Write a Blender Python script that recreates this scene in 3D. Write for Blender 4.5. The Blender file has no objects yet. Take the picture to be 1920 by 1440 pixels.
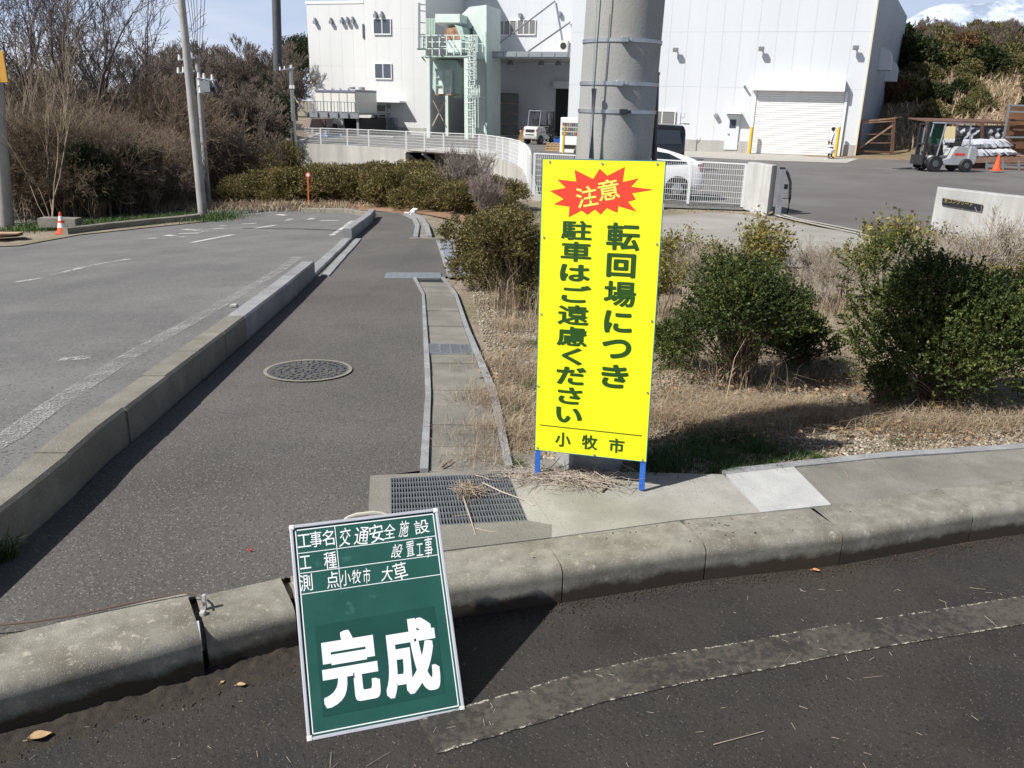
import bpy, bmesh, math, random
import numpy as np
from mathutils import Vector, Matrix
random.seed(7); RNG = np.random.default_rng(7)
S = bpy.context.scene
COL = S.collection
# ------------------------------------------------------------------ camera, sky, sun, exposure
FPX, PITCH, ROLL, EYE = 1552.0, 0.3251, 0.0239, 1.601
_f = Vector((0, math.cos(PITCH), -math.sin(PITCH))); _u = Vector((0, math.sin(PITCH), math.cos(PITCH))); _x = Vector((1, 0, 0))
CX = math.cos(ROLL)*_x + math.sin(ROLL)*_u
CU = -math.sin(ROLL)*_x + math.cos(ROLL)*_u
CP = Vector((0, 0, EYE))
cam = bpy.data.cameras.new('camera'); camo = bpy.data.objects.new('camera', cam); COL.objects.link(camo)
cam.sensor_width = 36; cam.lens = 36*FPX/1920; cam.clip_end = 2000; cam.clip_start = .05
mw = Matrix((CX, CU, -_f)).transposed().to_4x4(); mw.translation = CP
camo.matrix_world = mw; S.camera = camo

SUN_TO = Vector((-.875, -.484, 0)).normalized(); SUN_EL = math.radians(46)
W = bpy.data.worlds.new('World'); S.world = W; W.use_nodes = True
nt = W.node_tree; bg = nt.nodes['Background']
sky = nt.nodes.new('ShaderNodeTexSky'); sky.sky_type = 'NISHITA'; sky.sun_disc = False
sky.sun_elevation = SUN_EL; sky.sun_rotation = math.atan2(SUN_TO.x, SUN_TO.y)
sky.air_density = 1.0; sky.dust_density = 1.6; sky.ozone_density = 1.6
tc = nt.nodes.new('ShaderNodeTexCoord'); mp = nt.nodes.new('ShaderNodeMapping'); mp.inputs['Scale'].default_value = (2, 2, 9)
nz = nt.nodes.new('ShaderNodeTexNoise'); nz.inputs['Scale'].default_value = 2.2; nz.inputs['Detail'].default_value = 7
nt.links.new(tc.outputs['Generated'], mp.inputs[0]); nt.links.new(mp.outputs[0], nz.inputs['Vector'])
sx = nt.nodes.new('ShaderNodeSeparateXYZ'); nt.links.new(tc.outputs['Generated'], sx.inputs[0])
hr = nt.nodes.new('ShaderNodeMapRange'); hr.inputs[1].default_value = 0.0; hr.inputs[2].default_value = .17; hr.inputs[3].default_value = .62; hr.inputs[4].default_value = 0
nt.links.new(sx.outputs['Z'], hr.inputs[0])
ad = nt.nodes.new('ShaderNodeMath'); nt.links.new(hr.outputs[0], ad.inputs[0]); nt.links.new(nz.outputs[0], ad.inputs[1])
cr = nt.nodes.new('ShaderNodeMapRange'); cr.inputs[1].default_value = .50; cr.inputs[2].default_value = 1.15; cr.inputs[4].default_value = .9
nt.links.new(ad.outputs[0], cr.inputs[0])
hz = nt.nodes.new('ShaderNodeMapRange'); hz.interpolation_type = 'SMOOTHSTEP'; hz.inputs[1].default_value = .0; hz.inputs[2].default_value = .42; hz.inputs[3].default_value = .92; hz.inputs[4].default_value = 0
nt.links.new(sx.outputs['Z'], hz.inputs[0])
m0 = nt.nodes.new('ShaderNodeMix'); m0.data_type = 'RGBA'; m0.inputs[7].default_value = (7.6, 9.8, 14.2, 1); nt.links.new(hz.outputs[0], m0.inputs[0]); nt.links.new(sky.outputs[0], m0.inputs[6])
mx = nt.nodes.new('ShaderNodeMix'); mx.data_type = 'RGBA'; mx.inputs[7].default_value = (13.0, 13.8, 15.5, 1)
nt.links.new(cr.outputs[0], mx.inputs[0]); nt.links.new(m0.outputs[2], mx.inputs[6]); nt.links.new(mx.outputs[2], bg.inputs[0])
bg.inputs[1].default_value = .052
sl = bpy.data.lights.new('sun', 'SUN'); sl.energy = 5.0; sl.angle = math.radians(.53); sl.color = (1, .97, .925)
so = bpy.data.objects.new('sun', sl); COL.objects.link(so)
sd = Vector((SUN_TO.x*math.cos(SUN_EL), SUN_TO.y*math.cos(SUN_EL), math.sin(SUN_EL)))
so.rotation_euler = sd.to_track_quat('Z', 'Y').to_euler()
S.view_settings.view_transform = 'Standard'; S.view_settings.look = 'None'; S.view_settings.exposure = 0.3; S.view_settings.gamma = 1
S.view_settings.use_curve_mapping = False
S.cycles.max_bounces = 6; S.cycles.diffuse_bounces = 2; S.cycles.transparent_max_bounces = 16; S.cycles.use_denoising = True

# ------------------------------------------------------------------ measuring helpers (where a sight line of the survey photo meets the place)
def ray(u, v):
    return (_f*FPX + CX*(u-960) - CU*(v-720)).normalized()
def onz(u, v, z):
    d = ray(u, v); t = (z-EYE)/d.z; return CP + d*t
def aty(u, v, y):
    d = ray(u, v); return CP + d*(y/d.y)
def G(x, y):
    z = -.05*min(max(y-3.5, 0), 17)
    dr = max(0, -x-1.5)
    z -= min(.07*dr, 1.1)*min(1, max(0, y)/8)
    if y > 25: z -= min(1.3, (y-25)*.16)*min(1, max(0, (x+15)/3))*min(1, max(0, (1.0-x)/2))
    return z
def onG(u, v, off=0.0, g=G):
    z = 0.0
    for _ in range(40):
        p = onz(u, v, min(z+off, EYE-.2)); z = .5*z + .5*g(p.x, p.y)
    return onz(u, v, z+off)

# ------------------------------------------------------------------ materials
MATS = {}
def mat(name, c, c2=None, scale=8.0, rough=.8, metal=0.0, bump=0.0, bscale=None, spec=.5, coords='pos', rmin=.35, rmax=.65, detail=6,
        speck=None, sscale=200.0, sth=.12, c3=None, scale3=1.0, stretch=None, grime=None):
    if name in MATS: return MATS[name]
    m = bpy.data.materials.new(name); m.use_nodes = True; n = m.node_tree.nodes; L = m.node_tree.links
    b = n['Principled BSDF']; b.inputs['Roughness'].default_value = rough; b.inputs['Metallic'].default_value = metal
    b.inputs['Specular IOR Level'].default_value = spec
    b.inputs['Base Color'].default_value = (*c, 1)
    if coords == 'pos': src = n.new('ShaderNodeNewGeometry').outputs['Position']
    else: src = n.new('ShaderNodeTexCoord').outputs['Object' if coords == 'obj' else 'UV']
    if stretch:
        q = n.new('ShaderNodeMapping'); q.inputs['Scale'].default_value = stretch; L.new(src, q.inputs[0]); src2 = q.outputs[0]
    else: src2 = src
    out = None
    def noise(sc, v, det=detail):
        t = n.new('ShaderNodeTexNoise'); t.inputs['Scale'].default_value = sc; t.inputs['Detail'].default_value = det; t.inputs['Roughness'].default_value = .6; L.new(v, t.inputs['Vector']); return t.outputs[0]
    def mr(v, a, z):
        t = n.new('ShaderNodeMapRange'); t.inputs[1].default_value = a; t.inputs[2].default_value = z; L.new(v, t.inputs[0]); return t.outputs[0]
    def mixc(f, a, col):
        t = n.new('ShaderNodeMix'); t.data_type = 'RGBA'; L.new(f, t.inputs[0])
        if isinstance(a, tuple): t.inputs[6].default_value = (*a, 1)
        else: L.new(a, t.inputs[6])
        t.inputs[7].default_value = (*col, 1); return t.outputs[2]
    out = c
    if c2: out = mixc(mr(noise(scale, src2), rmin, rmax), out, c2)
    if c3: out = mixc(mr(noise(scale3, src), .45, .7), out, c3)
    if grime: out = mixc(mr(noise(grime[1], src2), grime[2], grime[3]), out, grime[0])
    if speck:
        for i, (sc_, th, col) in enumerate(speck):
            t = n.new('ShaderNodeTexVoronoi'); t.inputs['Scale'].default_value = sc_; L.new(src, t.inputs['Vector'])
            w = n.new('ShaderNodeTexWhiteNoise'); L.new(t.outputs['Position'], w.inputs[0])
            a1 = n.new('ShaderNodeMath'); a1.operation = 'LESS_THAN'; L.new(w.outputs[0], a1.inputs[0]); a1.inputs[1].default_value = th
            a2 = n.new('ShaderNodeMath'); a2.operation = 'LESS_THAN'; L.new(t.outputs['Distance'], a2.inputs[0]); a2.inputs[1].default_value = .42
            a3 = n.new('ShaderNodeMath'); a3.operation = 'MULTIPLY'; L.new(a1.outputs[0], a3.inputs[0]); L.new(a2.outputs[0], a3.inputs[1])
            out = mixc(a3.outputs[0], out, col)
    if not isinstance(out, tuple): L.new(out, b.inputs['Base Color'])
    if bump:
        t = n.new('ShaderNodeBump'); t.inputs['Distance'].default_value = bump; t.inputs['Strength'].default_value = 1
        L.new(noise(bscale or scale*3, src, 4), t.inputs['Height']); L.new(t.outputs[0], b.inputs['Normal'])
    MATS[name] = m; return m
def leafmat(name, cols, rough=.55, trans=.25):
    m = bpy.data.materials.new(name); m.use_nodes = True; n = m.node_tree.nodes; L = m.node_tree.links
    b = n['Principled BSDF']; b.inputs['Roughness'].default_value = rough; b.inputs['Specular IOR Level'].default_value = .35
    g = n.new('ShaderNodeNewGeometry'); r = n.new('ShaderNodeValToRGB'); e = r.color_ramp.elements
    for i, c in enumerate(cols):
        t = i/(len(cols)-1)
        if i < 2: e[i].position = t; e[i].color = (*c, 1)
        else: k = e.new(t); k.color = (*c, 1)
    if len(cols) > 2:
        pts = sorted([(x.position, tuple(x.color)) for x in e]);
        while len(e) > 1: e.remove(e[-1])
        e[0].position = 0; e[0].color = (*cols[0], 1)
        for i in range(1, len(cols)):
            k = e.new(i/(len(cols)-1)); k.color = (*cols[i], 1)
    # clumps: large noise shifts the per-leaf random value
    t = n.new('ShaderNodeTexNoise'); t.inputs['Scale'].default_value = 2.2; L.new(g.outputs['Position'], t.inputs['Vector'])
    a = n.new('ShaderNodeMath'); a.operation = 'MULTIPLY_ADD'; L.new(t.outputs[0], a.inputs[0]); a.inputs[1].default_value = 1.2; a.inputs[2].default_value = -.6
    s = n.new('ShaderNodeMath'); s.operation = 'ADD'; L.new(g.outputs['Random Per Island'], s.inputs[0]); L.new(a.outputs[0], s.inputs[1]); s.use_clamp = True
    L.new(s.outputs[0], r.inputs[0]); L.new(r.outputs[0], b.inputs['Base Color'])
    tr = n.new('ShaderNodeBsdfTranslucent'); L.new(r.outputs[0], tr.inputs[0]); mx = n.new('ShaderNodeMixShader'); mx.inputs[0].default_value = trans
    L.new(b.outputs[0], mx.inputs[1]); L.new(tr.outputs[0], mx.inputs[2]); L.new(mx.outputs[0], n['Material Output'].inputs[0])
    return m

asphalt_road = mat('road_asphalt', (.135, .132, .128), (.185, .18, .172), 1.3, .85, bump=.004, bscale=140, speck=[(36, .22, (.175, .172, .166)), (42, .24, (.092, .09, .088)), (90, .12, (.25, .245, .23))], c3=(.11, .108, .105), scale3=.35)
asphalt_walk = mat('walk_asphalt', (.088, .083, .077), (.12, .112, .102), 2.2, .88, bump=.006, bscale=75, speck=[(58, .22, (.125, .117, .106)), (66, .22, (.062, .058, .054)), (140, .05, (.26, .24, .21)), (120, .14, (.15, .14, .125))], c3=(.056, .052, .047), scale3=1.1, grime=((.145, .135, .118), .55, .50, .72))
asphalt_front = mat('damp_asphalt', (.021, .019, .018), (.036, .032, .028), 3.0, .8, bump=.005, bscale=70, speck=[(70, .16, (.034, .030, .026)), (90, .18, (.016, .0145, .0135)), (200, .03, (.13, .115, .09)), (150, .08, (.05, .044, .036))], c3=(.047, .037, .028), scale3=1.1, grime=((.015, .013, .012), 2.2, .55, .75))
asphalt_yard = mat('yard_asphalt', (.13, .124, .118), (.165, .157, .148), .5, .85, bump=.003, bscale=80, c3=(.105, .095, .087), scale3=.16, grime=((.09, .08, .07), .35, .56, .8))
concrete = mat('kerb_concrete', (.17, .16, .13), (.25, .235, .195), 6, .85, bump=.003, bscale=120, speck=[(240, .08, (.40, .38, .33)), (260, .1, (.16, .15, .12))], c3=(.18, .165, .13), scale3=2.4)
concrete_blue = mat('grey_kerb_concrete', (.24, .245, .25), (.33, .335, .34), 7, .85, bump=.002, bscale=120, speck=[(140, .08, (.5, .5, .5))], c3=(.21, .21, .21), scale3=1.5)
concrete_lid = mat('drain_lid_concrete', (.19, .18, .155), (.26, .245, .21), 5, .88, bump=.003, bscale=130, speck=[(220, .08, (.30, .28, .25)), (200, .1, (.13, .12, .10))], c3=(.15, .145, .125), scale3=1.7)
concrete_new = mat('new_concrete', (.42, .42, .41), (.5, .5, .48), 9, .85, bump=.002, bscale=160, speck=[(170, .06, (.28, .28, .27))])
concrete_apron = mat('apron_concrete', (.31, .30, .265), (.39, .375, .335), 5, .88, bump=.002, bscale=140, speck=[(150, .06, (.2, .185, .16))], c3=(.235, .225, .19), scale3=1.8)
concrete_wall = mat('stained_wall_concrete', (.50, .49, .46), (.33, .32, .30), 1.6, .85, stretch=(1, 1, .12), bump=.003, bscale=20, c3=(.38, .37, .34), scale3=.8)
concrete_gate = mat('gate_wall_concrete', (.50, .50, .485), (.33, .325, .305), 4.5, .85, stretch=(1, 1, .1), bump=.002, bscale=60, rmin=.42, rmax=.72, c3=(.40, .395, .37), scale3=2.2)
pole_conc = mat('pole_concrete', (.33, .335, .325), (.26, .262, .25), 5, .75, bump=.0012, bscale=160, stretch=(1, 1, .35), c3=(.30, .285, .245), scale3=3, speck=[(190, .08, (.2, .2, .19))])
pole_far = mat('far_pole_concrete', (.30, .29, .27), (.38, .37, .35), 4, .8)
dirt = mat('dirt', (.20, .16, .115), (.30, .25, .185), 5, .95, bump=.012, bscale=30, speck=[(60, .25, (.42, .37, .3)), (90, .2, (.11, .085, .06))], c3=(.14, .13, .07), scale3=.9)
hillmat = mat('hill_soil', (.24, .165, .10), (.32, .23, .14), .25, .95, bump=.2, bscale=1.5, c3=(.11, .10, .05), scale3=.09)
wall_white = mat('white_cladding', (.70, .70, .68), (.65, .655, .64), .25, .5, stretch=(1, 1, .1), spec=.3)
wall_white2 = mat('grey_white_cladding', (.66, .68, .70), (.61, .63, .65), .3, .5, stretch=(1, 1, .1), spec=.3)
wall_side = mat('shade_toned_cladding', (.38, .42, .47), (.33, .37, .42), .3, .55)  # hall cladding darkened blue-grey: the side wall's shade is in the colour
white = mat('white_paint', (.80, .80, .79), rough=.45)
offwhite = mat('cream_panel', (.72, .71, .66), (.66, .65, .60), .8, .5)
green_white = mat('pale_green_paint', (.48, .61, .54), (.40, .52, .46), 1.5, .5, grime=((.3, .2, .1), 1.3, .6, .8))
green_pale = mat('whitish_green_paint', (.66, .74, .69), (.58, .67, .61), 1.2, .5)
rust = mat('rust', (.26, .12, .06), (.45, .30, .20), 3, .9)
rusty_dark = mat('dark_rust', (.10, .055, .04), (.17, .09, .06), 2, .9)
steel = mat('galvanised_steel', (.46, .48, .49), (.36, .38, .39), 20, .42, .75)
steel_plate = mat('blue_grey_plate', (.33, .37, .41), (.27, .31, .35), 5, .5, .4)
grey_metal = mat('grey_metal', (.30, .32, .35), (.24, .26, .29), 6, .5, .3)
black = mat('black_rubber', (.02, .02, .022), rough=.6)
darkm = mat('recess_shade_black', (.015, .015, .018), rough=.7)  # near-black colour stands in for shade inside pits, doorways and sheds
blackpaint = mat('black_paint', (.02, .022, .025), rough=.35)
glass = mat('window_glass', (.07, .085, .11), rough=.08, spec=.8)
glass2 = mat('curtained_glass', (.20, .20, .19), rough=.2, spec=.6)
yellow_b = mat('yellow_bollard_paint', (.72, .48, .06), (.6, .38, .05), 3, .5)
paint_line = None
wood = mat('pallet_wood', (.42, .28, .15), (.5, .35, .2), 10, .8)
bark = mat('grey_bark', (.13, .105, .085), (.20, .165, .14), 10, .9)
bark_dark = mat('dark_bark', (.055, .042, .036), (.09, .07, .058), 8, .9)
twig_brown = mat('brown_twig', (.16, .105, .07), (.25, .18, .125), 3, .9)
twig_far = mat('reddish_twig', (.125, .088, .058), (.26, .195, .135), .9, .9)
twig_pale = mat('pale_twig', (.36, .30, .24), (.46, .40, .33), 5, .9)
leaf_green = leafmat('shrub_leaf', [(.02, .034, .010), (.042, .066, .015), (.08, .112, .024), (.19, .20, .05)])
leaf_yellow = leafmat('yellow_leaf', [(.07, .09, .02), (.17, .17, .03), (.32, .28, .06), (.22, .17, .05)])
leaf_hedge = leafmat('hedge_leaf', [(.055, .052, .018), (.12, .108, .032), (.20, .17, .05), (.26, .19, .09)])
leaf_dark = leafmat('evergreen_leaf', [(.010, .018, .006), (.022, .036, .010), (.04, .06, .016), (.06, .07, .02)])
leaf_hill = leafmat('hill_leaf', [(.06, .07, .02), (.11, .12, .035), (.18, .17, .06), (.24, .16, .09)])
leaf_red = leafmat('red_brown_leaf', [(.10, .05, .025), (.2, .10, .05), (.16, .12, .05)])
dead_leaf = leafmat('dead_leaf', [(.22, .12, .06), (.38, .24, .13), (.5, .36, .22)])
straw = leafmat('straw', [(.20, .14, .09), (.32, .24, .155), (.43, .34, .23), (.54, .45, .32)], .8, .2)
grass_g = leafmat('green_grass', [(.025, .05, .012), (.05, .10, .02), (.10, .17, .04)])
stone_m = leafmat('gravel_stone', [(.16, .13, .095), (.25, .205, .15), (.34, .29, .22), (.50, .46, .38)], .9, 0)

# ------------------------------------------------------------------ object helpers
def tagp(o, label=None, cat=None, group=None, kind=None):
    if label: o['label'] = label
    if cat: o['category'] = cat
    if group: o['group'] = group
    if kind: o['kind'] = kind
    return o
def thing(name, label, cat, loc=(0, 0, 0), rz=0.0, group=None, kind=None):
    o = bpy.data.objects.new(name, None); COL.objects.link(o); o.empty_display_size = .1
    o.location = loc; o.rotation_euler = (0, 0, rz); return tagp(o, label, cat, group, kind)
def pmat(o):   # matrix of an un-updated parent chain
    m = Matrix.LocRotScale(o.location, o.rotation_euler, o.scale)
    return pmat(o.parent) @ m if o.parent else m
def copy_tree(o, parent=None):
    c = o.copy(); COL.objects.link(c); c.parent = parent
    for ch in [k for k in bpy.data.objects if k.parent == o]: copy_tree(ch, c)
    return c
class MB:
    def __init__(s): s.v = []; s.f = []; s.uv = None
    def add(s, vs, fs):
        o = len(s.v); s.v += [tuple(v) for v in vs]; s.f += [tuple(i+o for i in f) for f in fs]; return s
    def box(s, c, d, rz=0, M=None):
        x, y, z = d[0]/2, d[1]/2, d[2]/2
        vs = [Vector((a*x, b*y, e*z)) for e in (-1, 1) for a, b in ((-1, -1), (1, -1), (1, 1), (-1, 1))]
        R = M if M is not None else Matrix.Rotation(rz, 3, 'Z')
        c = Vector(c); return s.add([R@v+c for v in vs], [(3, 2, 1, 0), (4, 5, 6, 7), (0, 1, 5, 4), (1, 2, 6, 5), (2, 3, 7, 6), (3, 0, 4, 7)])
    def bb(s, x0, y0, z0, x1, y1, z1): return s.box(((x0+x1)/2, (y0+y1)/2, (z0+z1)/2), (abs(x1-x0), abs(y1-y0), abs(z1-z0)))
    def bar(s, a, b, w, h=None):
        a = Vector(a); b = Vector(b); d = b-a; L = d.length
        if L < 1e-6: return s
        q = d.to_track_quat('Z', 'Y').to_matrix(); return s.box((a+b)/2, (w, h or w, L), M=q)
    def tube(s, pts, rs, n=8, caps=True):
        pts = [Vector(p) for p in pts]
        if not isinstance(rs, (list, tuple)): rs = [rs]*len(pts)
        vs = []; fs = []
        for i, p in enumerate(pts):
            t = (pts[min(i+1, len(pts)-1)]-pts[max(i-1, 0)]); q = t.to_track_quat('Z', 'Y').to_matrix()
            for k in range(n):
                a = 2*math.pi*k/n; vs.append(p+q@Vector((math.cos(a)*rs[i], math.sin(a)*rs[i], 0)))
        for i in range(len(pts)-1):
            for k in range(n):
                fs.append((i*n+k, i*n+(k+1) % n, (i+1)*n+(k+1) % n, (i+1)*n+k))
        if caps: fs.append(tuple(range(n-1, -1, -1))); fs.append(tuple(range((len(pts)-1)*n, len(pts)*n)))
        return s.add(vs, fs)
    def prism(s, poly, vec):
        n = len(poly); vec = Vector(vec); a = [Vector(p) for p in poly]; b = [p+vec for p in a]
        nrm = Vector((0, 0, 0))
        for i in range(n): nrm += a[i].cross(a[(i+1) % n])
        fl = nrm.dot(vec) < 0
        f0 = tuple(range(n)); f1 = tuple(range(n, 2*n)); sides = [(i, (i+1) % n, (i+1) % n+n, i+n) for i in range(n)]
        if fl: fs = [f0, f1[::-1]]+[q[::-1] for q in sides]
        else: fs = [f0[::-1], f1]+sides
        return s.add(a+b, fs)
    def build(s, name, m, parent=None, world=True, smooth=False, kind=None, label=None, bevel=0):
        me = bpy.data.meshes.new(name); vs = s.v
        if parent is not None and world:
            I = pmat(parent).inverted(); vs = [tuple(I@Vector(v)) for v in vs]
        me.from_pydata(vs, [], s.f)
        if bevel:
            bm = bmesh.new(); bm.from_mesh(me); bmesh.ops.bevel(bm, geom=bm.edges[:], offset=bevel, segments=2, affect='EDGES', profile=.5, clamp_overlap=True); bm.to_mesh(me); bm.free()
        me.materials.append(m)
        if smooth:
            me.polygons.foreach_set('use_smooth', [True]*len(me.polygons)); me.set_sharp_from_angle(angle=math.radians(40))
        o = bpy.data.objects.new(name, me); COL.objects.link(o); o.parent = parent
        if kind: o['kind'] = kind
        if label: o['label'] = label
        return o
def npmesh(name, V, F, m, parent=None, kind=None, smooth=False):
    me = bpy.data.meshes.new(name); V = np.asarray(V, np.float32); F = np.asarray(F, np.int32); k = F.shape[1]
    me.vertices.add(len(V)); me.vertices.foreach_set('co', V.ravel()); me.loops.add(F.size); me.loops.foreach_set('vertex_index', F.ravel())
    me.polygons.add(len(F)); me.polygons.foreach_set('loop_start', np.arange(0, F.size, k, dtype=np.int32)); me.polygons.foreach_set('loop_total', np.full(len(F), k, np.int32))
    if smooth: me.polygons.foreach_set('use_smooth', np.ones(len(F), bool))
    me.materials.append(m); me.update(calc_edges=True); me.validate()
    o = bpy.data.objects.new(name, me); COL.objects.link(o); o.parent = parent
    if kind: o['kind'] = kind
    return o
def unit(a): return a/np.maximum(np.linalg.norm(a, axis=-1, keepdims=True), 1e-9)
def leaves(P, D, ln, wd, up=None):
    """rhombic leaves at P pointing along D"""
    n = len(P); D = unit(D); r = unit(np.cross(D, RNG.normal(size=(n, 3)))); nn = unit(np.cross(D, r))
    ln = np.broadcast_to(ln, n)[:, None]; wd = np.broadcast_to(wd, n)[:, None]
    a = P; b = P+D*ln*.5+r*wd*.5+nn*wd*.12; c = P+D*ln; d = P+D*ln*.5-r*wd*.5+nn*wd*.12
    V = np.stack([a, b, c, d], 1).reshape(-1, 3); F = np.arange(4*n).reshape(-1, 4); return V, F
def segs(P0, P1, R0, R1, k=3):
    P0 = np.asarray(P0, float); P1 = np.asarray(P1, float); n = len(P0); d = unit(P1-P0)
    h = np.where(np.abs(d[:, 2:3]) > .9, np.array([[1., 0, 0]]), np.array([[0, 0, 1.]])); r = unit(np.cross(d, h)); s = np.cross(d, r)
    A = 2*np.pi*np.arange(k)/k; ring = r[:, None]*np.cos(A)[None, :, None]+s[:, None]*np.sin(A)[None, :, None]
    V = np.concatenate([P0[:, None]+ring*np.asarray(R0)[:, None, None], P1[:, None]+ring*np.asarray(R1)[:, None, None]], 1).reshape(-1, 3)
    b = (np.arange(n)*2*k)[:, None]
    F = np.concatenate([np.stack([b[:, 0]+i, b[:, 0]+(i+1) % k, b[:, 0]+k+(i+1) % k, b[:, 0]+k+i], 1) for i in range(k)], 0)
    return V, F
def grow(h, r0, levels=5, spread=.55, nb=(2, 4), up=.25, bend=.18, ratio=.72, seed=0, trunk=.3, n0=1, thin=.58, minr=.004, lean=(0, 0), lat=.7):
    """branching skeleton -> arrays P0,P1,R0,R1,level"""
    rg = random.Random(seed); out = []; stack = []
    for i in range(n0):
        a = rg.uniform(0, 6.28); k = 0 if n0 == 1 else rg.uniform(.1, .45)
        stack.append((Vector((rg.uniform(-.1, .1)*(n0 > 1), rg.uniform(-.1, .1)*(n0 > 1), 0)), Vector((math.cos(a)*k+lean[0], math.sin(a)*k+lean[1], 1)).normalized(), h*trunk*rg.uniform(.8, 1.2), r0*rg.uniform(.7, 1), 0))
    while stack:
        p, d, L, r, lv = stack.pop(); ns = 3 if lv < 2 else 2; r1 = max(r*thin, minr)
        for i in range(ns):
            q = p+d*(L/ns); ra = r+(r1-r)*i/ns; rb = r+(r1-r)*(i+1)/ns; out.append((p, q, ra, rb, lv)); p = q
            d = (d+Vector((rg.gauss(0, bend), rg.gauss(0, bend), rg.gauss(0, bend)))).normalized()
            if lv >= 1 and lv < levels and rg.random() < lat*(1 if lv < 3 else .75):
                s = (d*.6+Vector((rg.gauss(0, 1), rg.gauss(0, 1), rg.gauss(0, 1))).normalized()*spread*1.3+Vector((0, 0, up))).normalized()
                stack.append((p, s, L*ratio*rg.uniform(.5, .9), rb*.6, lv+1))
        if lv < levels:
            for i in range(rg.randint(*nb)):
                s = (d+Vector((rg.gauss(0, 1), rg.gauss(0, 1), rg.gauss(0, 1))).normalized()*spread+Vector((0, 0, up))).normalized()
                stack.append((p, s, L*ratio*rg.uniform(.75, 1.15), r1*.85, lv+1))
    P0 = np.array([o[0] for o in out]); P1 = np.array([o[1] for o in out]); return P0, P1, np.array([o[2] for o in out]), np.array([o[3] for o in out]), np.array([o[4] for o in out])
def sheet(poly, off=0.0, res=.5, g=G, name='sheet', m=None, parent=None, kind=None, flat=None):
    bm = bmesh.new(); vs = [bm.verts.new((p[0], p[1], 0)) for p in poly]; bm.faces.new(vs)
    xs = [p[0] for p in poly]; ys = [p[1] for p in poly]
    if flat is None:
        for ax, lo, hi in ((0, min(xs), max(xs)), (1, min(ys), max(ys))):
            t = math.ceil(lo/res)*res
            while t < hi:
                co = (t, 0, 0) if ax == 0 else (0, t, 0); no = (1, 0, 0) if ax == 0 else (0, 1, 0)
                bmesh.ops.bisect_plane(bm, geom=bm.verts[:]+bm.edges[:]+bm.faces[:], plane_co=co, plane_no=no); t += res
    bmesh.ops.triangulate(bm, faces=bm.faces[:])
    for v in bm.verts: v.co.z = (g(v.co.x, v.co.y) if flat is None else flat)+off
    bmesh.ops.recalc_face_normals(bm, faces=bm.faces[:])
    for f in bm.faces:
        if f.normal.z < 0: f.normal_flip()
    me = bpy.data.meshes.new(name); bm.to_mesh(me); bm.free(); me.materials.append(m)
    o = bpy.data.objects.new(name, me); COL.objects.link(o); o.parent = parent
    if kind: o['kind'] = kind
    return o
def slab(poly_top, zbot):      # solid slab MB from a list of 3D top points
    a = [Vector(p) for p in poly_top]; area = sum(a[i].x*a[(i+1) % len(a)].y-a[(i+1) % len(a)].x*a[i].y for i in range(len(a)))
    if area < 0: a = a[::-1]
    n = len(a); b = [Vector((p.x, p.y, p.z-zbot)) for p in a]; mb = MB()
    mb.add(a+b, [tuple(range(n)), tuple(range(2*n-1, n-1, -1))]+[(i+n, (i+1) % n+n, (i+1) % n, i) for i in range(n)]); return mb
def inset(poly, d):
    c = sum((Vector(p) for p in poly), Vector())/len(poly); return [Vector(p)+(c-Vector(p)).normalized()*d*1.4 for p in poly]
def P(pts, off=0.0): return [onG(u, v, off) for u, v in pts]
def lerp(a, b, t): return a+(b-a)*t
# ================================================================== GROUND
KF = [onz(u, v, -.15).to_2d() for u, v in [(0, 1375), (385, 1262), (560, 1215), (850, 1160), (1053, 1131), (1319, 1088), (1573, 1060), (1815, 1016), (1960, 996)]]
KF = [KF[0]-(KF[1]-KF[0]).normalized()*t for t in (1.8, 1.2, .6)]+KF
dv = (KF[-1]-KF[-2]).normalized(); KF += [KF[-1]+dv*t for t in (.6, 1.2, 1.8, 2.4)]
def offl(line, d):      # offset polyline to its left
    out = []
    for i, p in enumerate(line):
        t = (line[min(i+1, len(line)-1)]-line[max(i-1, 0)]).normalized(); out.append(p+Vector((-t.y, t.x))*d)
    return out
KB = offl(KF, .22)
KM = offl(KF, .12)
def Gf(x, y): return G(x, y)
def H(x, y):            # far terrain
    z = G(x, y)
    if x > 16 and y > 44:
        s = max(0, (y-49)-.12*max(0, 30-x)); s *= min(1, (x-16)/14)
        z += 13.6*(1-math.exp(-s/34))*(.9+.12*math.sin(x*.11)+.1*math.sin(y*.07+x*.05))
    if x < -6 and y > 30:
        z += .035*(y-30)*min(1, (-6-x)/10) if y < 120 else .035*90*min(1, (-6-x)/10)
    return z
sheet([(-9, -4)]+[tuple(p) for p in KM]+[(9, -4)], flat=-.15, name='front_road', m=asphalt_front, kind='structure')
sheet([tuple(p) for p in KM]+[(30, 6), (60, 8), (60, 44), (-60, 44), (-60, -3), (-8, -3)], off=-.03, res=1.0, name='ground', m=dirt, kind='structure')
# far ground grid
def grid(name, x0, x1, y0, y1, n, m_, g, off):
    nx = n; ny = n; V = []; F = []
    for j in range(ny+1):
        for i in range(nx+1):
            x = x0+(x1-x0)*i/nx; y = y0+(y1-y0)*j/ny; V.append((x, y, g(x, y)+off))
    for j in range(ny):
        for i in range(nx):
            a = j*(nx+1)+i; F.append((a, a+1, a+nx+2, a+nx+1))
    o = npmesh(name, V, F, m_, smooth=True, kind='structure'); return o
grid('far_ground', -260, 16, 44, 420, 60, dirt, H, -.03)
grid('wooded_hill', 16, 260, 44, 420, 90, hillmat, H, -.03)
sheet([(-400, 1500), (-400, 400), (400, 400), (400, 1500)], flat=-.9, name='distant_ground', m=hillmat, kind='structure')

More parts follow.
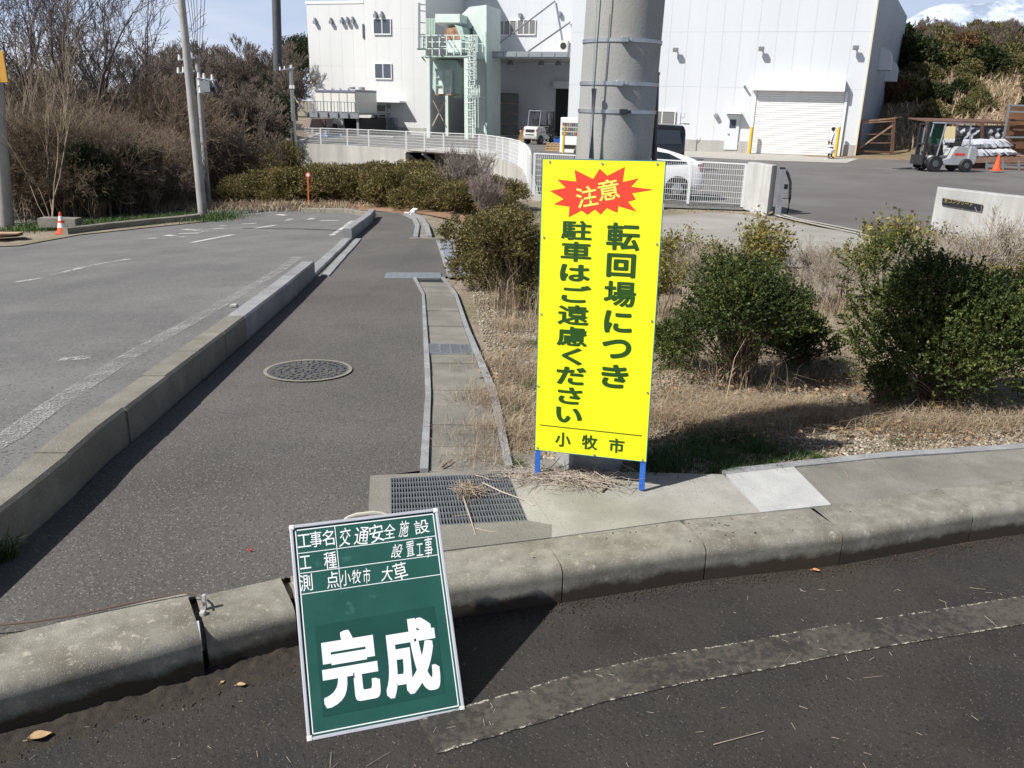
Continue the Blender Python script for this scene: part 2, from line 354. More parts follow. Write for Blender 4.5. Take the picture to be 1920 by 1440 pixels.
# far snowy ridge seen past the hill
def MT(x, y): t = (x-930)/520; return -5+max(0, 1-abs(y-1400)/260)*(150*math.exp(-t*t)*(1+.10*math.sin(x*.011)+.07*math.sin(x*.031+1))+40)
snow = mat('snowy_rock', (.52, .57, .66), (.26, .32, .42), .03, .9, rmin=.45, rmax=.6)
V = []; F = []
for j in range(21):
    for i in range(81): x = 200+i*18; y = 1140+j*26; V.append((x, y, MT(x, y)+3*math.sin(x*.045+j)*math.cos(y*.04+i*.3)))
for j in range(20):
    for i in range(80): a_ = j*81+i; F.append((a_, a_+1, a_+82, a_+81))
npmesh('mountain', V, F, snow, kind='structure')
# main road, running away on the left and bending left
roadR = [(-1.98, -4), (-2.0, 3), (-2.12, 5), (-2.35, 8), (-2.5, 9.6), (-2.95, 14), (-3.25, 17.5), (-3.6, 20), (-4.6, 21.5), (-8.5, 23), (-16, 24.6), (-50, 28)]
roadL = [(-50, 24), (-20, 22.3), (-12, 22.2), (-8.6, 21.3), (-7.98, 20.7)]+[tuple(onG(u, v).to_2d()) for u, v in [(300, 420), (200, 430), (118, 441), (0, 462)]]+[(-16, 14), (-20, 8), (-24, -4)]
sheet(roadR+roadL, off=-.015, res=.5, name='road', m=asphalt_road, kind='structure')
# sidewalk asphalt
wl = [(-1.9, 1.0), (-1.84, 3.1), (-1.95, 5), (-2.18, 8), (-2.33, 9.6), (-2.75, 14), (-3.0, 17.5), (-3.3, 20), (-4.2, 21.3), (-7.9, 22.8), (-12, 23.6)]
wr = [(-12, 25.2), (-6, 24.2)]+[tuple(onG(u, v).to_2d()) for u, v in [(700, 396), (740, 398), (775, 408), (783, 425), (779, 447), (822, 450), (843, 517), (780, 522), (791, 551), (795, 671), (798, 735), (789, 880), (697, 892), (692, 983), (720, 990), (600, 1090)]]
kb_left = [tuple(p) for p in KB if p.x < -.72][::-1]
sheet(wl+wr+kb_left+[(-2.4, 1.2)], off=-.006, res=.5, name='sidewalk', m=asphalt_walk, kind='structure')

# front kerb: single blocks
def kerb_block(line, a, b, z0, z1, w, r, name, m, parent, lead=0.0, seed=0):
    """block following line (2D, left side = inside) from arclength a to b"""
    L = [0]
    for i in range(len(line)-1): L.append(L[-1]+(line[i+1]-line[i]).length)
    def at(s):
        for i in range(len(line)-1):
            if s <= L[i+1] or i == len(line)-2:
                t = (s-L[i])/(L[i+1]-L[i]); p = line[i].lerp(line[i+1], t); d = (line[i+1]-line[i]).normalized(); return p, Vector((-d.y, d.x))
    prof = [(0-lead, z0), (0-lead, z1-r-.006), (0-lead, z1-r)]+[(r-r*math.cos(t)-lead, z1-r+r*math.sin(t)) for t in (.26, .52, .79, 1.05, 1.31)]+[(r-lead, z1), (r-lead+.008, z1), (w-.004, z1), (w, z1-.004), (w, z0)]
    n = max(2, int((b-a)/.15)+1); V = []; F = []; k = len(prof)
    for i in range(n):
        p, nn = at(a+(b-a)*i/(n-1))
        for q, z in prof: V.append((p.x+nn.x*q, p.y+nn.y*q, z))
    for i in range(n-1):
        for j in range(k): F.append((i*k+j, (i+1)*k+j, (i+1)*k+(j+1) % k, i*k+(j+1) % k))
    F.append(tuple(range(k))); F.append(tuple(range(n*k-1, (n-1)*k-1, -1)))
    mb = MB(); mb.add(V, F); return mb.build(name, m, parent, smooth=True)
front_kerb_m = mat('front_kerb_concrete', (.20, .19, .155), (.30, .285, .24), 16, .85, bump=.0022, bscale=230, speck=[(260, .10, (.40, .375, .31)), (300, .10, (.19, .175, .14))], c3=(.125, .11, .082), scale3=3.2, grime=((.42, .39, .32), 26, .60, .72))
# damp dirt line low on the face (a stain with a shape of its own)
n = front_kerb_m.node_tree.nodes; L = front_kerb_m.node_tree.links; b = n['Principled BSDF']; srcl = b.inputs['Base Color'].links[0].from_socket
g_ = n.new('ShaderNodeNewGeometry'); sp = n.new('ShaderNodeSeparateXYZ'); L.new(g_.outputs['Position'], sp.inputs[0])
t_ = n.new('ShaderNodeTexNoise'); t_.inputs['Scale'].default_value = 7; t_.inputs['Detail'].default_value = 10; t_.inputs['Roughness'].default_value = .68; L.new(g_.outputs['Position'], t_.inputs['Vector'])
a_ = n.new('ShaderNodeMath'); a_.operation = 'MULTIPLY_ADD'; L.new(t_.outputs[0], a_.inputs[0]); a_.inputs[1].default_value = .11; L.new(sp.outputs['Z'], a_.inputs[2])
q_ = n.new('ShaderNodeMapRange'); q_.inputs[1].default_value = -.050; q_.inputs[2].default_value = -.020; q_.inputs[3].default_value = 1; q_.inputs[4].default_value = 0; L.new(a_.outputs[0], q_.inputs[0])
x_ = n.new('ShaderNodeMix'); x_.data_type = 'RGBA'; x_.inputs[7].default_value = (.045, .033, .02, 1); L.new(q_.outputs[0], x_.inputs[0]); L.new(srcl, x_.inputs[6]); L.new(x_.outputs[2], b.inputs['Base Color'])
fk = thing('front_kerb', None, None, kind='structure')
Ls = [0]
for i in range(len(KF)-1): Ls.append(Ls[-1]+(KF[i+1]-KF[i]).length)
gapx = Ls[4]     # at pixel u=385, where the left run stands proud
s = gapx
while s > .05:
    a = max(0, s-.6); kerb_block(KF, a+.004, s-.004, -.3, .022, .235, .048, 'kerb_block', front_kerb_m, fk, lead=.02); s -= .6
joints = [Ls[4], Ls[5]+.03, Ls[7]-.42, Ls[7]]
joints = [Ls[4]+.012, Ls[4]+.30, Ls[6]-.03, Ls[7], Ls[8], Ls[9], Ls[10]]
s = Ls[10]
while s < Ls[-1]-.1: s = min(s+.6, Ls[-1]); joints.append(s)
for i in range(len(joints)-1):
    if i == 1: continue
    kerb_block(KF, joints[i]+.003, joints[i+1]-.003, -.3, .0, .22, .042, 'kerb_block', front_kerb_m, fk)
# inlet block with a dark mouth, behind the board
kerb_block(KF, joints[1]+.003, joints[2]-.003, -.045, .0, .22, .04, 'inlet_block', front_kerb_m, fk)
kerb_block([p+Vector((0, .0)) for p in offl(KF, .1)], joints[1]+.0, joints[2], -.3, -.05, .12, .01, 'inlet_back', darkm, fk)
# broken mortar bit between blocks
# apron slab, grating pit
apr = [(694, 893), (960, 880), (975, 900), (1010, 925), (1300, 905), (1371, 896), (1424, 946)]
kbp = [Vector((p.x, p.y, 0)) for p in KB]
def kb_at(u, v=960):   # point on kerb back line on the sight line through pixel column u
    best = None
    for i in range(len(kbp)-1):
        for k in range(21):
            q = kbp[i].lerp(kbp[i+1], k/20); d = q-CP; uu = 960+FPX*d.dot(CX)/d.dot(_f)
            if d.dot(_f) > .3 and (best is None or abs(uu-u) < best[0]): best = (abs(uu-u), q)
    return best[1]
ap = thing('apron', None, None, kind='structure')
g4 = P([(732.5, 897.5), (953, 888.5), (990, 977), (733, 990)])
o4 = P([(694, 893), (962, 880), (1034, 985), (690, 985)])
# apron concrete: ring round the grate as four slabs, rest as slabs
def slabp(pts, m, nm='slab', dz=0.0, th=.1, par=None):
    return slab([Vector((p[0], p[1], G(p[0], p[1])+dz)) for p in pts], th).build(nm, m, par or ap)
gi = [g4[0], g4[1], g4[2], g4[3]]
slabp([o4[0], o4[1], gi[1], gi[0]], concrete_lid, 'frame_slab', .004)
slabp([o4[1], o4[2], gi[2], gi[1]], concrete_apron, 'frame_slab', .004)
slabp([o4[0], gi[0], gi[3], o4[3]], concrete_lid, 'frame_slab', .004)
bl = kb_at(549); br = kb_at(1040)
mids = [Vector((p.x, p.y, 0)) for p in KB if bl.x < p.x < br.x]
slabp([o4[3], gi[3], gi[2], o4[2], br]+mids[::-1]+[bl], concrete_lid, 'frame_slab', .003)
sl_pts = P([(1000, 905), (1210, 915), (1355, 890)])
k1 = kb_at(1424); k2 = kb_at(1561); mid1 = [Vector((p.x, p.y, 0)) for p in KB if br.x < p.x < k1.x]
slabp([o4[1], sl_pts[2], k1]+mid1[::-1]+[br, o4[2]], concrete_apron, 'slab', .002)
st = P([(1362, 890), (1525, 872), (1671, 857), (1920, 841), (2200, 818)])
slabp([st[0], P([(1488, 876)])[0], k2, k1], concrete_new, 'slab', .003)
tops = [(1490, 876), (1638, 860.5), (1783, 851), (1930, 840), (2080, 828)]; bots = [1563, 1710, 1860, 2010, 2160]
for i in range(4):
    a_, b_ = P([tops[i], tops[i+1]]); c_, d_ = kb_at(bots[i]), kb_at(bots[i+1]); e_ = .004
    a_.x += e_; c_.x += e_; mm = [Vector((p.x, p.y, 0)) for p in KB if c_.x < p.x < d_.x]
    slabp([a_, b_, d_]+mm[::-1]+[c_], concrete_lid, 'slab', -.002)
# thin border strip behind the slabs
es = thing('border_strip', None, None, kind='structure')
for i in range(len(st)-1):
    a_, b_ = st[i], st[i+1]; d_ = (b_-a_).normalized(); nn = Vector((-d_.y, d_.x, 0))*.055
    slab([a_+Vector((0, 0, .004)), b_-d_*.004+Vector((0, 0, .004)), b_-d_*.004+nn+Vector((0, 0, .004)), a_+nn+Vector((0, 0, .004))], .12).build('edging_block', concrete_blue, es)

# left kerb between road and sidewalk
lk_in = [Vector(p) for p in [(-1.86, .2), (-1.85, 1.6), (-1.845, 3.1), (-1.94, 4.5), (-1.97, 4.95), (-2.08, 6.37), (-2.19, 7.75), (-2.34, 9.6)]]
lk = thing('side_kerb', None, None, kind='structure')
def kerb_run(line, parent, w, h, mfun, step=.6, nm='kerb_block', hfun=None, side=1, g=G):
    L = [0]
    for i in range(len(line)-1): L.append(L[-1]+(line[i+1]-line[i]).length)
    def at(s):
        for i in range(len(line)-1):
            if s <= L[i+1] or i == len(line)-2:
                t = (s-L[i])/(L[i+1]-L[i]); d = (line[i+1]-line[i]).normalized(); return line[i].lerp(line[i+1], t), Vector((-d.y, d.x))*side
    s = 0; k = 0
    while s < L[-1]-.05:
        e = min(s+step, L[-1]); V = []; nseg = 2
        hh = hfun(s, e) if hfun else (h, h)
        jit = RNG.uniform(-.004, .004)
        for i in range(nseg+1):
            t = s+.004+(e-s-.008)*i/nseg; p, nn = at(t); z = g(p.x, p.y)+hh[0]+(hh[1]-hh[0])*i/nseg; c = .014 if w > .1 else .004
            p = p+nn*jit
            for q, dz in ((0, -.15-hh[0]), (0, -c), (c, 0), (w-c, 0), (w, -c), (w, -.15-hh[0])): V.append((p.x+nn.x*q, p.y+nn.y*q, z+dz+jit*.3))
        F = []
        for i in range(nseg):
            for j in range(6): F.append((i*6+j, i*6+(j+1) % 6, (i+1)*6+(j+1) % 6, (i+1)*6+j))
        F.append((5, 4, 3, 2, 1, 0)); F.append(tuple(range(nseg*6, nseg*6+6)))
        mb = MB(); mb.add(V, F); mb.build(nm, mfun(k, s), parent); s = e; k += 1
kerb_run(lk_in, lk, .155, .18, lambda k, s: concrete if s < 5.5 else concrete_blue)
lowl = [Vector((-2.34, 9.61)), Vector((-2.62, 12.6)), Vector((-2.76, 14.0))]
kerb_run(lowl, lk, .155, .03, lambda k, s: concrete_blue, hfun=lambda a, b: (.03, .03))
kerb_run([p+Vector((.16, 0)) for p in lowl], lk, .10, .012, lambda k, s: concrete_blue)
farl = [Vector((-2.77, 14.02)), Vector((-3.02, 17.5)), Vector((-3.22, 19.2))]
kerb_run(farl, lk, .155, .18, lambda k, s: concrete_blue)
kerb_run([Vector((-3.30, 19.7)), Vector((-4.1, 21.1)), Vector((-5.5, 21.85))], lk, .15, .08, lambda k, s: concrete)
# gutter with lids beside the sidewalk
gt = thing('drain_gutter', None, None, kind='structure')
Lg = [(787, 883), (798, 735), (795, 671), (791, 551), (775, 522)]; Lg2 = [(803, 883), (808.5, 735), (805, 671), (796, 551), (780, 522)]
Rg = [(948, 878), (918, 739), (871, 615), (850, 547), (827, 521)]; Rg2 = [(961, 877), (933, 739), (878.5, 615), (855, 547), (833, 521)]
def strip_blocks(A, B, parent, m, h, nm='edging_block', step=.6):
    A = P(A); B = P(B); LA = [0]
    for i in range(len(A)-1): LA.append(LA[-1]+(A[i+1]-A[i]).length)
    def at(X, s):
        for i in range(len(X)-1):
            if s <= LA[i+1] or i == len(X)-2: return X[i].lerp(X[i+1], (s-LA[i])/(LA[i+1]-LA[i]))
    s = 0
    while s < LA[-1]-.05:
        e = min(LA[-1], s+step); a, b, c, d = at(A, s+.003), at(A, e-.003), at(B, e-.003), at(B, s+.003)
        slab([Vector((p.x, p.y, G(p.x, p.y)+h)) for p in (a, b, c, d)], .12).build(nm, m, parent); s = e
    return at, A, B, LA
strip_blocks(Lg, Lg2, gt, concrete_blue, .012); strip_blocks(Rg, Rg2, gt, concrete_blue, .014)
lp = P(Lg2); rp = P(Rg)
def edge_at(poly, y):
    for i in range(len(poly)-1):
        if poly[i].y <= y <= poly[i+1].y or i == len(poly)-2:
            t = (y-poly[i].y)/(poly[i+1].y-poly[i].y); return poly[i].x+(poly[i+1].x-poly[i].x)*t
y = 3.47; k = 0
while y < 9.0:
    if 5.70 <= y < 5.85: y = 6.04; continue
    y2 = y+.333
    if y < 5.74 < y2: y2 = 5.72
    e = RNG.uniform(-.003, .003)
    pts = [(edge_at(lp, y+.003)+.006, y+.003), (edge_at(rp, y+.003)-.006, y+.003+.012), (edge_at(rp, y2-.003)-.006, y2-.003+.012), (edge_at(lp, y2-.003)+.006, y2-.003)]
    slab([Vector((a, b, G(a, b)-.004+e)) for a, b in pts], .08).build('drain_lid', concrete_lid, gt)
    y = y2
def grating(name, label, quad, nb, nc, parent_kind=None, t=.006, h=.03, dz=0.0, frame=True):
    """quad: a,b,c,d; bars run from edge ab to edge dc; nb bars, nc cross rods"""
    a, b, c, d = quad; th = thing(name, label, 'drain grate', loc=tuple((a+b+c+d)/4))
    z = Vector((0, 0, dz)); mb = MB()
    for i in range(nb+1):
        s = i/nb; mb.bar(a.lerp(b, s)+z+Vector((0, 0, -h/2)), d.lerp(c, s)+z+Vector((0, 0, -h/2)), t, h)
    mb.build('bars', steel, th, kind='stuff')
    mb = MB()
    for i in range(nc+1):
        s = i/nc; mb.bar(a.lerp(d, s)+z+Vector((0, 0, -.004)), b.lerp(c, s)+z+Vector((0, 0, -.004)), t*1.2, .012)
    mb.build('cross_rods', steel, th, kind='stuff')
    if frame:
        mb = MB()
        for p, q in ((a, b), (b, c), (c, d), (d, a)): mb.bar(p+z+Vector((0, 0, -h/2+.001)), q+z+Vector((0, 0, -h/2+.001)), t*1.6, h)
        mb.build('frame', steel, th)
    return th
gq = [p.copy() for p in g4]
for p in gq: p.z = .002
grating('drain_grate', 'large steel drain grate in the concrete apron behind the green board, twigs on it', [gq[0], gq[1], gq[2], gq[3]], 44, 9, t=.0045)
slab([Vector((p.x, p.y, -.25)) for p in g4], .02).build('pit_floor', darkm, ap)
for i in range(4):
    a, b = g4[i], g4[(i+1) % 4]; MB().add([(a.x, a.y, 0), (b.x, b.y, 0), (b.x, b.y, -.25), (a.x, a.y, -.25)], [(0, 1, 2, 3)]).build('pit_wall', concrete_lid, ap)
def qy(y0, y1, x0=None, x1=None):
    X0 = (lambda y: edge_at(lp, y)+.008) if x0 is None else (lambda y: x0); X1 = (lambda y: edge_at(rp, y)-.008) if x1 is None else (lambda y: x1)
    return [Vector((X0(y0), y0, G(0, y0))), Vector((X1(y0), y0, G(0, y0))), Vector((X1(y1), y1, G(0, y1))), Vector((X0(y1), y1, G(0, y1)))]
q = qy(5.735, 6.03); grating('drain_grate', 'narrow steel grate set among the concrete gutter lids', [q[0], q[3], q[2], q[1]], 12, 4, t=.013)
q = P([(724, 521), (824, 521), (822, 511.5), (728, 511.5)], .004); grating('drain_grate', 'steel grate crossing the sidewalk where the gutter lids end', [q[0], q[3], q[2], q[1]], 10, 7, t=.03)
sheet([tuple(onG(u, v).to_2d()) for u, v in [(795, 880), (955, 878), (925, 739), (830, 521), (778, 521), (797, 700)]], off=-.012, name='gutter_bed', m=darkm, kind='structure')
# steel plate at the crossing
pq = P([(821, 450), (848, 450), (888, 518), (844, 518)], .012)
pl = thing('steel_plate', 'long blue grey steel plate lying beside the sidewalk at the driveway crossing', 'steel plate', loc=tuple(pq[0]))
slab(pq, .012).build('plate', steel_plate, pl)
for a, b in ((pq[0], pq[3]), (pq[1], pq[2])): MB().bar(a+Vector((0, 0, -.004)), b+Vector((0, 0, -.004)), .05, .024).build('edge_angle', concrete_blue, pl)
# far gutter
fg = thing('far_gutter', None, None, kind='structure')
fgL = P([(779, 447), (783, 425), (776, 410), (760, 403)]); fgR = P([(805, 446), (800, 425), (790, 410), (773, 402)])
for i in range(3):
    slab([Vector((p.x, p.y, G(p.x, p.y)+.005)) for p in (fgL[i], fgR[i], fgR[i+1], fgL[i+1])], .1).build('drain_lid', concrete_lid, fg)
    for X in (fgL, fgR):
        a, b = X[i], X[i+1]; MB().bar((a.x, a.y, G(a.x, a.y)+.01), (b.x, b.y, G(b.x, b.y)+.01), .08, .06).build('edging_block', concrete_blue, fg)
MB().bar(onG(768, 449, .01), onG(845, 449, .01), .09, .05).build('edging_block', concrete, fg)
# manhole
mhc = onG(578, 694); mh = thing('manhole_cover', 'round iron manhole cover in the sidewalk asphalt with a pale worn rim', 'manhole cover', loc=tuple(mhc))
def disc(c, r, n=48, dz=0.0, r0=0): 
    mb = MB(); 
    if r0 == 0: mb.add([(c.x+math.cos(2*math.pi*i/n)*r, c.y+math.sin(2*math.pi*i/n)*r, G(c.x, c.y+math.sin(2*math.pi*i/n)*r)+dz) for i in range(n)], [tuple(range(n))])
    else:
        V = [(c.x+math.cos(2*math.pi*i/n)*rr, c.y+math.sin(2*math.pi*i/n)*rr, G(c.x, c.y+math.sin(2*math.pi*i/n)*rr)+dz) for rr in (r0, r) for i in range(n)]
        mb.add(V, [(i, i+n, (i+1) % n+n, (i+1) % n) for i in range(n)])
    return mb
iron = mat('cast_iron', (.10, .10, .105), (.17, .165, .15), 12, .6, .4, bump=.003, bscale=40)
rim = mat('worn_rim', (.30, .28, .22), (.22, .20, .16), 14, .7)
disc(mhc, .262, dz=.001).build('plate', iron, mh)
disc(mhc, .285, dz=.003, r0=.262).build('rim', rim, mh)
mb = MB(); rr = random.Random(3)
for ring in range(1, 6):
    nn_ = ring*7
    for i in range(nn_):
        a = 2*math.pi*i/nn_+ring*.3; r = ring*.046; c = Vector((mhc.x+math.cos(a)*r, mhc.y+math.sin(a)*r, 0)); c.z = G(c.x, c.y)+.004
        mb.box(c, (.026, .013, .006), rz=a+(.8 if (i+ring) % 2 else -.5))
mb.build('relief', iron, mh, kind='stuff')

# painted lines (worn thermoplastic): masks with gaps, real sheets
def worn(name, th0, th1, col=(.62, .62, .60), sc=30, edge=False, fill=None, lf=.7):
    m = bpy.data.materials.new(name); m.use_nodes = True; n = m.node_tree.nodes; L = m.node_tree.links; b = n['Principled BSDF']; b.inputs['Roughness'].default_value = .8
    b.inputs['Base Color'].default_value = (*col, 1)
    g = n.new('ShaderNodeNewGeometry'); t = n.new('ShaderNodeTexNoise'); t.inputs['Scale'].default_value = sc; t.inputs['Detail'].default_value = 8; t.inputs['Roughness'].default_value = .7; L.new(g.outputs['Position'], t.inputs['Vector'])
    t2 = n.new('ShaderNodeTexNoise'); t2.inputs['Scale'].default_value = sc*.08; L.new(g.outputs['Position'], t2.inputs['Vector'])
    a = n.new('ShaderNodeMath'); a.operation = 'MULTIPLY_ADD'; L.new(t2.outputs[0], a.inputs[0]); a.inputs[1].default_value = lf; L.new(t.outputs[0], a.inputs[2])
    r = n.new('ShaderNodeMapRange'); L.new(a.outputs[0], r.inputs[0]); r.inputs[1].default_value = th0; r.inputs[2].default_value = th1
    fac = r.outputs[0]
    if edge:
        uv = n.new('ShaderNodeUVMap'); s = n.new('ShaderNodeSeparateXYZ'); L.new(uv.outputs[0], s.inputs[0])
        e1 = n.new('ShaderNodeMath'); e1.operation = 'SUBTRACT'; L.new(s.outputs['Y'], e1.inputs[0]); e1.inputs[1].default_value = .5
        wv = n.new('ShaderNodeTexNoise'); wv.inputs['Scale'].default_value = 55; wv.inputs['Detail'].default_value = 10; wv.inputs['Roughness'].default_value = .72; L.new(g.outputs['Position'], wv.inputs['Vector'])
        e2 = n.new('ShaderNodeMath'); e2.operation = 'ABSOLUTE'; L.new(e1.outputs[0], e2.inputs[0])
        e3 = n.new('ShaderNodeMath'); e3.operation = 'MULTIPLY_ADD'; L.new(wv.outputs[0], e3.inputs[0]); e3.inputs[1].default_value = .16; L.new(e2.outputs[0], e3.inputs[2])
        ew = n.new('ShaderNodeMapRange'); L.new(e3.outputs[0], ew.inputs[0]); ew.inputs[1].default_value = .515; ew.inputs[2].default_value = .545
        ed = n.new('ShaderNodeMapRange'); L.new(e3.outputs[0], ed.inputs[0]); ed.inputs[1].default_value = .555; ed.inputs[2].default_value = .575; ed.inputs[3].default_value = 1; ed.inputs[4].default_value = 0
        ml = n.new('ShaderNodeMath'); ml.operation = 'MULTIPLY'; L.new(ew.outputs[0], ml.inputs[0]); L.new(ed.outputs[0], ml.inputs[1])
        nn = n.new('ShaderNodeMapRange'); L.new(t.outputs[0], nn.inputs[0]); nn.inputs[1].default_value = .50; nn.inputs[2].default_value = .58
        m2 = n.new('ShaderNodeMath'); m2.operation = 'MULTIPLY'; L.new(ml.outputs[0], m2.inputs[0]); L.new(nn.outputs[0], m2.inputs[1])
        # worn grey paint body with white crumbs on its edges
        cm = n.new('ShaderNodeMix'); cm.data_type = 'RGBA'; L.new(m2.outputs[0], cm.inputs[0]); cm.inputs[7].default_value = (.50, .47, .39, 1)
        c0 = n.new('ShaderNodeMix'); c0.data_type = 'RGBA'; L.new(r.outputs[0], c0.inputs[0]); c0.inputs[6].default_value = (.030, .027, .024, 1); c0.inputs[7].default_value = (.085, .076, .062, 1)
        L.new(c0.outputs[2], cm.inputs[6]); L.new(cm.outputs[2], b.inputs['Base Color']); fac = ed.outputs[0]
    tr = n.new('ShaderNodeBsdfTransparent'); mx = n.new('ShaderNodeMixShader'); L.new(fac, mx.inputs[0]); L.new(tr.outputs[0], mx.inputs[1]); L.new(b.outputs[0], mx.inputs[2]); L.new(mx.outputs[0], n['Material Output'].inputs[0])
    return m
def ribbon(name, pts, w, m, dz, flat=None, g=G, w2=None, kind='structure'):
    pts = [Vector((p[0], p[1])) for p in pts]; D = []
    for i in range(len(pts)-1):
        n_ = max(1, int((pts[i+1]-pts[i]).length/.4))
        D += [pts[i].lerp(pts[i+1], k/n_) for k in range(n_)]
    D.append(pts[-1]); V = []; F = []; UV = []
    for i, p in enumerate(D):
        t = (D[min(i+1, len(D)-1)]-D[max(0, i-1)]).normalized(); nn = Vector((-t.y, t.x))*w/2
        for s_, vv in ((-1, 0), (1, 1)):
            q = p+nn*s_; V.append((q.x, q.y, (flat if flat is not None else g(q.x, q.y))+dz)); UV.append((i/len(D), vv))
    for i in range(len(D)-1): F.append((2*i, 2*i+2, 2*i+3, 2*i+1))
    me = bpy.data.meshes.new(name); me.from_pydata(V, [], F); uvl = me.uv_layers.new(name='UVMap')
    for l in me.loops: uvl.data[l.index].uv = UV[l.vertex_index]
    me.materials.append(m); o = bpy.data.objects.new(name, me); COL.objects.link(o); o['kind'] = kind; return o
line_front = worn('worn_front_line', .76, .98, edge=True, sc=45)
up = [onz(u, v, -.15) for u, v in [(830, 1347), (873, 1335), (1000, 1298), (1096, 1265), (1249, 1234), (1407, 1207), (1575, 1173), (1815, 1140), (1920, 1123), (2050, 1103)]]
lo = [onz(u, v, -.15) for u, v in [(770, 1420), (860, 1390), (1000, 1351), (1120, 1315), (1268, 1279), (1431, 1253), (1575, 1226), (1719, 1200), (1920, 1166), (2050, 1146)]]
midl = [(a+b)/2 for a, b in zip(up, lo)]
ribbon('edge_line', midl, .158, line_front, .004, flat=-.15)
lw = worn('worn_road_line', .78, .98, (.50, .50, .48), 26)
lw2 = worn('road_line', .66, .88, (.55, .55, .53), 22)
lw3 = worn('very_worn_line', .86, .98, (.50, .50, .48), 26)
ribbon('edge_line', [(-2.56, 2.2)]+[tuple(onG(u, v).to_2d()) for u, v in [(20, 812), (100, 755), (250, 660), (430, 560), (520, 508), (560, 480)]], .15, worn('edge_worn', .60, .80, (.42, .42, .40), 75, lf=.28), -.010)
ribbon('edge_line', [onG(u, v) for u, v in [(622, 440), (645, 425), (660, 413)]], .10, lw2, -.010)
for seg_ in [[(28, 527), (66, 522)], [(172, 496), (242, 484)], [(357, 454), (436, 439)], [(480, 427), (517, 421)], [(538, 413), (546, 409)], [(520, 401), (535, 403)]]:
    ribbon('centre_line', [onG(u, v) for u, v in seg_], .14, lw2 if seg_[0][0] > 300 else lw, -.010)
ribbon('centre_line', [onG(u, v) for u, v in [(66, 522), (172, 496)]], .12, lw3, -.010)
for u0, v0, u1, v1 in [(272, 446, 293, 446), (310, 440, 326, 441), (336, 437, 374, 436), (345, 429, 374, 431), (378, 433, 392, 432), (400, 428, 420, 427), (453, 419, 480, 418), (410, 423, 425, 422), (600, 413, 635, 412), (580, 411, 588, 408), (336, 443, 347, 443)]:
    ribbon('slow_marking', [onG(u0, v0), onG(u1, v1)], .16, lw2, -.009)
ribbon('patch_marking', [onG(112, 671), onG(172, 667)], .12, lw, -.010)
ribbon('crack_seal', [onG(455, 427.5), onG(560, 428), onG(640, 431)], .06, mat('tar', (.03, .03, .032), rough=.6), -.009)

# entrance apron and yard
yard_poly = [tuple(onG(u, v).to_2d()) for u, v in [(843, 517), (824, 452), (900, 443), (1040, 428), (1245, 404), (1400, 400), (1455, 402)]]
gx = onG(1455, 402)
ent = [tuple(onG(u, v).to_2d()) for u, v in [(822, 450), (880, 444), (960, 440), (1245, 404), (1330, 398), (1400, 402), (1600, 436), (1760, 480), (1760, 498), (1500, 500), (1240, 490), (1000, 500), (890, 505), (888, 519), (846, 519)]]
driveway_m = mat('driveway_concrete', (.30, .285, .25), (.36, .345, .31), 1.2, .88, bump=.002, bscale=60, c3=(.245, .23, .20), scale3=.5)
sheet(ent, off=-.008, name='driveway', m=driveway_m, kind='structure')
# ================================================================== YARD PLATFORM, RETAINING WALL, MESH FENCE
def Yd(x, y): return -.05*min(max(y-3.5, 0), 17)
wt = [(545, 268.5), (600, 270.5), (650, 273), (690, 275.5), (760, 280), (830, 285.5), (896, 289), (929, 297), (953, 305.5), (970, 314), (980, 324), (986, 337), (989, 352), (990, 369)]
FL = [onz(u, v, -.80) for u, v in wt]
yd = [(p.x, p.y) for p in FL[::-1]]+[(-19, 95), (45, 95), (45, 60), (40, 44), (40, 13)]+[tuple(onG(u, v).to_2d()) for u, v in [(1765, 480), (1653, 447), (1500, 409), (1455, 402), (1395, 394)]]+[tuple(onG(1245, 389).to_2d())]
sheet(yd, off=.0, res=2.0, g=lambda x, y: Yd(x, y)+(.004), name='yard', m=asphalt_yard, kind='structure')
strip_m = mat('yard_strip_concrete', (.36, .34, .30), (.42, .40, .36), 1.2, .85)
for (a, b) in (((1455, 403), (1653, 448)), ((1462, 401), (1670, 446))):
    ribbon('channel_strip', [onG(*a), onG(*b)], .14, strip_m, .012)
rw = thing('retaining_wall', None, None, kind='structure')
def wallseg(i, j, nm, m, zt=-.78, zb=-3.4, th=.3, off=0):
    for k in range(i, j):
        a, b = FL[k], FL[k+1]; d = (b-a).normalized(); nn = Vector((-d.y, d.x, 0))
        A, B = a.copy(), b.copy(); A.z = B.z = zt; A += nn*off; B += nn*off
        mb = MB(); mb.prism([A-d*.0, B+d*.0, B+d*0+nn*th, A+nn*th], (0, 0, zb-zt)); mb.build(nm, m, rw)
wallseg(0, 4, 'wall_panel', concrete_wall); wallseg(6, 13, 'wall_panel', concrete_wall)
a, b = FL[4], FL[6]; d_ = (b-a).normalized(); nn = Vector((-d_.y, d_.x, 0))
mb = MB(); mb.prism([Vector((a.x, a.y, -.78)), Vector((b.x, b.y, -.78)), Vector((b.x, b.y, -.78))+nn*4, Vector((a.x, a.y, -.78))+nn*4], (0, 0, -.14)); mb.build('deck_edge', concrete_wall, rw)
mb = MB(); p0 = Vector((a.x, a.y, -.92))+nn*2.4; p1 = Vector((b.x, b.y, -.92))+nn*2.4; mb.prism([p0, p1, p1+nn*.2, p0+nn*.2], (0, 0, -2.5)); mb.build('recessed_wall', concrete_wall, rw)
mb = MB()
for t in (0, .25, .5, .75, 1): q = a.lerp(b, t); mb.bar((q.x, q.y, -.95), Vector((q.x, q.y, -2.2))+nn*2.2, .12); 
mb.build('deck_brace', grey_metal, rw)
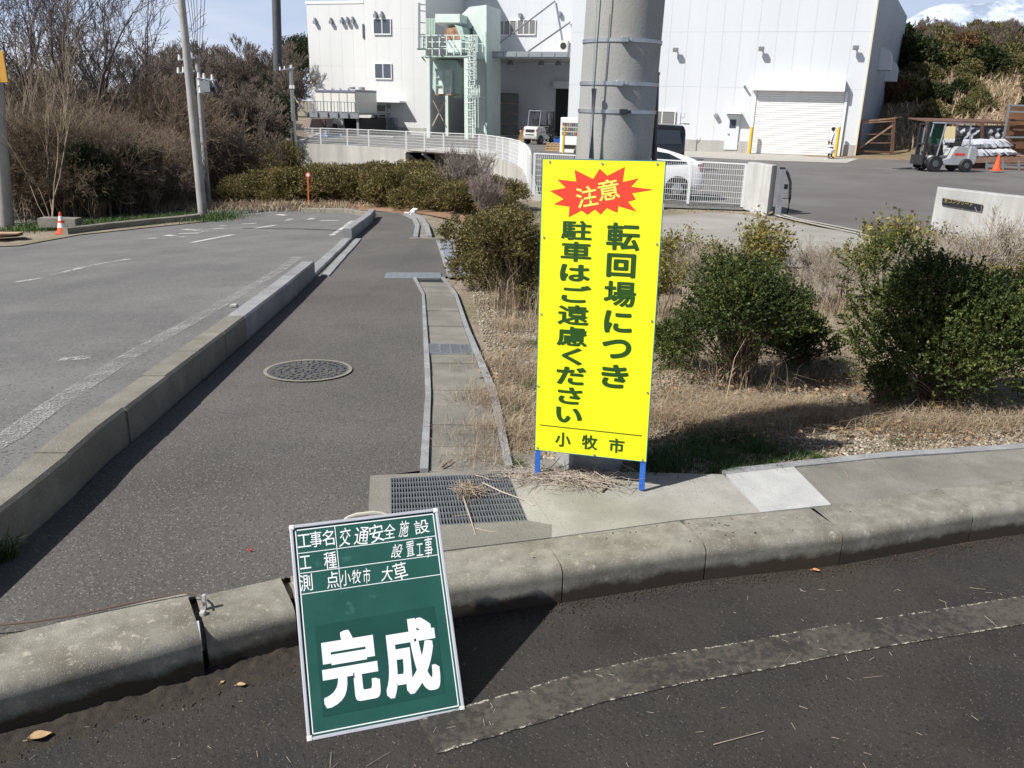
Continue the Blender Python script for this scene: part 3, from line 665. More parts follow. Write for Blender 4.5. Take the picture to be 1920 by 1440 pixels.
p = FL[0]; mb = MB(); mb.prism([Vector((p.x-.02, p.y, -.78)), Vector((-19.2, 95, -.78)), Vector((-18.9, 95, -.78)), Vector((p.x+.28, p.y, -.78))], (0, 0, -3)); mb.build('wall_panel', concrete_wall, rw)
# end wall below the right-hand fence
e0 = Vector((FL[-1].x, FL[-1].y, -.72)); e1 = onz(1245, 386, -.78); 
mb = MB(); mb.prism([e0+Vector((-.12, 0, 0)), Vector((e1.x, e1.y, -.72)), Vector((e1.x, e1.y+.18, -.72)), e0+Vector((-.12, .18, 0))], (0, 0, -.7)); mb.build('end_wall', concrete_wall, rw)
fence_w = mat('white_fence_paint', (.78, .79, .79), rough=.4)
def mesh_panel(th, a, b, h, hw=.03, lift=.06, pitch=.05, wr=.0035, nh=7):
    """welded mesh between two posts: rails + one joined wire mesh; returns nothing"""
    a = Vector(a); b = Vector(b); L = (b-a).length; z = Vector((0, 0, 1)); n_ = int(L/pitch)
    P0 = []; P1 = []
    for i in range(1, n_):
        q = a.lerp(b, i/n_); P0.append(q+z*lift); P1.append(q+z*h)
    for k in range(nh):
        t = lift+(h-lift)*k/(nh-1); P0.append(a+z*t); P1.append(b+z*t)
    V, F = segs(P0, P1, [wr]*len(P0), [wr]*len(P0), 4)
    I = np.array(pmat(th).inverted()); V = V@I[:3, :3].T+I[:3, 3]
    npmesh('mesh_panel', V, F, fence_w, th, kind='stuff')
    MB().bar(a+z*h, b+z*h, .045, .03).build('top_rail', fence_w, th)
def fence(name, label, pts, hf, postw=.06, **kw):
    th = thing(name, label, 'fence', loc=tuple(pts[0]))
    for i, p in enumerate(pts):
        h = hf(i); MB().box((p.x, p.y, p.z+h/2), (postw, postw, h+.02)).build('fence_post', fence_w, th)
    for i in range(len(pts)-1): mesh_panel(th, pts[i], pts[i+1], .5*(hf(i)+hf(i+1)), **kw)
    return th
fp = []
for i in range(len(FL)-1):
    a, b = FL[i].copy(), FL[i+1].copy(); a.z = b.z = -.78; n_ = max(1, round((b-a).length/1.9)); fp += [a.lerp(b, k/n_) for k in range(n_)]
q = FL[-1].copy(); q.z = -.78; fp.append(q); fp = [p+Vector((.04, .1, 0)) for p in fp]
fence('mesh_fence', 'long curved white mesh fence on top of the retaining wall below the factory', fp, lambda i: .85+.25*min(1, i/len(fp)), pitch=.07, wr=.006)
fr = [onz(1002, 369, -.72), onz(1090, 374, -.76), onz(1188, 379, -.78), onz(1293, 375, -.84), onz(1391, 386, -.84)]
a = onG(1000, 372); 
A = Vector((FL[-1].x+.15, FL[-1].y+.1, -.72)); Bp = onz(1391, 387, -.8)
rp_ = [A.lerp(Bp, t) for t in (0, .26, .5, .75, 1)]
fence('mesh_fence', 'straight white mesh fence between the yellow sign and the concrete gate pillar', rp_, lambda i: 1.08, pitch=.055, wr=.0045, nh=8)
# gate pillar, sliding gate end, name wall
gp = thing('gate_pillar', 'weathered concrete gate pillar at the end of the white mesh fence', 'gate pillar', loc=tuple(onG(1420, 402)))
a = onG(1393, 392); b = onG(1437, 403); c = onG(1452, 402); d = a+(c-b)
def extr(pts, z0, z1, nm, m, th, **k): mb = MB(); mb.prism([Vector((p[0], p[1], z0)) for p in pts], (0, 0, z1-z0)); return mb.build(nm, m, th, **k)
ztop = aty(1400, 304, a.y).z
extr([a, b, b+Vector((.22, .30, 0)), a+Vector((.22, .30, 0))], -1.1, ztop, 'pillar_body', concrete_gate, gp, bevel=.015)
ge = thing('sliding_gate', 'end of a sliding gate, grey post with a curved black handle bar beside the pillar', 'gate', loc=tuple(onG(1457, 402)))
g0 = onG(1457, 403); h_ = aty(1464, 317, g0.y).z
MB().bb(g0.x-.05, g0.y-.03, g0.z, g0.x+.08, g0.y+.05, h_).build('post', grey_metal, ge)
Pg = lambda u, v: aty(u, v, g0.y+.02)
mb = MB(); mb.tube([Pg(1463, 316), Pg(1470, 316), Pg(1477, 325), Pg(1482, 342), Pg(1481, 370), Pg(1477, 401)], .035, 8); mb.build('curved_bar', blackpaint, ge, smooth=True)
c_ = Pg(1472, 350); MB().box((c_.x, c_.y, c_.z), (.14, .03, .12)).build('lock_box', blackpaint, ge)
MB().bar(Pg(1466, 372), Pg(1479, 372), .02).build('cross_bar', blackpaint, ge)
# name wall right: sight-line corners on a vertical plane
nw = thing('name_wall', 'pale concrete entrance wall with a dark name plate behind the bushes', 'wall', loc=tuple(onz(1752, 470, -.5)))
w0 = onG(1742, 478); w0.z = -.6
R0 = aty(1762, 352, w0.y)
yaw_nw = -.42
dirn = Vector((math.cos(yaw_nw), math.sin(yaw_nw), 0)); nrm = Vector((dirn.y, -dirn.x, 0))
def onplane(u, v, p, n_): d = ray(u, v); return CP+d*((p-CP).dot(n_)/d.dot(n_))
NWP = Vector((w0.x, w0.y, 0))
tl = onplane(1759, 352, NWP, nrm); tr = onplane(1990, 391, NWP, nrm); bl_ = onplane(1742, 478, NWP, nrm); zt = (tl.z+tr.z)/2
L0 = tl.dot(dirn)-NWP.dot(dirn); 
pA = NWP+dirn*L0; pB = NWP+dirn*(L0+3.4)
mb = MB(); zz = tl.z
mb.prism([Vector((pA.x, pA.y, -1)), Vector((pB.x, pB.y, -1)), Vector((pB.x, pB.y, tr.z)), Vector((pA.x, pA.y, zz))], tuple(-nrm*.28)); mb.build('wall_body', concrete_gate, nw, bevel=.012)
def npt(u, v, o=0.0): return onplane(u, v, NWP+nrm*o, nrm)
plate_c = [npt(1767, 371, .004), npt(1843, 384, .004), npt(1840, 396.5, .004), npt(1766, 384, .004)]
mb = MB(); mb.prism(plate_c, tuple(nrm*.02)); plate = mb.build('name_plate', blackpaint, nw)
gold = mat('brass_lettering', (.45, .36, .17), rough=.4, metal=.5)

def glyphs(txt, size, m, bold=0.0, square=False, n=10, name='lettering', parent=None, shear=0.0):
    """text as a real mesh lying in local XY, centred; bold = stroke growth (fraction of size)"""
    c = bpy.data.curves.new(name, 'FONT'); c.body = txt; c.size = size; c.resolution_u = 6; c.align_x = 'CENTER'; c.align_y = 'CENTER'; c.shear = shear
    o = bpy.data.objects.new(name, c); COL.objects.link(o)
    dg = bpy.context.evaluated_depsgraph_get(); me = bpy.data.meshes.new_from_object(o.evaluated_get(dg)); bpy.data.objects.remove(o)
    nv = len(me.vertices); V = np.empty(nv*3, np.float32); me.vertices.foreach_get('co', V); V = V.reshape(-1, 3)
    me.calc_loop_triangles(); nt_ = len(me.loop_triangles); F = np.empty(nt_*3, np.int32); me.loop_triangles.foreach_get('vertices', F); F = F.reshape(-1, 3)
    lo, hi = V.min(0), V.max(0); V = V-(lo+hi)/2; V[:, 2] = 0
    VV = [V]; FF = [F]
    if bold:
        r = bold*size
        offs = [(math.cos(2*math.pi*k/n), math.sin(2*math.pi*k/n)) for k in range(n)] if not square else [(math.cos(t)/max(abs(math.cos(t)), abs(math.sin(t))), math.sin(t)/max(abs(math.cos(t)), abs(math.sin(t)))) for t in [2*math.pi*k/32+math.pi/4 for k in range(32)]]
        for k, (a, b) in enumerate(offs):
            VV.append(V+np.array([a*r, b*r, -2e-5*(k+1)])); FF.append(F+nv*(k+1))
    o = npmesh(name, np.concatenate(VV), np.concatenate(FF), m, parent); bpy.data.meshes.remove(me); return o, (hi-lo)[:2]
def place(o, c, ex, ey, ez, sx=1, sy=1, parent=None):
    M = Matrix((Vector(ex)*sx, Vector(ey)*sy, Vector(ez))).transposed().to_4x4(); M.translation = c
    if parent is not None: o.parent = parent; M = pmat(parent).inverted() @ M
    o.matrix_basis = M
Z3 = Vector((0, 0, 1))
for txt, u, v, w_ in (('生コンクリート', 1797, 379, .40),):
    o, dm = glyphs(txt, .075, gold, .02, parent=None); ce = npt(u, v, .03); sl_ = (plate_c[1]-plate_c[0]).normalized()
    wd = (npt(1825, 383)-npt(1772, 374)).length; place(o, ce, sl_, nrm.cross(sl_)*-1 if nrm.cross(sl_).z < 0 else nrm.cross(sl_), nrm, wd/dm[0], 1.0, nw)

# ================================================================== FACTORY
TH = math.atan2(-.306, .952); EX = Vector((math.cos(TH), math.sin(TH), 0)); EYv = Vector((-EX.y, EX.x, 0))
class Fr:
    def __init__(s, O): s.O = Vector((O.x, O.y, 0))
    def w(s, u, v, off=0.0): return onplane(u, v, s.O+EYv*off, EYv)
    def l(s, u, v, off=0.0): p = s.w(u, v, off)-s.O; return Vector((p.dot(EX), off, p.z))
FA = Fr(aty(800, 250, 68.8)); FC = Fr(aty(1620, 290, 50.0))
def fthing(name, label, cat, F, u, v, off=0, group=None):
    p = F.w(u, v, off); p.z = max(p.z, -.85) if False else p.z
    return thing(name, label, cat, loc=tuple(p), rz=TH, group=group)
def W2(F, x, y, z): return F.O+EX*x+EYv*y+Vector((0, 0, z))
def fbox(mb, F, x0, x1, y0, y1, z0, z1):
    c = W2(F, (x0+x1)/2, (y0+y1)/2, (z0+z1)/2); mb.box(c, (abs(x1-x0), abs(y1-y0), abs(z1-z0)), rz=TH); return mb
def pbox(mb, F, u0, v0, u1, v1, off, dep):
    a = F.l(u0, v0, off); b = F.l(u1, v1, off); um, vm = (u0+u1)/2, (v0+v1)/2
    x0 = F.l(u0, vm, off).x; x1 = F.l(u1, vm, off).x; z0 = F.l(um, v1, off).z; z1 = F.l(um, v0, off).z
    fbox(mb, F, x0, x1, off, off+dep, z0, z1); return x0, x1, z0, z1
ZG = -.85
bldA = thing('factory_building', 'tall white factory block at the left with two small windows one above the other', 'building', loc=tuple(W2(FA, 0, 0, ZG)), rz=TH)
xA0 = FA.l(581, 150).x; zA = FA.l(630, 7).z; xs = FA.l(681, 5).x; zA2 = zA+5.5; DEP = 26.0
mb = MB(); fbox(mb, FA, xA0, xs, .066, DEP, ZG, zA); mb.build('wall', wall_white, bldA)
mb = MB(); fbox(mb, FA, xs+.002, 0, .06, DEP, ZG, zA2); mb.build('wall', wall_white, bldA)
mb = MB(); fbox(mb, FA, xA0-.06, xs, .0, DEP+.1, zA+.002, zA+.22); mb.build('parapet_cap', white, bldA)
zb0 = ZG+.55
mb = MB(); fbox(mb, FA, xA0, 0.01, .0, .05, ZG-.3, zb0); mb.build('plinth', concrete_wall, bldA)
def panels(F, x0, x1, z0, z1, wdt, hgt, m, parent, off=0.04, th=.018, holes=()):
    nx = max(1, round((x1-x0)/wdt)); nz = max(1, round((z1-z0)/hgt)); dx = (x1-x0)/nx; dz = (z1-z0)/nz; g_ = .004
    for i in range(nx):
        for j in range(nz):
            mb = MB(); fbox(mb, F, x0+i*dx+g_, x0+(i+1)*dx-g_, off, off+th, z0+j*dz+g_, z0+(j+1)*dz-g_); mb.build('panel', m, parent)
panels(FA, xA0, xs, zb0, zA, 1.0, 4.0, wall_white, bldA); panels(FA, xs, 0, zb0, zA2, 1.0, 4.0, wall_white, bldA)
def window(F, u0, v0, u1, v1, parent, nsash=2, g=glass, fw=.06, off=0.0):
    mb = MB(); x0, x1, z0, z1 = pbox(mb, F, u0, v0, u1, v1, off-.04, .035); o = MB()
    W_ = x1-x0
    fr_ = MB()
    for X0, X1, Z0, Z1 in ((x0-fw, x1+fw, z1, z1+fw), (x0-fw, x1+fw, z0-fw*1.4, z0), (x0-fw, x0, z0, z1), (x1, x1+fw, z0, z1)): fbox(fr_, F, X0, X1, off-.07, off-.0, Z0, Z1)
    for k in range(1, nsash): fbox(fr_, F, x0+W_*k/nsash-.03, x0+W_*k/nsash+.03, off-.065, off-.0, z0, z1)
    w_ = fr_.build('window', white, parent)
    for k in range(nsash):
        q_ = MB(); fbox(q_, F, x0+W_*k/nsash+.03, x0+W_*(k+1)/nsash-.03, off-.045, off-.01, z0, z1); q_.build('pane', g, w_)
window(FA, 701, 36, 731.5, 63, bldA); window(FA, 703.5, 120, 733, 146.5, bldA)
mb = MB(); pbox(mb, FA, 679.5, 45, 682.5, 72, -.03, .04); mb.build('slit_window', glass, bldA)
for u, v in [(592, 41), (622, 41), (642.5, 40), (652.5, 39.5), (662.5, 39), (705, 29), (717, 29)]:
    mb = MB(); p = FA.l(u, v); fbox(mb, FA, p.x-.12, p.x+.12, -.28, 0, p.z-.16, p.z+.08); fbox(mb, FA, p.x-.07, p.x+.02, -.18, 0, p.z+.081, p.z+.3); mb.build('vent_hood', grey_metal, bldA)
# entrance canopy + doors
mb = MB(); c0 = FA.l(690, 191, -1.2); c1 = FA.l(747, 191, -1.2); cz = c0.z
mb.prism([W2(FA, c0.x-.9, -1.0, cz), W2(FA, c1.x, -1.0, cz), W2(FA, c1.x, 0, cz), W2(FA, c0.x-.9, 0, cz)], (0, 0, .12)); mb.build('canopy', white, bldA)
x0 = FA.l(697, 225).x; x1 = FA.l(723.5, 225).x; zt = FA.l(710, 197).z; zd = FA.l(710, 209).z; xm = (x0+x1)/2
mb = MB()
for X0, X1, Z0, Z1 in ((x0-.1, x0, ZG, zt), (x1, x1+.1, ZG, zt), (x0-.1, x1+.1, zt, zt+.1), (x0, x1, zd-.12, zd+.02), (xm-.12, xm+.12, ZG, zd-.12)): fbox(mb, FA, X0, X1, -.06, .0, Z0, Z1)
dr = mb.build('door_frame', white, bldA)
mb = MB(); fbox(mb, FA, x0, x1, -.02, -.005, zd+.02, zt); mb.build('transom', glass2, dr)
for X0, X1 in ((x0, xm-.12), (xm+.12, x1)):
    mb = MB(); fbox(mb, FA, X0, X1, -.03, -.005, ZG, zd-.12); mb.build('pane', glass, dr)
mb = MB(); pbox(mb, FA, 731, 221, 740, 235, -.5, .48); mb.build('wall_cabinet', grey_metal, bldA)
p = FA.l(730, 200); mb = MB(); mb.tube([W2(FA, p.x, -.3, p.z), W2(FA, p.x, -.01, p.z)], .14, 12); mb.build('wall_lamp', grey_metal, bldA)

# set back block
bldB = thing('factory_building', 'set back white factory wall behind the green tower, shaded below its loading canopy', 'building', loc=tuple(W2(FA, 6, 8, ZG)), rz=TH)
OB = 8.0; xB1 = FA.l(1100, 150, OB).x
mb = MB(); fbox(mb, FA, .01, xB1, OB+.06, DEP, ZG, zA2+2); mb.build('wall', wall_white2, bldB)
panels(FA, .02, xB1, ZG+.5, zA2+2, 1.4, 4.0, wall_white2, bldB, off=OB+.04)
mb = MB(); fbox(mb, FA, .02, xB1, OB-.02, OB+.05, ZG-.2, ZG+.5); mb.build('plinth', concrete_wall, bldB)
window(FA, 934, 39, 967, 65, bldB, 3, glass2, off=OB); window(FA, 971, 38, 1003, 64, bldB, 3, glass2, off=OB)
for u, v in ((976, 30), (928, 32), (1050, 27)):
    mb = MB(); p = FA.l(u, v, OB); fbox(mb, FA, p.x-.12, p.x+.12, OB-.25, OB, p.z-.12, p.z+.2); mb.build('vent_hood', grey_metal, bldB)
mb = MB(); pbox(mb, FA, 1049, 76, 1064, 99, OB-.6, .55); ac = mb.build('air_conditioner', offwhite, bldB)
p = FA.l(1056, 86, OB-.62); mb = MB(); mb.tube([W2(FA, p.x, OB-.63, p.z), W2(FA, p.x, OB-.6, p.z)], .26, 16); mb.build('fan_grille', black, ac)
mb = MB(); pbox(mb, FA, 1041, 167, 1070, 262, OB-.05, .04); mb.build('dark_doorway', darkm, bldB)
mb = MB(); pbox(mb, FA, 1037, 152, 1066, 166, OB-.5, .45); mb.build('shutter_box', wall_white2, bldB)
p = FA.l(1003, 208, OB); mb = MB(); mb.tube([W2(FA, p.x, OB-.3, p.z), W2(FA, p.x, OB-.01, p.z)], .16, 12); mb.build('wall_lamp', grey_metal, bldB)
# loading canopy with tie rods
cx0 = FA.l(876, 105, .5).x; cx1 = FA.l(1066, 105, .5).x; cz = FA.l(970, 108, .5).z; YF = .5
lc = thing('loading_canopy', 'flat grey loading canopy hung from tie rods over the dock', 'canopy', loc=tuple(W2(FA, (cx0+cx1)/2, 4, cz)), rz=TH)
mb = MB(); fbox(mb, FA, cx0, cx1, YF, OB-.01, cz, cz+.08); mb.build('soffit', mat('soffit_paint', (.62, .60, .58), (.55, .53, .5), 1, .6), lc)
mb = MB(); fbox(mb, FA, cx0-.08, cx1, YF-.1, YF-.002, cz-.04, cz+.42); mb.build('fascia', grey_metal, lc)
nf = 8
for i in range(nf):
    a_ = cx0+(cx1-cx0)*i/nf; mb = MB(); fbox(mb, FA, a_+.03, a_+(cx1-cx0)/nf-.03, YF-.16, YF-.102, cz+.05, cz+.34); mb.build('fascia_panel', steel, lc)
for a_, b_ in (((915, 93), (1040, 2)), ((988, 98), (1068, 42))):
    A = FA.l(*a_, 1.0); mb = MB(); B_ = FA.l(*b_, OB-.1); mb.tube([W2(FA, A.x, 1.0, cz+.4), W2(FA, B_.x, OB-.05, B_.z)], .07, 8); mb.build('tie_rod', grey_metal, lc)
for u in (957, 1015, 1047):
    p = FA.l(u, 120, 4); mb = MB(); mb.tube([W2(FA, p.x, 4, cz-.35), W2(FA, p.x, 4, cz-.01)], [.28, .1], 10); mb.build('lamp', grey_metal, lc)

# right hall C
bldC = thing('factory_building', 'huge white hall with a roller shutter and three wall lights, right of the concrete pole', 'building', loc=tuple(W2(FC, 0, 0, ZG)), rz=TH)
xC0 = FC.l(1067, 150).x; xC1 = FC.l(1611, 230).x; zC = 9.2
cr_ = W2(FC, xC1, 0, 0); bk = aty(1681, 150, 72); bk2 = W2(FC, xC0, 22, 0)
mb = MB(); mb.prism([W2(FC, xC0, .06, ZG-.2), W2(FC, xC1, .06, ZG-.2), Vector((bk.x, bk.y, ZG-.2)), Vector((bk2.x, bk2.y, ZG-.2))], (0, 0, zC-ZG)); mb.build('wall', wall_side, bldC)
zc0 = FC.l(1300, 262).z
panels(FC, xC0, xC1-.0, zc0, zC-.2, 1.0, 3.2, wall_white2, bldC)
mb = MB(); fbox(mb, FC, xC0, xC1, 0.0, .05, ZG-.3, zc0); mb.build('plinth', concrete_wall, bldC)
mb = MB(); fbox(mb, FC, xC1, xC1+.06, -.03, .055, ZG, zC-.2); mb.build('corner_trim', mat('yellowed_trim', (.62, .57, .40), rough=.6), bldC)
# side wall panels
sdir = Vector((bk.x-cr_.x, bk.y-cr_.y, 0)); SL = sdir.length; sdir.normalize(); sn = Vector((sdir.y, -sdir.x, 0))
for i in range(14):
    a_ = cr_+sdir*(SL*i/14+.02)+sn*.035; b_ = cr_+sdir*(SL*(i+1)/14-.02)+sn*.035
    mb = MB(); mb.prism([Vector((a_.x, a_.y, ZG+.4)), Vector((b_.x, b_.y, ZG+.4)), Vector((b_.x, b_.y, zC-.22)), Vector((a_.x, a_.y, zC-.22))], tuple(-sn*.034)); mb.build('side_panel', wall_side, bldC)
for (u, v, sz) in ((1649, 112, 1.05), (1661, 134, 1.1), (1671, 150, 1.15)):
    q = onplane(u, v, cr_, sn); mb = MB(); A = q-sdir*sz*.6; B = q+sdir*sz*.6
    prof = [Vector((0, 0, -sz*.6))]+[Vector((math.sin(t), 0, math.cos(t)-.0))*sz*.7 for t in (1.57, 1.2, .8, .4, 0)]
    pts_ = [A+sn*(p.x)+Z3*p.z for p in prof[:1]]+[A+sn*p.x+Z3*p.z for p in prof[1:]]
    pts_ = [A+sn*.0+Z3*(-sz*.6), A+sn*sz*.7+Z3*(-sz*.6)]+[A+sn*p.x+Z3*p.z for p in prof[1:]]
    mb.prism(pts_, tuple(sdir*sz*1.2)); mb.build('exhaust_hood', wall_white2, bldC)
# roller shutter
mb = MB(); x0, x1, z0, z1 = pbox(mb, FC, 1413, 171, 1578, 287, -.02, .015); sh = mb.build('shutter_backing', wall_white2, bldC)
sh_m = mat('shutter_paint', (.80, .80, .78), (.75, .74, .72), 1.5, .5)
zz = ZG+.02; mb = MB(); k = 0
while zz < z1:
    mb.prism([W2(FC, x0+.05, -.025, zz), W2(FC, x0+.05, -.055, zz+.03), W2(FC, x0+.05, -.055, zz+.09), W2(FC, x0+.05, -.025, zz+.125)], tuple(EX*(x1-x0-.1))); zz += .13
mb.build('shutter_slats', sh_m, bldC, kind='stuff')
mb = MB(); hx0, hx1, hz0, hz1 = pbox(mb, FC, 1411, 147.5, 1586, 171, -.5, .49); mb.build('shutter_box', white, bldC, bevel=.03)
for X in (x0-.14, x1): mb = MB(); fbox(mb, FC, X, X+.14, -.10, -.002, ZG, z1); mb.build('shutter_rail', white, bldC)
# small door + hood
mb = MB(); x0, x1, z0, z1 = pbox(mb, FC, 1360, 215, 1385, 281, -.05, .045); dd = mb.build('door', wall_white2, bldC, bevel=.01)
mb = MB(); pbox(mb, FC, 1368, 224, 1380, 240, -.07, .018); mb.build('pane', glass, dd)
p = FC.l(1365, 251); mb = MB(); fbox(mb, FC, p.x-.03, p.x+.08, -.11, -.052, p.z-.02, p.z+.02); mb.build('handle', steel, dd)
mb = MB(); pbox(mb, FC, 1360, 210.5, 1390, 213.5, -.55, .54); mb.build('door_hood', white, bldC)
p = FC.l(1343, 217); mb = MB(); mb.tube([W2(FC, p.x, -.2, p.z), W2(FC, p.x, -.005, p.z)], .13, 14); mb.build('wall_lamp', grey_metal, bldC)
window(FC, 1218, 209, 1264, 243, bldC, 2, glass2)
for u, v in ((1268, 94), (1428, 92), (1604, 90)):
    p = FC.l(u, v); mb = MB(); fbox(mb, FC, p.x-.16, p.x+.16, -.42, -.2, p.z-.12, p.z+.12); ff = mb.build('floodlight', grey_metal, bldC, bevel=.02)
    mb = MB(); fbox(mb, FC, p.x-.03, p.x+.03, -.198, 0, p.z-.03, p.z+.03); mb.build('bracket', grey_metal, ff)
    mb = MB(); fbox(mb, FC, p.x-.13, p.x+.13, -.432, -.421, p.z-.07, p.z+.09); mb.build('lens', glass2, ff)
p = FC.l(1396, 159); mb = MB(); mb.tube([W2(FC, p.x, -.35, p.z), W2(FC, p.x+.05, -.02, p.z-.15)], .07, 8); mb.build('camera', grey_metal, bldC)
# yellow bollards by the shutter
for (u, side) in ((1405, 'left'), (1567, 'right')):
    p = FC.w(u, 284, -.6); t = fthing('bollard', 'yellow guard post at the %s side of the roller shutter' % side, 'bollard', FC, u, 284, -.6, 'yellow posts flanking the roller shutter')
    MB().tube([(p.x, p.y, ZG), (p.x, p.y, FC.w(u, 238, -.6).z)], .10, 12).build('post', yellow_b, t, smooth=True)
# drain channel + parking line + apron at shutter
sheet([tuple(FC.w(u, v, 0).to_2d()) for u, v in ()] or [tuple(onz(u, v, ZG).to_2d()) for u, v in [(1262, 283), (1410, 285), (1600, 292), (1622, 294), (1586, 306), (1400, 300), (1262, 293)]], flat=ZG, off=.012, name='loading_apron', m=strip_m, kind='structure')
for a_, b_ in (((1386, 284), (1358, 296)), ((1565, 290), (1543, 302)), ((1608, 292), (1588, 305))):
    ribbon('bay_line', [onz(*a_, ZG), onz(*b_, ZG)], .1, lw2, .018, flat=ZG)
# pipe on stand with block
p = onz(1271, 284, ZG); t = thing('downpipe_stand', 'thin grey standpipe on a yellow foot against the hall wall', 'pipe', loc=tuple(p))
mb = MB(); top = aty(1277, 212, p.y); mb.tube([p, (p.x, p.y, top.z)], .025, 6); mb.tube([(p.x, p.y, top.z-.25), (p.x+.22, p.y, top.z-.25), (p.x+.22, p.y, top.z)], .018, 6); mb.build('pipe', grey_metal, t)
MB().box((p.x, p.y, p.z+.1), (.34, .3, .2)).build('foot', mat('tan_block', (.55, .40, .22), rough=.8), t)
# ================================================================== YELLOW SIGN
def Rm(ax, a): return Matrix.Rotation(a, 3, ax)
SW, SH, SLEG = .495, 1.26, .136
SM = Rm('Z', -.2609) @ Rm('X', -.0498) @ Rm('Y', -.0193)
SO = Vector((.112, 3.4262, 0)); sX, sY, sZ = SM @ Vector((1, 0, 0)), SM @ Vector((0, 1, 0)), SM @ Vector((0, 0, 1))
def sg(x, z, y=0.0): return SO+sX*x+sZ*z+sY*y
sign = thing('notice_sign', 'tall yellow notice sign with red star burst and green lettering on blue legs', 'sign', loc=tuple(SO))
yel = mat('sign_yellow', (.88, .86, .012), (.86, .80, .012), 3, rough=.38, spec=.45, bump=.0012, bscale=4); redp = mat('sign_red', (.75, .05, .02), rough=.45); grp = mat('sign_green', (.016, .07, .004), rough=.45)
bluep = mat('sign_blue', (.015, .09, .45), (.03, .14, .5), 20, .45); teal = mat('sign_teal', (.02, .20, .25), rough=.5)
def sbox(mb, x0, x1, z0, z1, y0, y1): mb.box(sg((x0+x1)/2, (z0+z1)/2, (y0+y1)/2), (abs(x1-x0), abs(y1-y0), abs(z1-z0)), M=SM); return mb
sbox(MB(), 0, SW, SLEG, SLEG+SH, 0, .0016).build('panel', yel, sign)
fr_ = MB(); e = .003
for x0, x1, z0, z1 in ((-e, 0, SLEG-e, SLEG+SH+e), (SW, SW+e, SLEG-e, SLEG+SH+e), (0, SW, SLEG+SH, SLEG+SH+e), (0, SW, SLEG-e, SLEG)): sbox(fr_, x0, x1, z0, z1, -.0005, .012)
fr_.build('panel_edge', teal, sign)
for x in (.0, SW-.024):
    mb = MB(); sbox(mb, x, x+.024, 0, SLEG+SH-.005, .003, .006); sbox(mb, x+(0 if x < .1 else .021), x+(.003 if x < .1 else .024), 0, SLEG+SH-.005, .0065, .026); mb.build('leg', bluep, sign)
mb = MB()
for z in (SLEG+.01, SLEG+SH*.5, SLEG+SH-.035): sbox(mb, .025, SW-.025, z, z+.024, .006, .009)
mb.build('cross_rail', bluep, sign)
def spt(u, v, o=0.0): return onplane(u, v, SO-sY*o, sY)
burst = [(262, 657), (372, 635), (312, 577), (445, 592), (432, 510), (562, 574), (607, 502), (660, 552), (781, 490), (765, 595), (877, 570), (822, 628), (980, 648), (830, 672), (858, 715), (802, 731), (862, 800), (735, 762), (728, 808), (655, 775), (612, 820), (572, 785), (522, 822), (480, 793), (392, 838), (398, 765), (288, 750), (358, 712)]
bp = [spt(960+x/3.692, 180+y/3.692, .0012) for x, y in burst]; cc = sum(bp, Vector())/len(bp)
MB().add([cc]+bp, [(0, (i+1) % len(bp)+1, i+1) for i in range(len(bp))]).build('star_burst', redp, sign)
def sglyph(ch, u, v, wpx, hpx, m, bold, rot=0.0, square=False, off=.0016):
    o, dm = glyphs(ch, 1.0, m, bold, square, 12, 'lettering'); c = spt(u, v, off)
    w = (spt(u+wpx/2, v)-spt(u-wpx/2, v)).length; h = (spt(u, v+hpx/2)-spt(u, v-hpx/2)).length
    ex = sX*math.cos(rot)+sZ*math.sin(rot); ez = -sX*math.sin(rot)+sZ*math.cos(rot)
    k = 1/(1+0); place(o, c, ex, ez, -sY, w/(dm[0]+2*bold), h/(dm[1]+2*bold), sign)
    M = o.matrix_basis.copy(); o.matrix_basis = M @ Matrix.Diagonal((1, 1, 1, 1))
z5 = lambda x, y: (960+x/2.118, 280+y/2.118)
for ch, x, y, w, h in [('転', 441, 347, 134, 110), ('回', 433, 462, 116, 96), ('場', 428, 575, 128, 102), ('に', 421, 686, 112, 90), ('つ', 415, 793, 116, 78), ('き', 408, 902, 108, 94),
                       ('駐', 256, 322, 122, 78), ('車', 254, 407, 122, 80), ('は', 250, 491, 120, 68), ('ご', 255, 575, 118, 70), ('遠', 243, 658, 124, 80), ('慮', 238, 743, 122, 78), ('く', 238, 822, 82, 68), ('だ', 235, 900, 118, 72), ('さ', 230, 979, 98, 68), ('い', 226, 1056, 104, 62)]:
    sglyph(ch, *z5(x, y), w/2.118, h/2.118, grp, .038 if ch not in '駐遠慮場車転' else .028, 0)
for ch, x, y in (('小', 202, 1153), ('牧', 308, 1164), ('市', 415, 1177)): sglyph(ch, *z5(x, y), 62/2.118, 58/2.118, grp, .028)
for ch, x, y in (('注', 297, 188), ('意', 383, 161)): sglyph(ch, *z5(x, y), 84/2.118, 82/2.118, mat('sign_pale_yellow', (.85, .80, .12), rough=.45), .014, .20, True, .0026)
a = spt(*z5(110, 1094), .0014); b = spt(*z5(516, 1138), .0014); mb = MB(); mb.add([a+sZ*.002, a-sZ*.002, b-sZ*.002, b+sZ*.002], [(0, 1, 2, 3)]); mb.build('rule_line', grp, sign)
for x, y in [(149, 48), (358, 56), (577, 58), (126, 349), (575, 376), (116, 654), (555, 682), (104, 940), (538, 966), (101, 1185), (327, 1213), (518, 1233)]:
    c = spt(*z5(x, y), .001); MB().tube([c, c-sY*.003], .0045, 10).build('bolt', steel, sign)

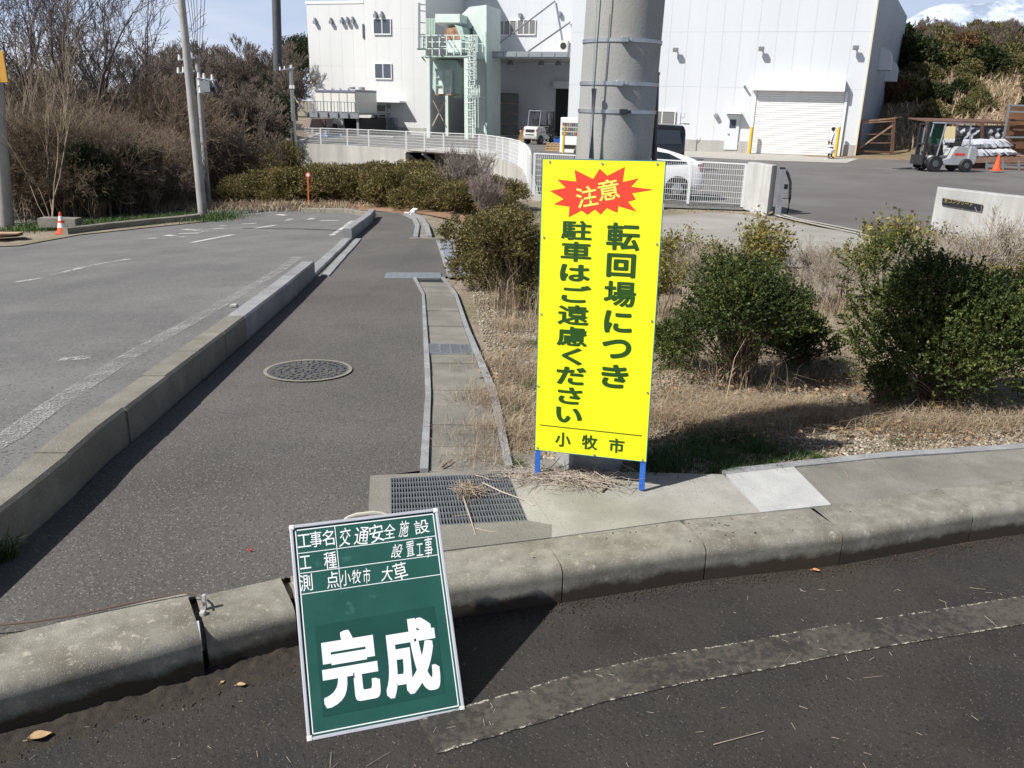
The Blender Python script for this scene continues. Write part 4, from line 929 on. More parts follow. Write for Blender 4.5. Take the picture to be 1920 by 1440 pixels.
# ================================================================== GREEN BOARD
BW, BH = .4683, .6244
BM = Rm('Z', .3252) @ Rm('X', -.6328) @ Rm('Y', .0086)
BO = Vector((-.5644, 1.9257, -.149)); bX, bY, bZ = BM @ Vector((1, 0, 0)), BM @ Vector((0, 1, 0)), BM @ Vector((0, 0, 1))
board = thing('construction_board', 'green construction record board with white lettering in a pale metal frame, leaning on the road', 'blackboard', loc=tuple(BO))
def bbx(mb, x0, x1, z0, z1, y0, y1): mb.box(BO+bX*(x0+x1)/2+bZ*(z0+z1)/2+bY*(y0+y1)/2, (abs(x1-x0), abs(y1-y0), abs(z1-z0)), M=BM); return mb
chalk_g = mat('board_green', (.012, .078, .060), (.018, .095, .073), 7, .42, grime=((.05, .15, .13), 18, .62, .75)); darker_g = mat('board_dark_sheet', (.011, .062, .049), (.015, .076, .060), 8, .35)
frame_m = mat('frame_aluminium', (.66, .66, .70), (.58, .58, .62), 8, .4, .3); chalk = mat('chalk_white', (.85, .86, .84), rough=.7); printed = mat('print_white', (.86, .87, .87), rough=.5)
bbx(MB(), .008, BW-.008, .008, BH-.008, .003, .012).build('panel', chalk_g, board)
for x0, x1, z0, z1 in ((0, .0095, 0, BH), (BW-.0095, BW, 0, BH), (.0097, BW-.0097, BH-.0095, BH), (.0097, BW-.0097, 0, .0095)): bbx(MB(), x0, x1, z0, z1, -.003, .016).build('frame_bar', frame_m, board, bevel=.0015)
for x in (.0, BW-.014):
    for z in (0, BH-.014): bbx(MB(), x-.001, x+.015, z-.001, z+.015, -.0045, .0175).build('corner_cap', offwhite, board, bevel=.003)
def bl2(x0, z0, x1, z1, w=.0022, nm='ruled_line'):
    a = BO+bX*x0+bZ*z0+bY*.0024; b = BO+bX*x1+bZ*z1+bY*.0024; d = (b-a).normalized(); n_ = d.cross(bY)*w/2
    MB().add([a+n_, a-n_, b-n_, b+n_], [(0, 1, 2, 3)]).build(nm, printed, board)
def bpt(u, v): return onplane(u, v, BO, bY)
def bst(x, y): q = bpt(500+x/2.572, 880+y/2.572)-BO; return q.dot(bX), q.dot(bZ)
m_ = .017; bl2(m_, m_, BW-m_, m_, .0032); bl2(m_, BH-m_, BW-m_, BH-m_, .0032); bl2(m_, m_, m_, BH-m_, .0032); bl2(BW-m_, m_, BW-m_, BH-m_, .0032)
zs = [bst(500, y)[1] for y in (361, 456, 555)]
for z in zs: bl2(m_, z, BW-m_, z)
xv = bst(343, 420)[0]; bl2(xv, zs[2], xv, BH-m_)
def bglyph(ch, x, y, w, h, m, bold, rot=0.0, shear=0.0, square=False, off=.0019):
    o, dm = glyphs(ch, 1.0, m, bold, square, 8, 'lettering', shear=shear); s_, t_ = bst(x, y); c = BO+bX*s_+bZ*t_+bY*off
    ex = bX*math.cos(rot)+bZ*math.sin(rot); ez = -bX*math.sin(rot)+bZ*math.cos(rot)
    px = 2.572*607; place(o, c, ex, ez, -bY, w/px/(dm[0]+2*bold), h/px/(dm[1]+2*bold), board)
for ch, x, y, w, h in [('工', 180, 344, 62, 62), ('事', 238, 336, 56, 76), ('名', 297, 329, 56, 76), ('工', 186, 448, 52, 62), ('種', 307, 438, 60, 80), ('測', 191, 546, 58, 78), ('点', 318, 532, 58, 78)]: bglyph(ch, x, y, w, h, printed, .002)
hr_ = random.Random(5)
for ch, x, y, w, h in [('交', 377, 325, 66, 84), ('通', 457, 320, 72, 80), ('安', 530, 308, 66, 88), ('全', 593, 298, 62, 76), ('施', 662, 286, 66, 86), ('設', 748, 276, 70, 74), ('設', 628, 393, 58, 72), ('置', 692, 382, 54, 76), ('工', 738, 387, 40, 56), ('事', 782, 374, 52, 92), ('小', 381, 524, 44, 76), ('牧', 434, 516, 52, 72), ('市', 484, 512, 40, 72), ('大', 580, 502, 58, 72), ('草', 645, 492, 66, 94)]:
    bglyph(ch, x, y, w*hr_.uniform(.88, 1.08), h*hr_.uniform(.9, 1.08), chalk, .0015, hr_.uniform(-.10, .12), hr_.uniform(.0, .38))
ps = [bst(*q) for q in ((232, 755), (808, 658), (862, 1080), (272, 1195))]
MB().add([BO+bX*a+bZ*b+bY*.0023 for a, b in ps], [(3, 2, 1, 0)]).build('dark_sheet', darker_g, board)
bglyph('完', 402, 950, 262, 330, printed, .036, 0, 0, True, .0012); bglyph('成', 695, 902, 262, 345, printed, .034, 0, 0, True, .0012)
q = [BO+bX*bst(x, y)[0]+bZ*BH+bY*.006 for x, y in ((375, 230), (575, 205))]
mb = MB(); mb.tube([q[0], q[0]+bZ*.006+bX*.012, q[0].lerp(q[1], .3)+bZ*.011, q[0].lerp(q[1], .7)+bZ*.011, q[1]+bZ*.006-bX*.012, q[1]], [.004, .0045, .006, .006, .0045, .004], 8); mb.build('handle', mat('beige_plastic', (.55, .52, .42), rough=.5), board, smooth=True)
top = BO+bX*BW/2+bZ*BH*.8+bY*.016; foot = Vector((top.x-.08, top.y+.16, -.148))
for s_ in (-.09, .09): MB().bar(top+bX*s_, foot+Vector((bX.x, bX.y, 0)).normalized()*s_, .012).build('stand_leg', frame_m, board)

# ================================================================== MAIN POLE
pb = aty(1103, 885, 3.68); pm = aty(1151, 290, 3.66); pdir = (pm-pb).normalized(); pdir = Vector((pdir.x, 0, pdir.z)).normalized()
pb0 = pb-pdir*(pb.z/pdir.z); pr0, pr1 = .163, .153
mp_ = thing('concrete_pole', 'thick concrete utility pole with three steel bands behind the yellow sign', 'utility pole', loc=tuple(pb0))
mb = MB(); mb.tube([pb0-pdir*.3, pb0+pdir*1.4, pb0+pdir*9], [pr0, .161, .128], 64); mb.build('shaft', pole_conc, mp_, smooth=True)
toC = Vector((-pb0.x, -pb0.y, 0)).normalized(); side = Vector((-toC.y, toC.x, 0))
def on_pole(h, ang, r): # angle from camera-facing direction, positive to camera right
    c = pb0+pdir*(h/pdir.z); d = toC*math.cos(ang)-side*math.sin(ang)
    if d.dot(Vector((1, 0, 0))) * ang < 0: d = toC*math.cos(ang)+side*math.sin(ang)
    return c+d*r
def hband(v, u=1150): return aty(u, v, pb0.y-.16).z
for v, du in ((74, 1171), (156, 1162), (209, 1168)):
    h = hband(v); ring = []; r_ = .1632-.0012*min(h, 1.4)-.0043*max(0, h-1.4)
    n_ = 48; V = []; F = []
    for k in range(n_):
        for rr, dz in ((r_+.0005, -.007), (r_+.004, -.007), (r_+.004, .007), (r_+.0005, .007)): p = on_pole(h, 0, 0); a_ = 2*math.pi*k/n_; V.append((p.x+math.cos(a_)*rr, p.y+math.sin(a_)*rr, p.z+dz))
    for k in range(n_):
        for j in range(4): F.append((k*4+j, k*4+(j+1) % 4, ((k+1) % n_)*4+(j+1) % 4, ((k+1) % n_)*4+j))
    bd = MB().add(V, F).build('band', steel, mp_, smooth=True)
    p = aty(du, v, pb0.y-.163); a_ = math.atan2(p.y-(pb0.y), p.x-(pb0.x+pdir.x*h)); M_ = Matrix.Rotation(a_+math.pi/2, 3, 'Z')
    cpos = on_pole(h, 0, 0)+Vector((math.cos(a_), math.sin(a_), 0))*(r_+.012)
    mb = MB(); mb.box(cpos, (.030, .026, .020), M=M_); mb.box(cpos+Vector((.022, 0.004, 0)), (.02, .014, .012), M=M_); mb.build('buckle', blackpaint if v > 200 else steel, bd, bevel=.002)
def pol(u, v): return aty(u, v, pb0.y-.172)
MB().tube([pol(1040+30, 880), pol(1098, 420), pol(1109, 297), pol(1114, 166)], .0105, 10).build('conduit', grey_metal, mp_, smooth=True)
MB().tube([pol(1114, 166), pol(1119, 95), pol(1127, -10), pol(1132, -90)], .0028, 6).build('cable', mat('green_cable', (.03, .10, .09), rough=.5), mp_, smooth=True)
MB().tube([pol(1104, 300), pol(1120, -10)], .0012, 5).build('seam_wire', grey_metal, mp_)
q0 = aty(1218, 600, pb0.y+.12); q1 = aty(1231, 141, pb0.y+.12)
gg = thing('guard_tube', 'black tube guarding a thin wire beside the concrete pole', 'cable guard', loc=(q0.x-.01, q0.y, 0))
MB().tube([Vector((q0.x-.014, q0.y, -.05)), q0, q1], .0125, 10).build('tube', blackpaint, gg, smooth=True)
MB().tube([q1, q1+(q1-q0).normalized()*.012], .015, 10).build('cap', blackpaint, gg, smooth=True)
MB().tube([q1, aty(1240, -20, pb0.y+.12), aty(1250, -150, pb0.y+.12)], .0025, 5).build('wire', grey_metal, gg)

# ================================================================== DISTANT POLES, CONE, MARKER
def upole(label, ub, vb, ut, vt, wb, Y, m, wt=None, ext=1.0):
    b = aty(ub, vb, Y); t = aty(ut, vt, Y); t = b+(t-b)*ext; r0 = wb/2/FPX*Y; r1 = (wt or wb*.75)/2/FPX*Y; z = H(b.x, Y)
    o = thing('utility_pole', label, 'utility pole', loc=(b.x, Y, z)); b = b+(b-t).normalized()*max(0, b.z-z+.2)
    MB().tube([b, t], [r0, r1], 16).build('shaft', m, o, smooth=True); return o, b, t
P1, _, _ = upole('concrete utility pole cut by the left edge of the view', 12, 430, -14, 100, 28, 21, pole_far, 24, 1.6)
P2, b2, t2 = upole('slender leaning concrete pole at the tip of the grass island', 381, 407, 340, 0, 17, 21.5, pole_far, 11, 1.3)
P3, b3, t3 = upole('utility pole with switch gear, standing just behind the slender leaning pole', 391, 392, 369, 103, 11, 27, pole_far, 8)
P4, b4, t4 = upole('very tall dark pole rising from the trees left of the factory', 526, 330, 518, 0, 17, 55, mat('dark_pole', (.07, .075, .085), (.10, .105, .12), 3, .7), 14, 1.4)
P5, b5, t5 = upole('short pale pole with a small crossarm against the retaining wall', 554, 300, 545, 122, 9, 43, steel, 6)
for nm, o, rows, Y in (('crossarm', P3, [(335, 113, 366, 108), (333, 137, 366, 133), (371, 146, 405, 151), (372, 160, 407, 163), (374, 174, 406, 173)], 26.9), ('crossarm', P5, [(524, 132, 552, 127), (544, 166, 553, 166)], 42.9)):
    for u0, v0, u1, v1 in rows:
        ca = MB().bar(aty(u0, v0, Y), aty(u1, v1, Y), .05); ca = ca.build(nm, steel, o)
        for t in (.05, .35, .8): p = aty(u0+(u1-u0)*t, v0+(v1-v0)*t, Y); MB().tube([p, p+Vector((0, 0, .16))], [.05, .03], 8).build('insulator', white, ca)
mb = MB(); a = aty(378, 155, 26.8); mb.box(a+Vector((.12, 0, -.1)), (.3, .2, .32)); mb.build('switch_box', grey_metal, P3)
for u, v in ((407, 160), (402, 172)): MB().tube([aty(u-4, v-8, 26.8), aty(u+5, v+10, 26.8)], .05, 8).build('fuse', black, P3)
mb = MB(); mb.tube([aty(552, 182, 42.8), aty(577, 218, 42.0)], .05, 6); mb.build('guy_cover', mat('guard_yellow', (.55, .45, .12), (.04, .04, .04), 1.2, .6, rmin=.48, rmax=.52), P5)
MB().tube([aty(566, 265, 46), aty(570, 300, 46)], .09, 8).build('downpipe', grey_metal, P5)
wires = thing('overhead_wires', 'bundle of thin power lines dropping from above to the switch gear pole', 'power lines', loc=(-9, 27, 5))
for u0, u1, v1 in ((352, 366, 108), (358, 368, 106), (363, 370, 104), (369, 371, 104), (377, 374, 100), (384, 378, 100)): MB().tube([aty(u1, v1, 27), aty((u0+u1)/2, 48, 25), aty(u0, 0, 22.5), aty(u0-6, -120, 18)], .007, 4).build('wire', black, wires)
for v, uu in ((0, 357), (30, 360)): pass
def cone(label, u, v, Y, hpx, stripes):
    b = aty(u, v, Y); h = hpx/FPX*Y; o = thing('traffic_cone', label, 'traffic cone', loc=tuple(b)); org = mat('cone_orange', (.85, .10, .03), rough=.45); r = h*.26
    mb = MB(); mb.box(b+Vector((0, 0, h*.02)), (h*.56, h*.56, h*.04)); mb.build('base', org, o, bevel=h*.01)
    def rr(t): return r*(1-t)+.035*h*t
    bands = [(0.04, .30, org), (.30, .5, white), (.5, .62, org), (.62, .82, white), (.82, 1, org)] if stripes else [(.04, 1, org)]
    for a_, c_, m in bands: MB().tube([b+Vector((0, 0, h*a_)), b+Vector((0, 0, h*c_))], [rr(a_), rr(c_)], 20, caps=c_ == 1).build('sleeve' if m is white else 'cone_body', m, o, smooth=True)
cone('orange and white striped traffic cone at the end of the grass island kerb', 118, 438, 18.4, 40, True)
cone('plain orange traffic cone in front of the wrapped timber bundles', 1868, 320, 39.5, 29, False)
b = onG(579, 388); o = thing('marker_post', 'thin orange marker post with a small round reflector in front of the long hedge', 'marker post', loc=tuple(b)); t = aty(578, 333, b.y)
MB().tube([b, t], .022, 8).build('post', mat('marker_orange', (.75, .16, .06), rough=.5), o)
MB().tube([t+Vector((0, -.02, .07)), t+Vector((0, .02, .07))], .07, 16).build('reflector', mat('marker_red', (.7, .08, .05), rough=.4), o)
MB().tube([t+Vector((0, -.026, .07)), t+Vector((0, -.021, .07))], .042, 16).build('lens', white, o)

# island kerb at the left with grass
ik = [onG(u, v).to_2d() for u, v in [(376, 412), (300, 420), (215, 429), (150, 437), (128, 440)]]
ikt = thing('island_kerb', None, None, kind='structure'); kerb_run([Vector(p) for p in ik], ikt, .16, .14, lambda k, s: concrete, side=-1)
ribbon('dirt_verge', [onG(0, 462), onG(118, 441), onG(250, 427), onG(375, 413)], .8, dirt, .004)
p = onG(15, 440); o = thing('steel_ramp', 'rusty tan kerb ramp plate at the foot of the left edge pole', 'kerb ramp', loc=tuple(p))
MB().prism([onG(-20, 447, .0), onG(31, 444, .0), onG(31, 438, .16), onG(-20, 438, .16)], (0, .25, 0)).build('ramp', mat('tan_board', (.42, .28, .19), rough=.8), o)
p = onG(95, 408); o = thing('concrete_block', 'low pale concrete block half buried in grass behind the striped cone', 'block', loc=tuple(p))
MB().box(aty(105, 419, 20)+Vector((0, .2, 0)), (.9, .35, .22)).build('block', concrete_lid, o)
# ================================================================== VEGETATION
def sprig_bush(name, w, d, h, nspr, nleaf, ln, wd, mleaf, mstem, seed=0, sl=.10, zlow=.08, lump=.28, stems=True, up=.55, nlump=7, thr=.35):
    """returns Empty with parts foliage + stem, centred on its base. crown = union of lumps, each sprig carries leaves"""
    global RNG
    keep = RNG; RNG = np.random.default_rng(seed)
    L = []
    for i in range(nlump):
        a = RNG.uniform(0, 6.28); r = RNG.uniform(.2, .62)
        L.append((math.cos(a)*r*w/2, math.sin(a)*r*d/2, RNG.uniform(.16, .80)*h, RNG.uniform(.20, .36)))
    L.append((0, 0, h*.55, .42)); L = np.array(L)
    k = RNG.integers(0, len(L), nspr); c = L[k]; dr = unit(RNG.normal(size=(nspr, 3))); dr[:, 2] = np.abs(dr[:, 2])*RNG.choice([1, 1, -.6], nspr); dr = unit(dr)
    rad = RNG.uniform(.55, 1.0, (nspr, 1))**.5
    P_ = c[:, :3]+dr*rad*c[:, 3:4]*np.array([[w*.62, d*.62, h*.62]]); P_[:, 2] = np.maximum(P_[:, 2], zlow*h+RNG.uniform(0, .1, nspr)*h)
    D = unit(dr+np.array([[0, 0, up]])+RNG.normal(size=(nspr, 3))*.35)
    t = np.linspace(.1, 1, nleaf); lp_ = P_[:, None, :]+D[:, None, :]*sl*t[None, :, None]; n_ = nspr*nleaf
    ld = unit(D[:, None, :]*.8+RNG.normal(size=(nspr, nleaf, 3))*.75).reshape(n_, 3); q = RNG.uniform(.7, 1.25, n_)
    V, F = leaves(lp_.reshape(n_, 3), ld, ln*q, wd*q)
    o = thing(name, None, None); npmesh('foliage', V, F, mleaf, o)
    if stems:
        m = min(nspr, 120); base = RNG.normal(size=(m, 3))*np.array([[w*.06, d*.06, 0]]); mid = base*.3+P_[:m]*.45+np.array([[0, 0, 0]]); mid[:, 2] = P_[:m, 2]*.5
        V1, F1 = segs(np.concatenate([base, mid]), np.concatenate([mid, P_[:m]]), np.concatenate([np.full(m, .008), np.full(m, .005)])*max(1, h), np.concatenate([np.full(m, .005), np.full(m, .002)])*max(1, h), 3)
        npmesh('stem', V1, F1, mstem, o)
    RNG = keep; return o
def twig_bush(name, h, seed, m, n0=9, levels=4, r0=.012, spread=.6, up=.35, trunk=.34, nb=(2, 3), minr=.0016, part='stem', bend=.16, leafm=None, ln=.02, nl=0, th_m=None, lat=.7):
    a, b, r1, r2, lv = grow(h, r0, levels, spread, nb, up, bend, .72, seed, trunk, n0, minr=minr, lat=lat)
    o = thing(name, None, None)
    if th_m is not None:
        k = lv <= 1; V, F = segs(a[k], b[k], r1[k], r2[k], 6); npmesh('trunk', V, F, th_m, o, smooth=True); k = ~k
        V, F = segs(a[k], b[k], r1[k], r2[k], 3); npmesh('branches', V, F, m, o)
    else: V, F = segs(a, b, r1, r2, 3); npmesh(part, V, F, m, o)
    if leafm:
        t = b[lv >= levels-1]; t = t[RNG.integers(0, len(t), nl)]; t = t+RNG.normal(size=t.shape)*ln*.8; q = RNG.uniform(.7, 1.3, nl)
        V, F = leaves(t, RNG.normal(size=t.shape)+np.array([[0, 0, .5]]), ln*q, ln*.5*q); npmesh('foliage', V, F, leafm, o)
    return o
def put(proto, first, x, y, z, rz, s, label, cat, group=None, sz=None):
    o = proto if first else copy_tree(proto)
    o.location = (x, y, z); o.rotation_euler = (0, 0, rz); o.scale = (s, s, sz or s); o['label'] = label; o['category'] = cat
    if group: o['group'] = group
    return o
rv = random.Random(11)
ORD = ['first', 'second', 'third', 'fourth', 'fifth', 'sixth', 'seventh', 'eighth', 'ninth', 'tenth', 'eleventh', 'twelfth', 'thirteenth', 'fourteenth', 'fifteenth', 'sixteenth', 'seventeenth', 'eighteenth', 'nineteenth', 'twentieth', 'twenty-first', 'twenty-second', 'twenty-third', 'twenty-fourth', 'twenty-fifth', 'twenty-sixth']
# --- foreground shrubs
def fg(u, v): return onG(u, v)
b = onG(1400, 735); s1 = sprig_bush('evergreen_shrub', 1.02, .80, .90, 1900, 22, .019, .011, leaf_green, twig_brown, seed=1, sl=.12, nlump=13, zlow=.03)
put(s1, True, b.x, b.y+.28, G(b.x, b.y+.28)-.0, .3, 1.0, 'dark green evergreen shrub just right of the yellow sign', 'shrub')
for i, (u, v, s_, rz) in enumerate(((1290, 655, .42, 1.0), (1530, 640, .5, 2.1), (1475, 715, .38, 4.0))):
    pass
b = onG(1775, 775); s2 = sprig_bush('evergreen_shrub', 1.35, .9, .98, 3400, 22, .019, .011, leaf_green, twig_brown, seed=5, sl=.11, nlump=18, zlow=.05)
put(s2, True, b.x+.12, b.y+.32, G(b.x, b.y)-.02, 0, 1.0, 'big dense evergreen shrub crossed by the shadow of the pole, at the right edge', 'shrub')
s3 = sprig_bush('evergreen_shrub', .5, .4, .32, 420, 20, .019, .011, leaf_green, twig_brown, seed=8, sl=.08, nlump=4)
low = [((1270, 690), .9, 'small low shrub tucked against the left side of the dark green shrub'), ((1500, 690), 1.1, 'spreading low shrub on the right side of the dark green shrub'), ((1665, 770), .7, 'small tuft of evergreen leaves at the left foot of the big dense shrub')]
for i, ((u, v), s_, lb) in enumerate(low):
    b = onG(u, v); put(s3, i == 0, b.x, b.y+.1, b.z, rv.uniform(0, 6), s_, lb, 'shrub', sz=s_*1.1)
b = onG(950, 585); s4 = sprig_bush('evergreen_shrub', 1.15, .9, .88, 1500, 20, .026, .014, leaf_hedge, twig_brown, seed=12, sl=.12, nlump=8)
put(s4, True, b.x+.10, b.y+.35, G(b.x, b.y)-.02, 0, 1.0, 'olive green shrub mixed with dry straw, left of the yellow sign', 'shrub')
s4b = copy_tree(s4); put(s4b, True, b.x-.25, b.y+1.5, G(0, b.y+1.5), 2.2, .95, 'greener shrub behind the straw filled one beside the steel plate', 'shrub')
# --- back row: pale, sparse, yellow leaved and bare shrubs
y1 = twig_bush('sparse_shrub', .72, 21, twig_brown, n0=12, levels=3, r0=.010, leafm=leaf_yellow, ln=.034, nl=2600)
y2 = twig_bush('bare_shrub', .70, 33, twig_pale, n0=16, levels=4, r0=.009, minr=.0014, leafm=leaf_yellow, ln=.02, nl=200)
yl = [('y', 1262, 548, 1.0), ('y', 1330, 535, .8), ('y', 1420, 560, 1.25), ('b', 1300, 560, .9), ('b', 1500, 560, .95), ('b', 1545, 575, .85), ('y', 1590, 560, .9), ('y', 1655, 570, 1.35), ('y', 1735, 560, 1.15),
      ('b', 1760, 575, 1.2), ('b', 1835, 585, 1.45), ('b', 1900, 580, 1.3), ('y', 1930, 600, 1.0), ('b', 1700, 590, 1.1), ('y', 1845, 600, .8), ('b', 1380, 560, .9), ('y', 1240, 590, .8)]
fy = fb = True; yl.sort(key=lambda t: t[1]); ny = nb_ = 0
for k, u, v, s_ in yl:
    b = onG(u, v)
    if k == 'y': put(y1, fy, b.x, b.y, b.z-.02, rv.uniform(0, 6), s_, 'sparse yellow leaved shrub in the row along the driveway, %s from the left' % ORD[ny], 'shrub', 'yellow leaved shrubs in the back row'); fy = False; ny += 1
    else: put(y2, fb, b.x, b.y, b.z-.02, rv.uniform(0, 6), s_, 'bare pale twigged shrub in the row along the driveway, %s from the left' % ORD[nb_], 'shrub', 'bare shrubs in the back row'); fb = False; nb_ += 1
# --- long hedge on the bank
hd = [sprig_bush('hedge_bush', 2.7, 1.9, .82, 2300, 12, .050, .024, leaf_hedge, twig_brown, seed=40+i, sl=.22, nlump=9, zlow=.03) for i in range(2)]
gb = twig_bush('bare_bush', 1.35, 52, mat('grey_twig', (.22, .18, .16), (.30, .25, .22), 3, .9), n0=26, levels=4, r0=.014, minr=.004, spread=.5)
used = [True, True]
rows = [(330, 384, 1.0), (385, 384, 1.0), (440, 384, 1.05), (500, 385, 1.1), (560, 385, 1.12), (615, 386, 1.12), (665, 388, 1.1), (712, 391, 1.08), (755, 394, 1.05), (795, 398, 1.02), (832, 402, .98), (868, 408, .9), (905, 412, .8),
        (905, 398, .9), (930, 402, .85), (350, 376, 1.1), (420, 376, 1.15), (490, 375, 1.2), (560, 375, 1.25), (630, 376, 1.25), (700, 378, 1.2), (765, 381, 1.15), (825, 386, 1.05), (880, 390, .9)]
for i, (u, v, s_) in enumerate(rows):
    b = onG(u, v-4); k = i % 2
    put(hd[k], used[k], b.x, b.y+.9, H(b.x, b.y+.9)-.05, rv.uniform(0, 6), s_*rv.uniform(.92, 1.05), 'olive bush in the %s row of the long hedge, %s from the left' % (('front', ORD[i]) if i < 13 else ('back', ORD[(i-13) % 26])), 'bush', 'hedge bushes along the bank'); used[k] = False
for i, (u, v, s_, lb) in enumerate([(905, 421, .72, 'grey bare bush at the right end of the long hedge'), (875, 395, 1.0, 'grey bare bush standing behind the right end of the hedge against the curved wall')]):
    b = onG(u, v); put(gb, i == 0, b.x, b.y+.3, b.z-.03, i*2., s_, lb, 'bush')
bank_m = mat('reddish_leaf_litter', (.20, .105, .065), (.30, .17, .10), 3, .95, bump=.03, bscale=9, c3=(.30, .23, .15), scale3=1.2)
bk_pts = [onG(u, v).to_2d() for u, v in [(300, 390), (420, 390), (560, 391), (700, 394), (790, 400), (850, 412), (880, 424), (905, 440), (935, 425), (900, 400)]]
sheet([tuple(p) for p in bk_pts]+[(p.x, p.y+2.5) for p in bk_pts[7::-1]][2:], off=-.008, name='bank', m=bank_m, kind='structure')
# --- left: thicket, saplings, big bare trees, dark evergreens
th_ = [twig_bush('bare_thicket', 4.0, 60+i, [twig_far, mat('tan_twig', (.17, .125, .085), (.30, .235, .165), 1.4, .9), twig_far][i], n0=15, levels=4, r0=.035, minr=.0055, spread=.75, up=.12, trunk=.30, nb=(3, 4), bend=.2) for i in range(3)]
ut = [True]*3
def thick(u, v, Y, s_, lb, grp):
    p = aty(u, v, Y); k = rv.randrange(3); z = H(p.x, Y); put(th_[k], ut[k], p.x, Y, z-.05, rv.uniform(0, 6), s_, lb, 'thicket', grp); ut[k] = False
for i in range(26):
    u = -40+i*14.5; Y = rv.uniform(22.2, 26)+max(0, (u-200)/90); thick(u, 300, Y, rv.uniform(.6, .95)*(1.0 if u < 250 else .85), 'brown bare thicket in the front row on the left bank, %s from the left' % ORD[i], 'brown thickets on the left bank')
for i in range(15):
    u = -60+i*30; thick(u, 300, rv.uniform(28, 34), rv.uniform(1.0, 1.3), 'brown bare thicket in the back row on the left bank, %s from the left' % ORD[i], 'brown thickets on the left bank')
big = [twig_bush('bare_tree', 9.5, 80+i, mat('crown_twig', (.075, .062, .056), (.14, .118, .108), .8, .9), n0=[5, 4][i], levels=6, r0=.17, minr=.0075, spread=.52, up=.16, trunk=.25, nb=(2, 2), bend=.10, lat=.55, th_m=bark_dark) for i in range(2)]
for i, (u, Y, s_, rz, lb) in enumerate([(175, 28, 1.02, 0, 'large spreading bare tree with dark forked trunks on the left bank'), (70, 31, 1.1, 2.0, 'tall bare tree nearest the left edge'), (235, 33, .95, 4.0, 'bare tree with a rounded crown between the big tree and the leaning pole'), (10, 27, .85, 1.0, 'dark bare tree behind the pole at the left edge'), (120, 36, 1.15, 5.2, 'tall bare tree standing behind the large spreading one')]):
    p = aty(u, 300, Y); put(big[i % 2], i < 2, p.x, Y, H(p.x, Y), rz, s_, lb, 'tree')
sap = twig_bush('sapling_clump', 4.2, 91, mat('sapling_bark', (.20, .16, .11), (.33, .27, .20), 4, .9), n0=5, levels=3, r0=.024, minr=.005, spread=.35, up=.6, trunk=.42, nb=(1, 3))
for i, (u, Y, s_, lb) in enumerate([(78, 21.0, .95, 'pale thin stemmed saplings left of the striped cone'), (25, 22.5, .8, 'pale saplings by the pole at the left edge'), (215, 23, .6, 'pale saplings leaning over the dark undergrowth')]):
    p = aty(u, 300, Y); put(sap, i == 0, p.x, Y, H(p.x, Y)-.05, i*1.7, s_, lb, 'sapling')
def evergreen(name, h, w, seed, m, nspr=900, ln=.16, wd=.07, nleaf=8):
    o = sprig_bush(name, w, w, h*.8, nspr, nleaf, ln, wd, m, bark, seed=seed, sl=.4, nlump=12, zlow=.1, stems=False)
    f = [c for c in bpy.data.objects if c.parent == o][0]; f.location = (0, 0, h*.2); f.name = 'crown'
    MB().tube([(0, 0, -.3), (.05, 0, h*.4), (0, .05, h*.8)], [w*.035, w*.025, w*.01], 8).build('trunk', bark_dark, o, world=False); return o
ev = [evergreen('evergreen_tree', 6, 3.6, 120+i, leaf_dark, 1500, .15, .06, 9) for i in range(2)]
ue = [True, True]
def putev(u, Y, s_, lb, grp=None, k=None, sz=None):
    p = aty(u, 300, Y); k = rv.randrange(2) if k is None else k; put(ev[k], ue[k], p.x, Y, H(p.x, Y)-.1, rv.uniform(0, 6), s_, lb, 'tree', grp, sz=sz); ue[k] = False
EVL = [(125, 22.5, .36), (160, 22, .42), (195, 22.2, .42), (235, 22.8, .40), (270, 23.5, .38), (300, 24.5, .34), (180, 23.5, .5), (250, 24.5, .46), (150, 27, .5), (215, 28, .5), (287, 29, .5), (100, 27, .45), (60, 26, .45), (20, 26, .5)]
for u, Y, s_ in EVL:
    kv_ = sorted(t[0] for t in EVL).index(u); putev(u, Y, s_*.85, 'dark evergreen undergrowth below the left bank thicket, %s from the left' % ORD[kv_], 'dark evergreens under the left thicket')
# rear woods between the left bank and the factory
mid = [twig_bush('bare_tree', 7.0, 140+i, mat('grey_brown_twig', (.12, .095, .075), (.21, .165, .135), .6, .9), n0=3, levels=5, r0=.10, minr=.012, spread=.5, up=.22, trunk=.20, nb=(3, 4), bend=.12, th_m=bark_dark) for i in range(3)]
um = [True]*3
def putmid(u, Y, s_, lb, grp):
    p = aty(u, 300, Y); k = rv.randrange(3); put(mid[k], um[k], p.x, Y, H(p.x, Y)-.1, rv.uniform(0, 6), s_, lb, 'tree', grp); um[k] = False
for Y, n_, s_ in ((32, 9, .60), (42, 11, .85), (54, 12, 1.08), (70, 13, 1.32)):
    for i in range(n_):
        u = 300+i*({32: 150, 42: 180, 54: 210, 70: 240}[Y]/(n_-1))+rv.uniform(-9, 9)
        putmid(u, Y+rv.uniform(-3, 3), s_*rv.uniform(.82, 1.08), 'bare tree, %s woodland row left of the factory, %s from left' % ({32: 'nearest', 42: 'second', 54: 'third', 70: 'farthest'}[Y], ORD[i]), 'bare trees in the woods left of the factory')
for i in range(6):
    putmid(rv.uniform(-60, 320), rv.uniform(44, 60), rv.uniform(.5, .75), 'grey brown bare tree in the woods behind the left bank', 'bare trees behind the left bank')
for u, Y, s_ in [(400, 48, .55), (455, 44, .5), (500, 46, .6), (530, 50, .7), (480, 60, .8), (430, 62, .75), (350, 40, .5), (520, 40, .42), (330, 46, .7)]: putev(u, Y, s_, 'dark evergreen among the bare trees left of the factory', 'evergreens in the woods left of the factory')
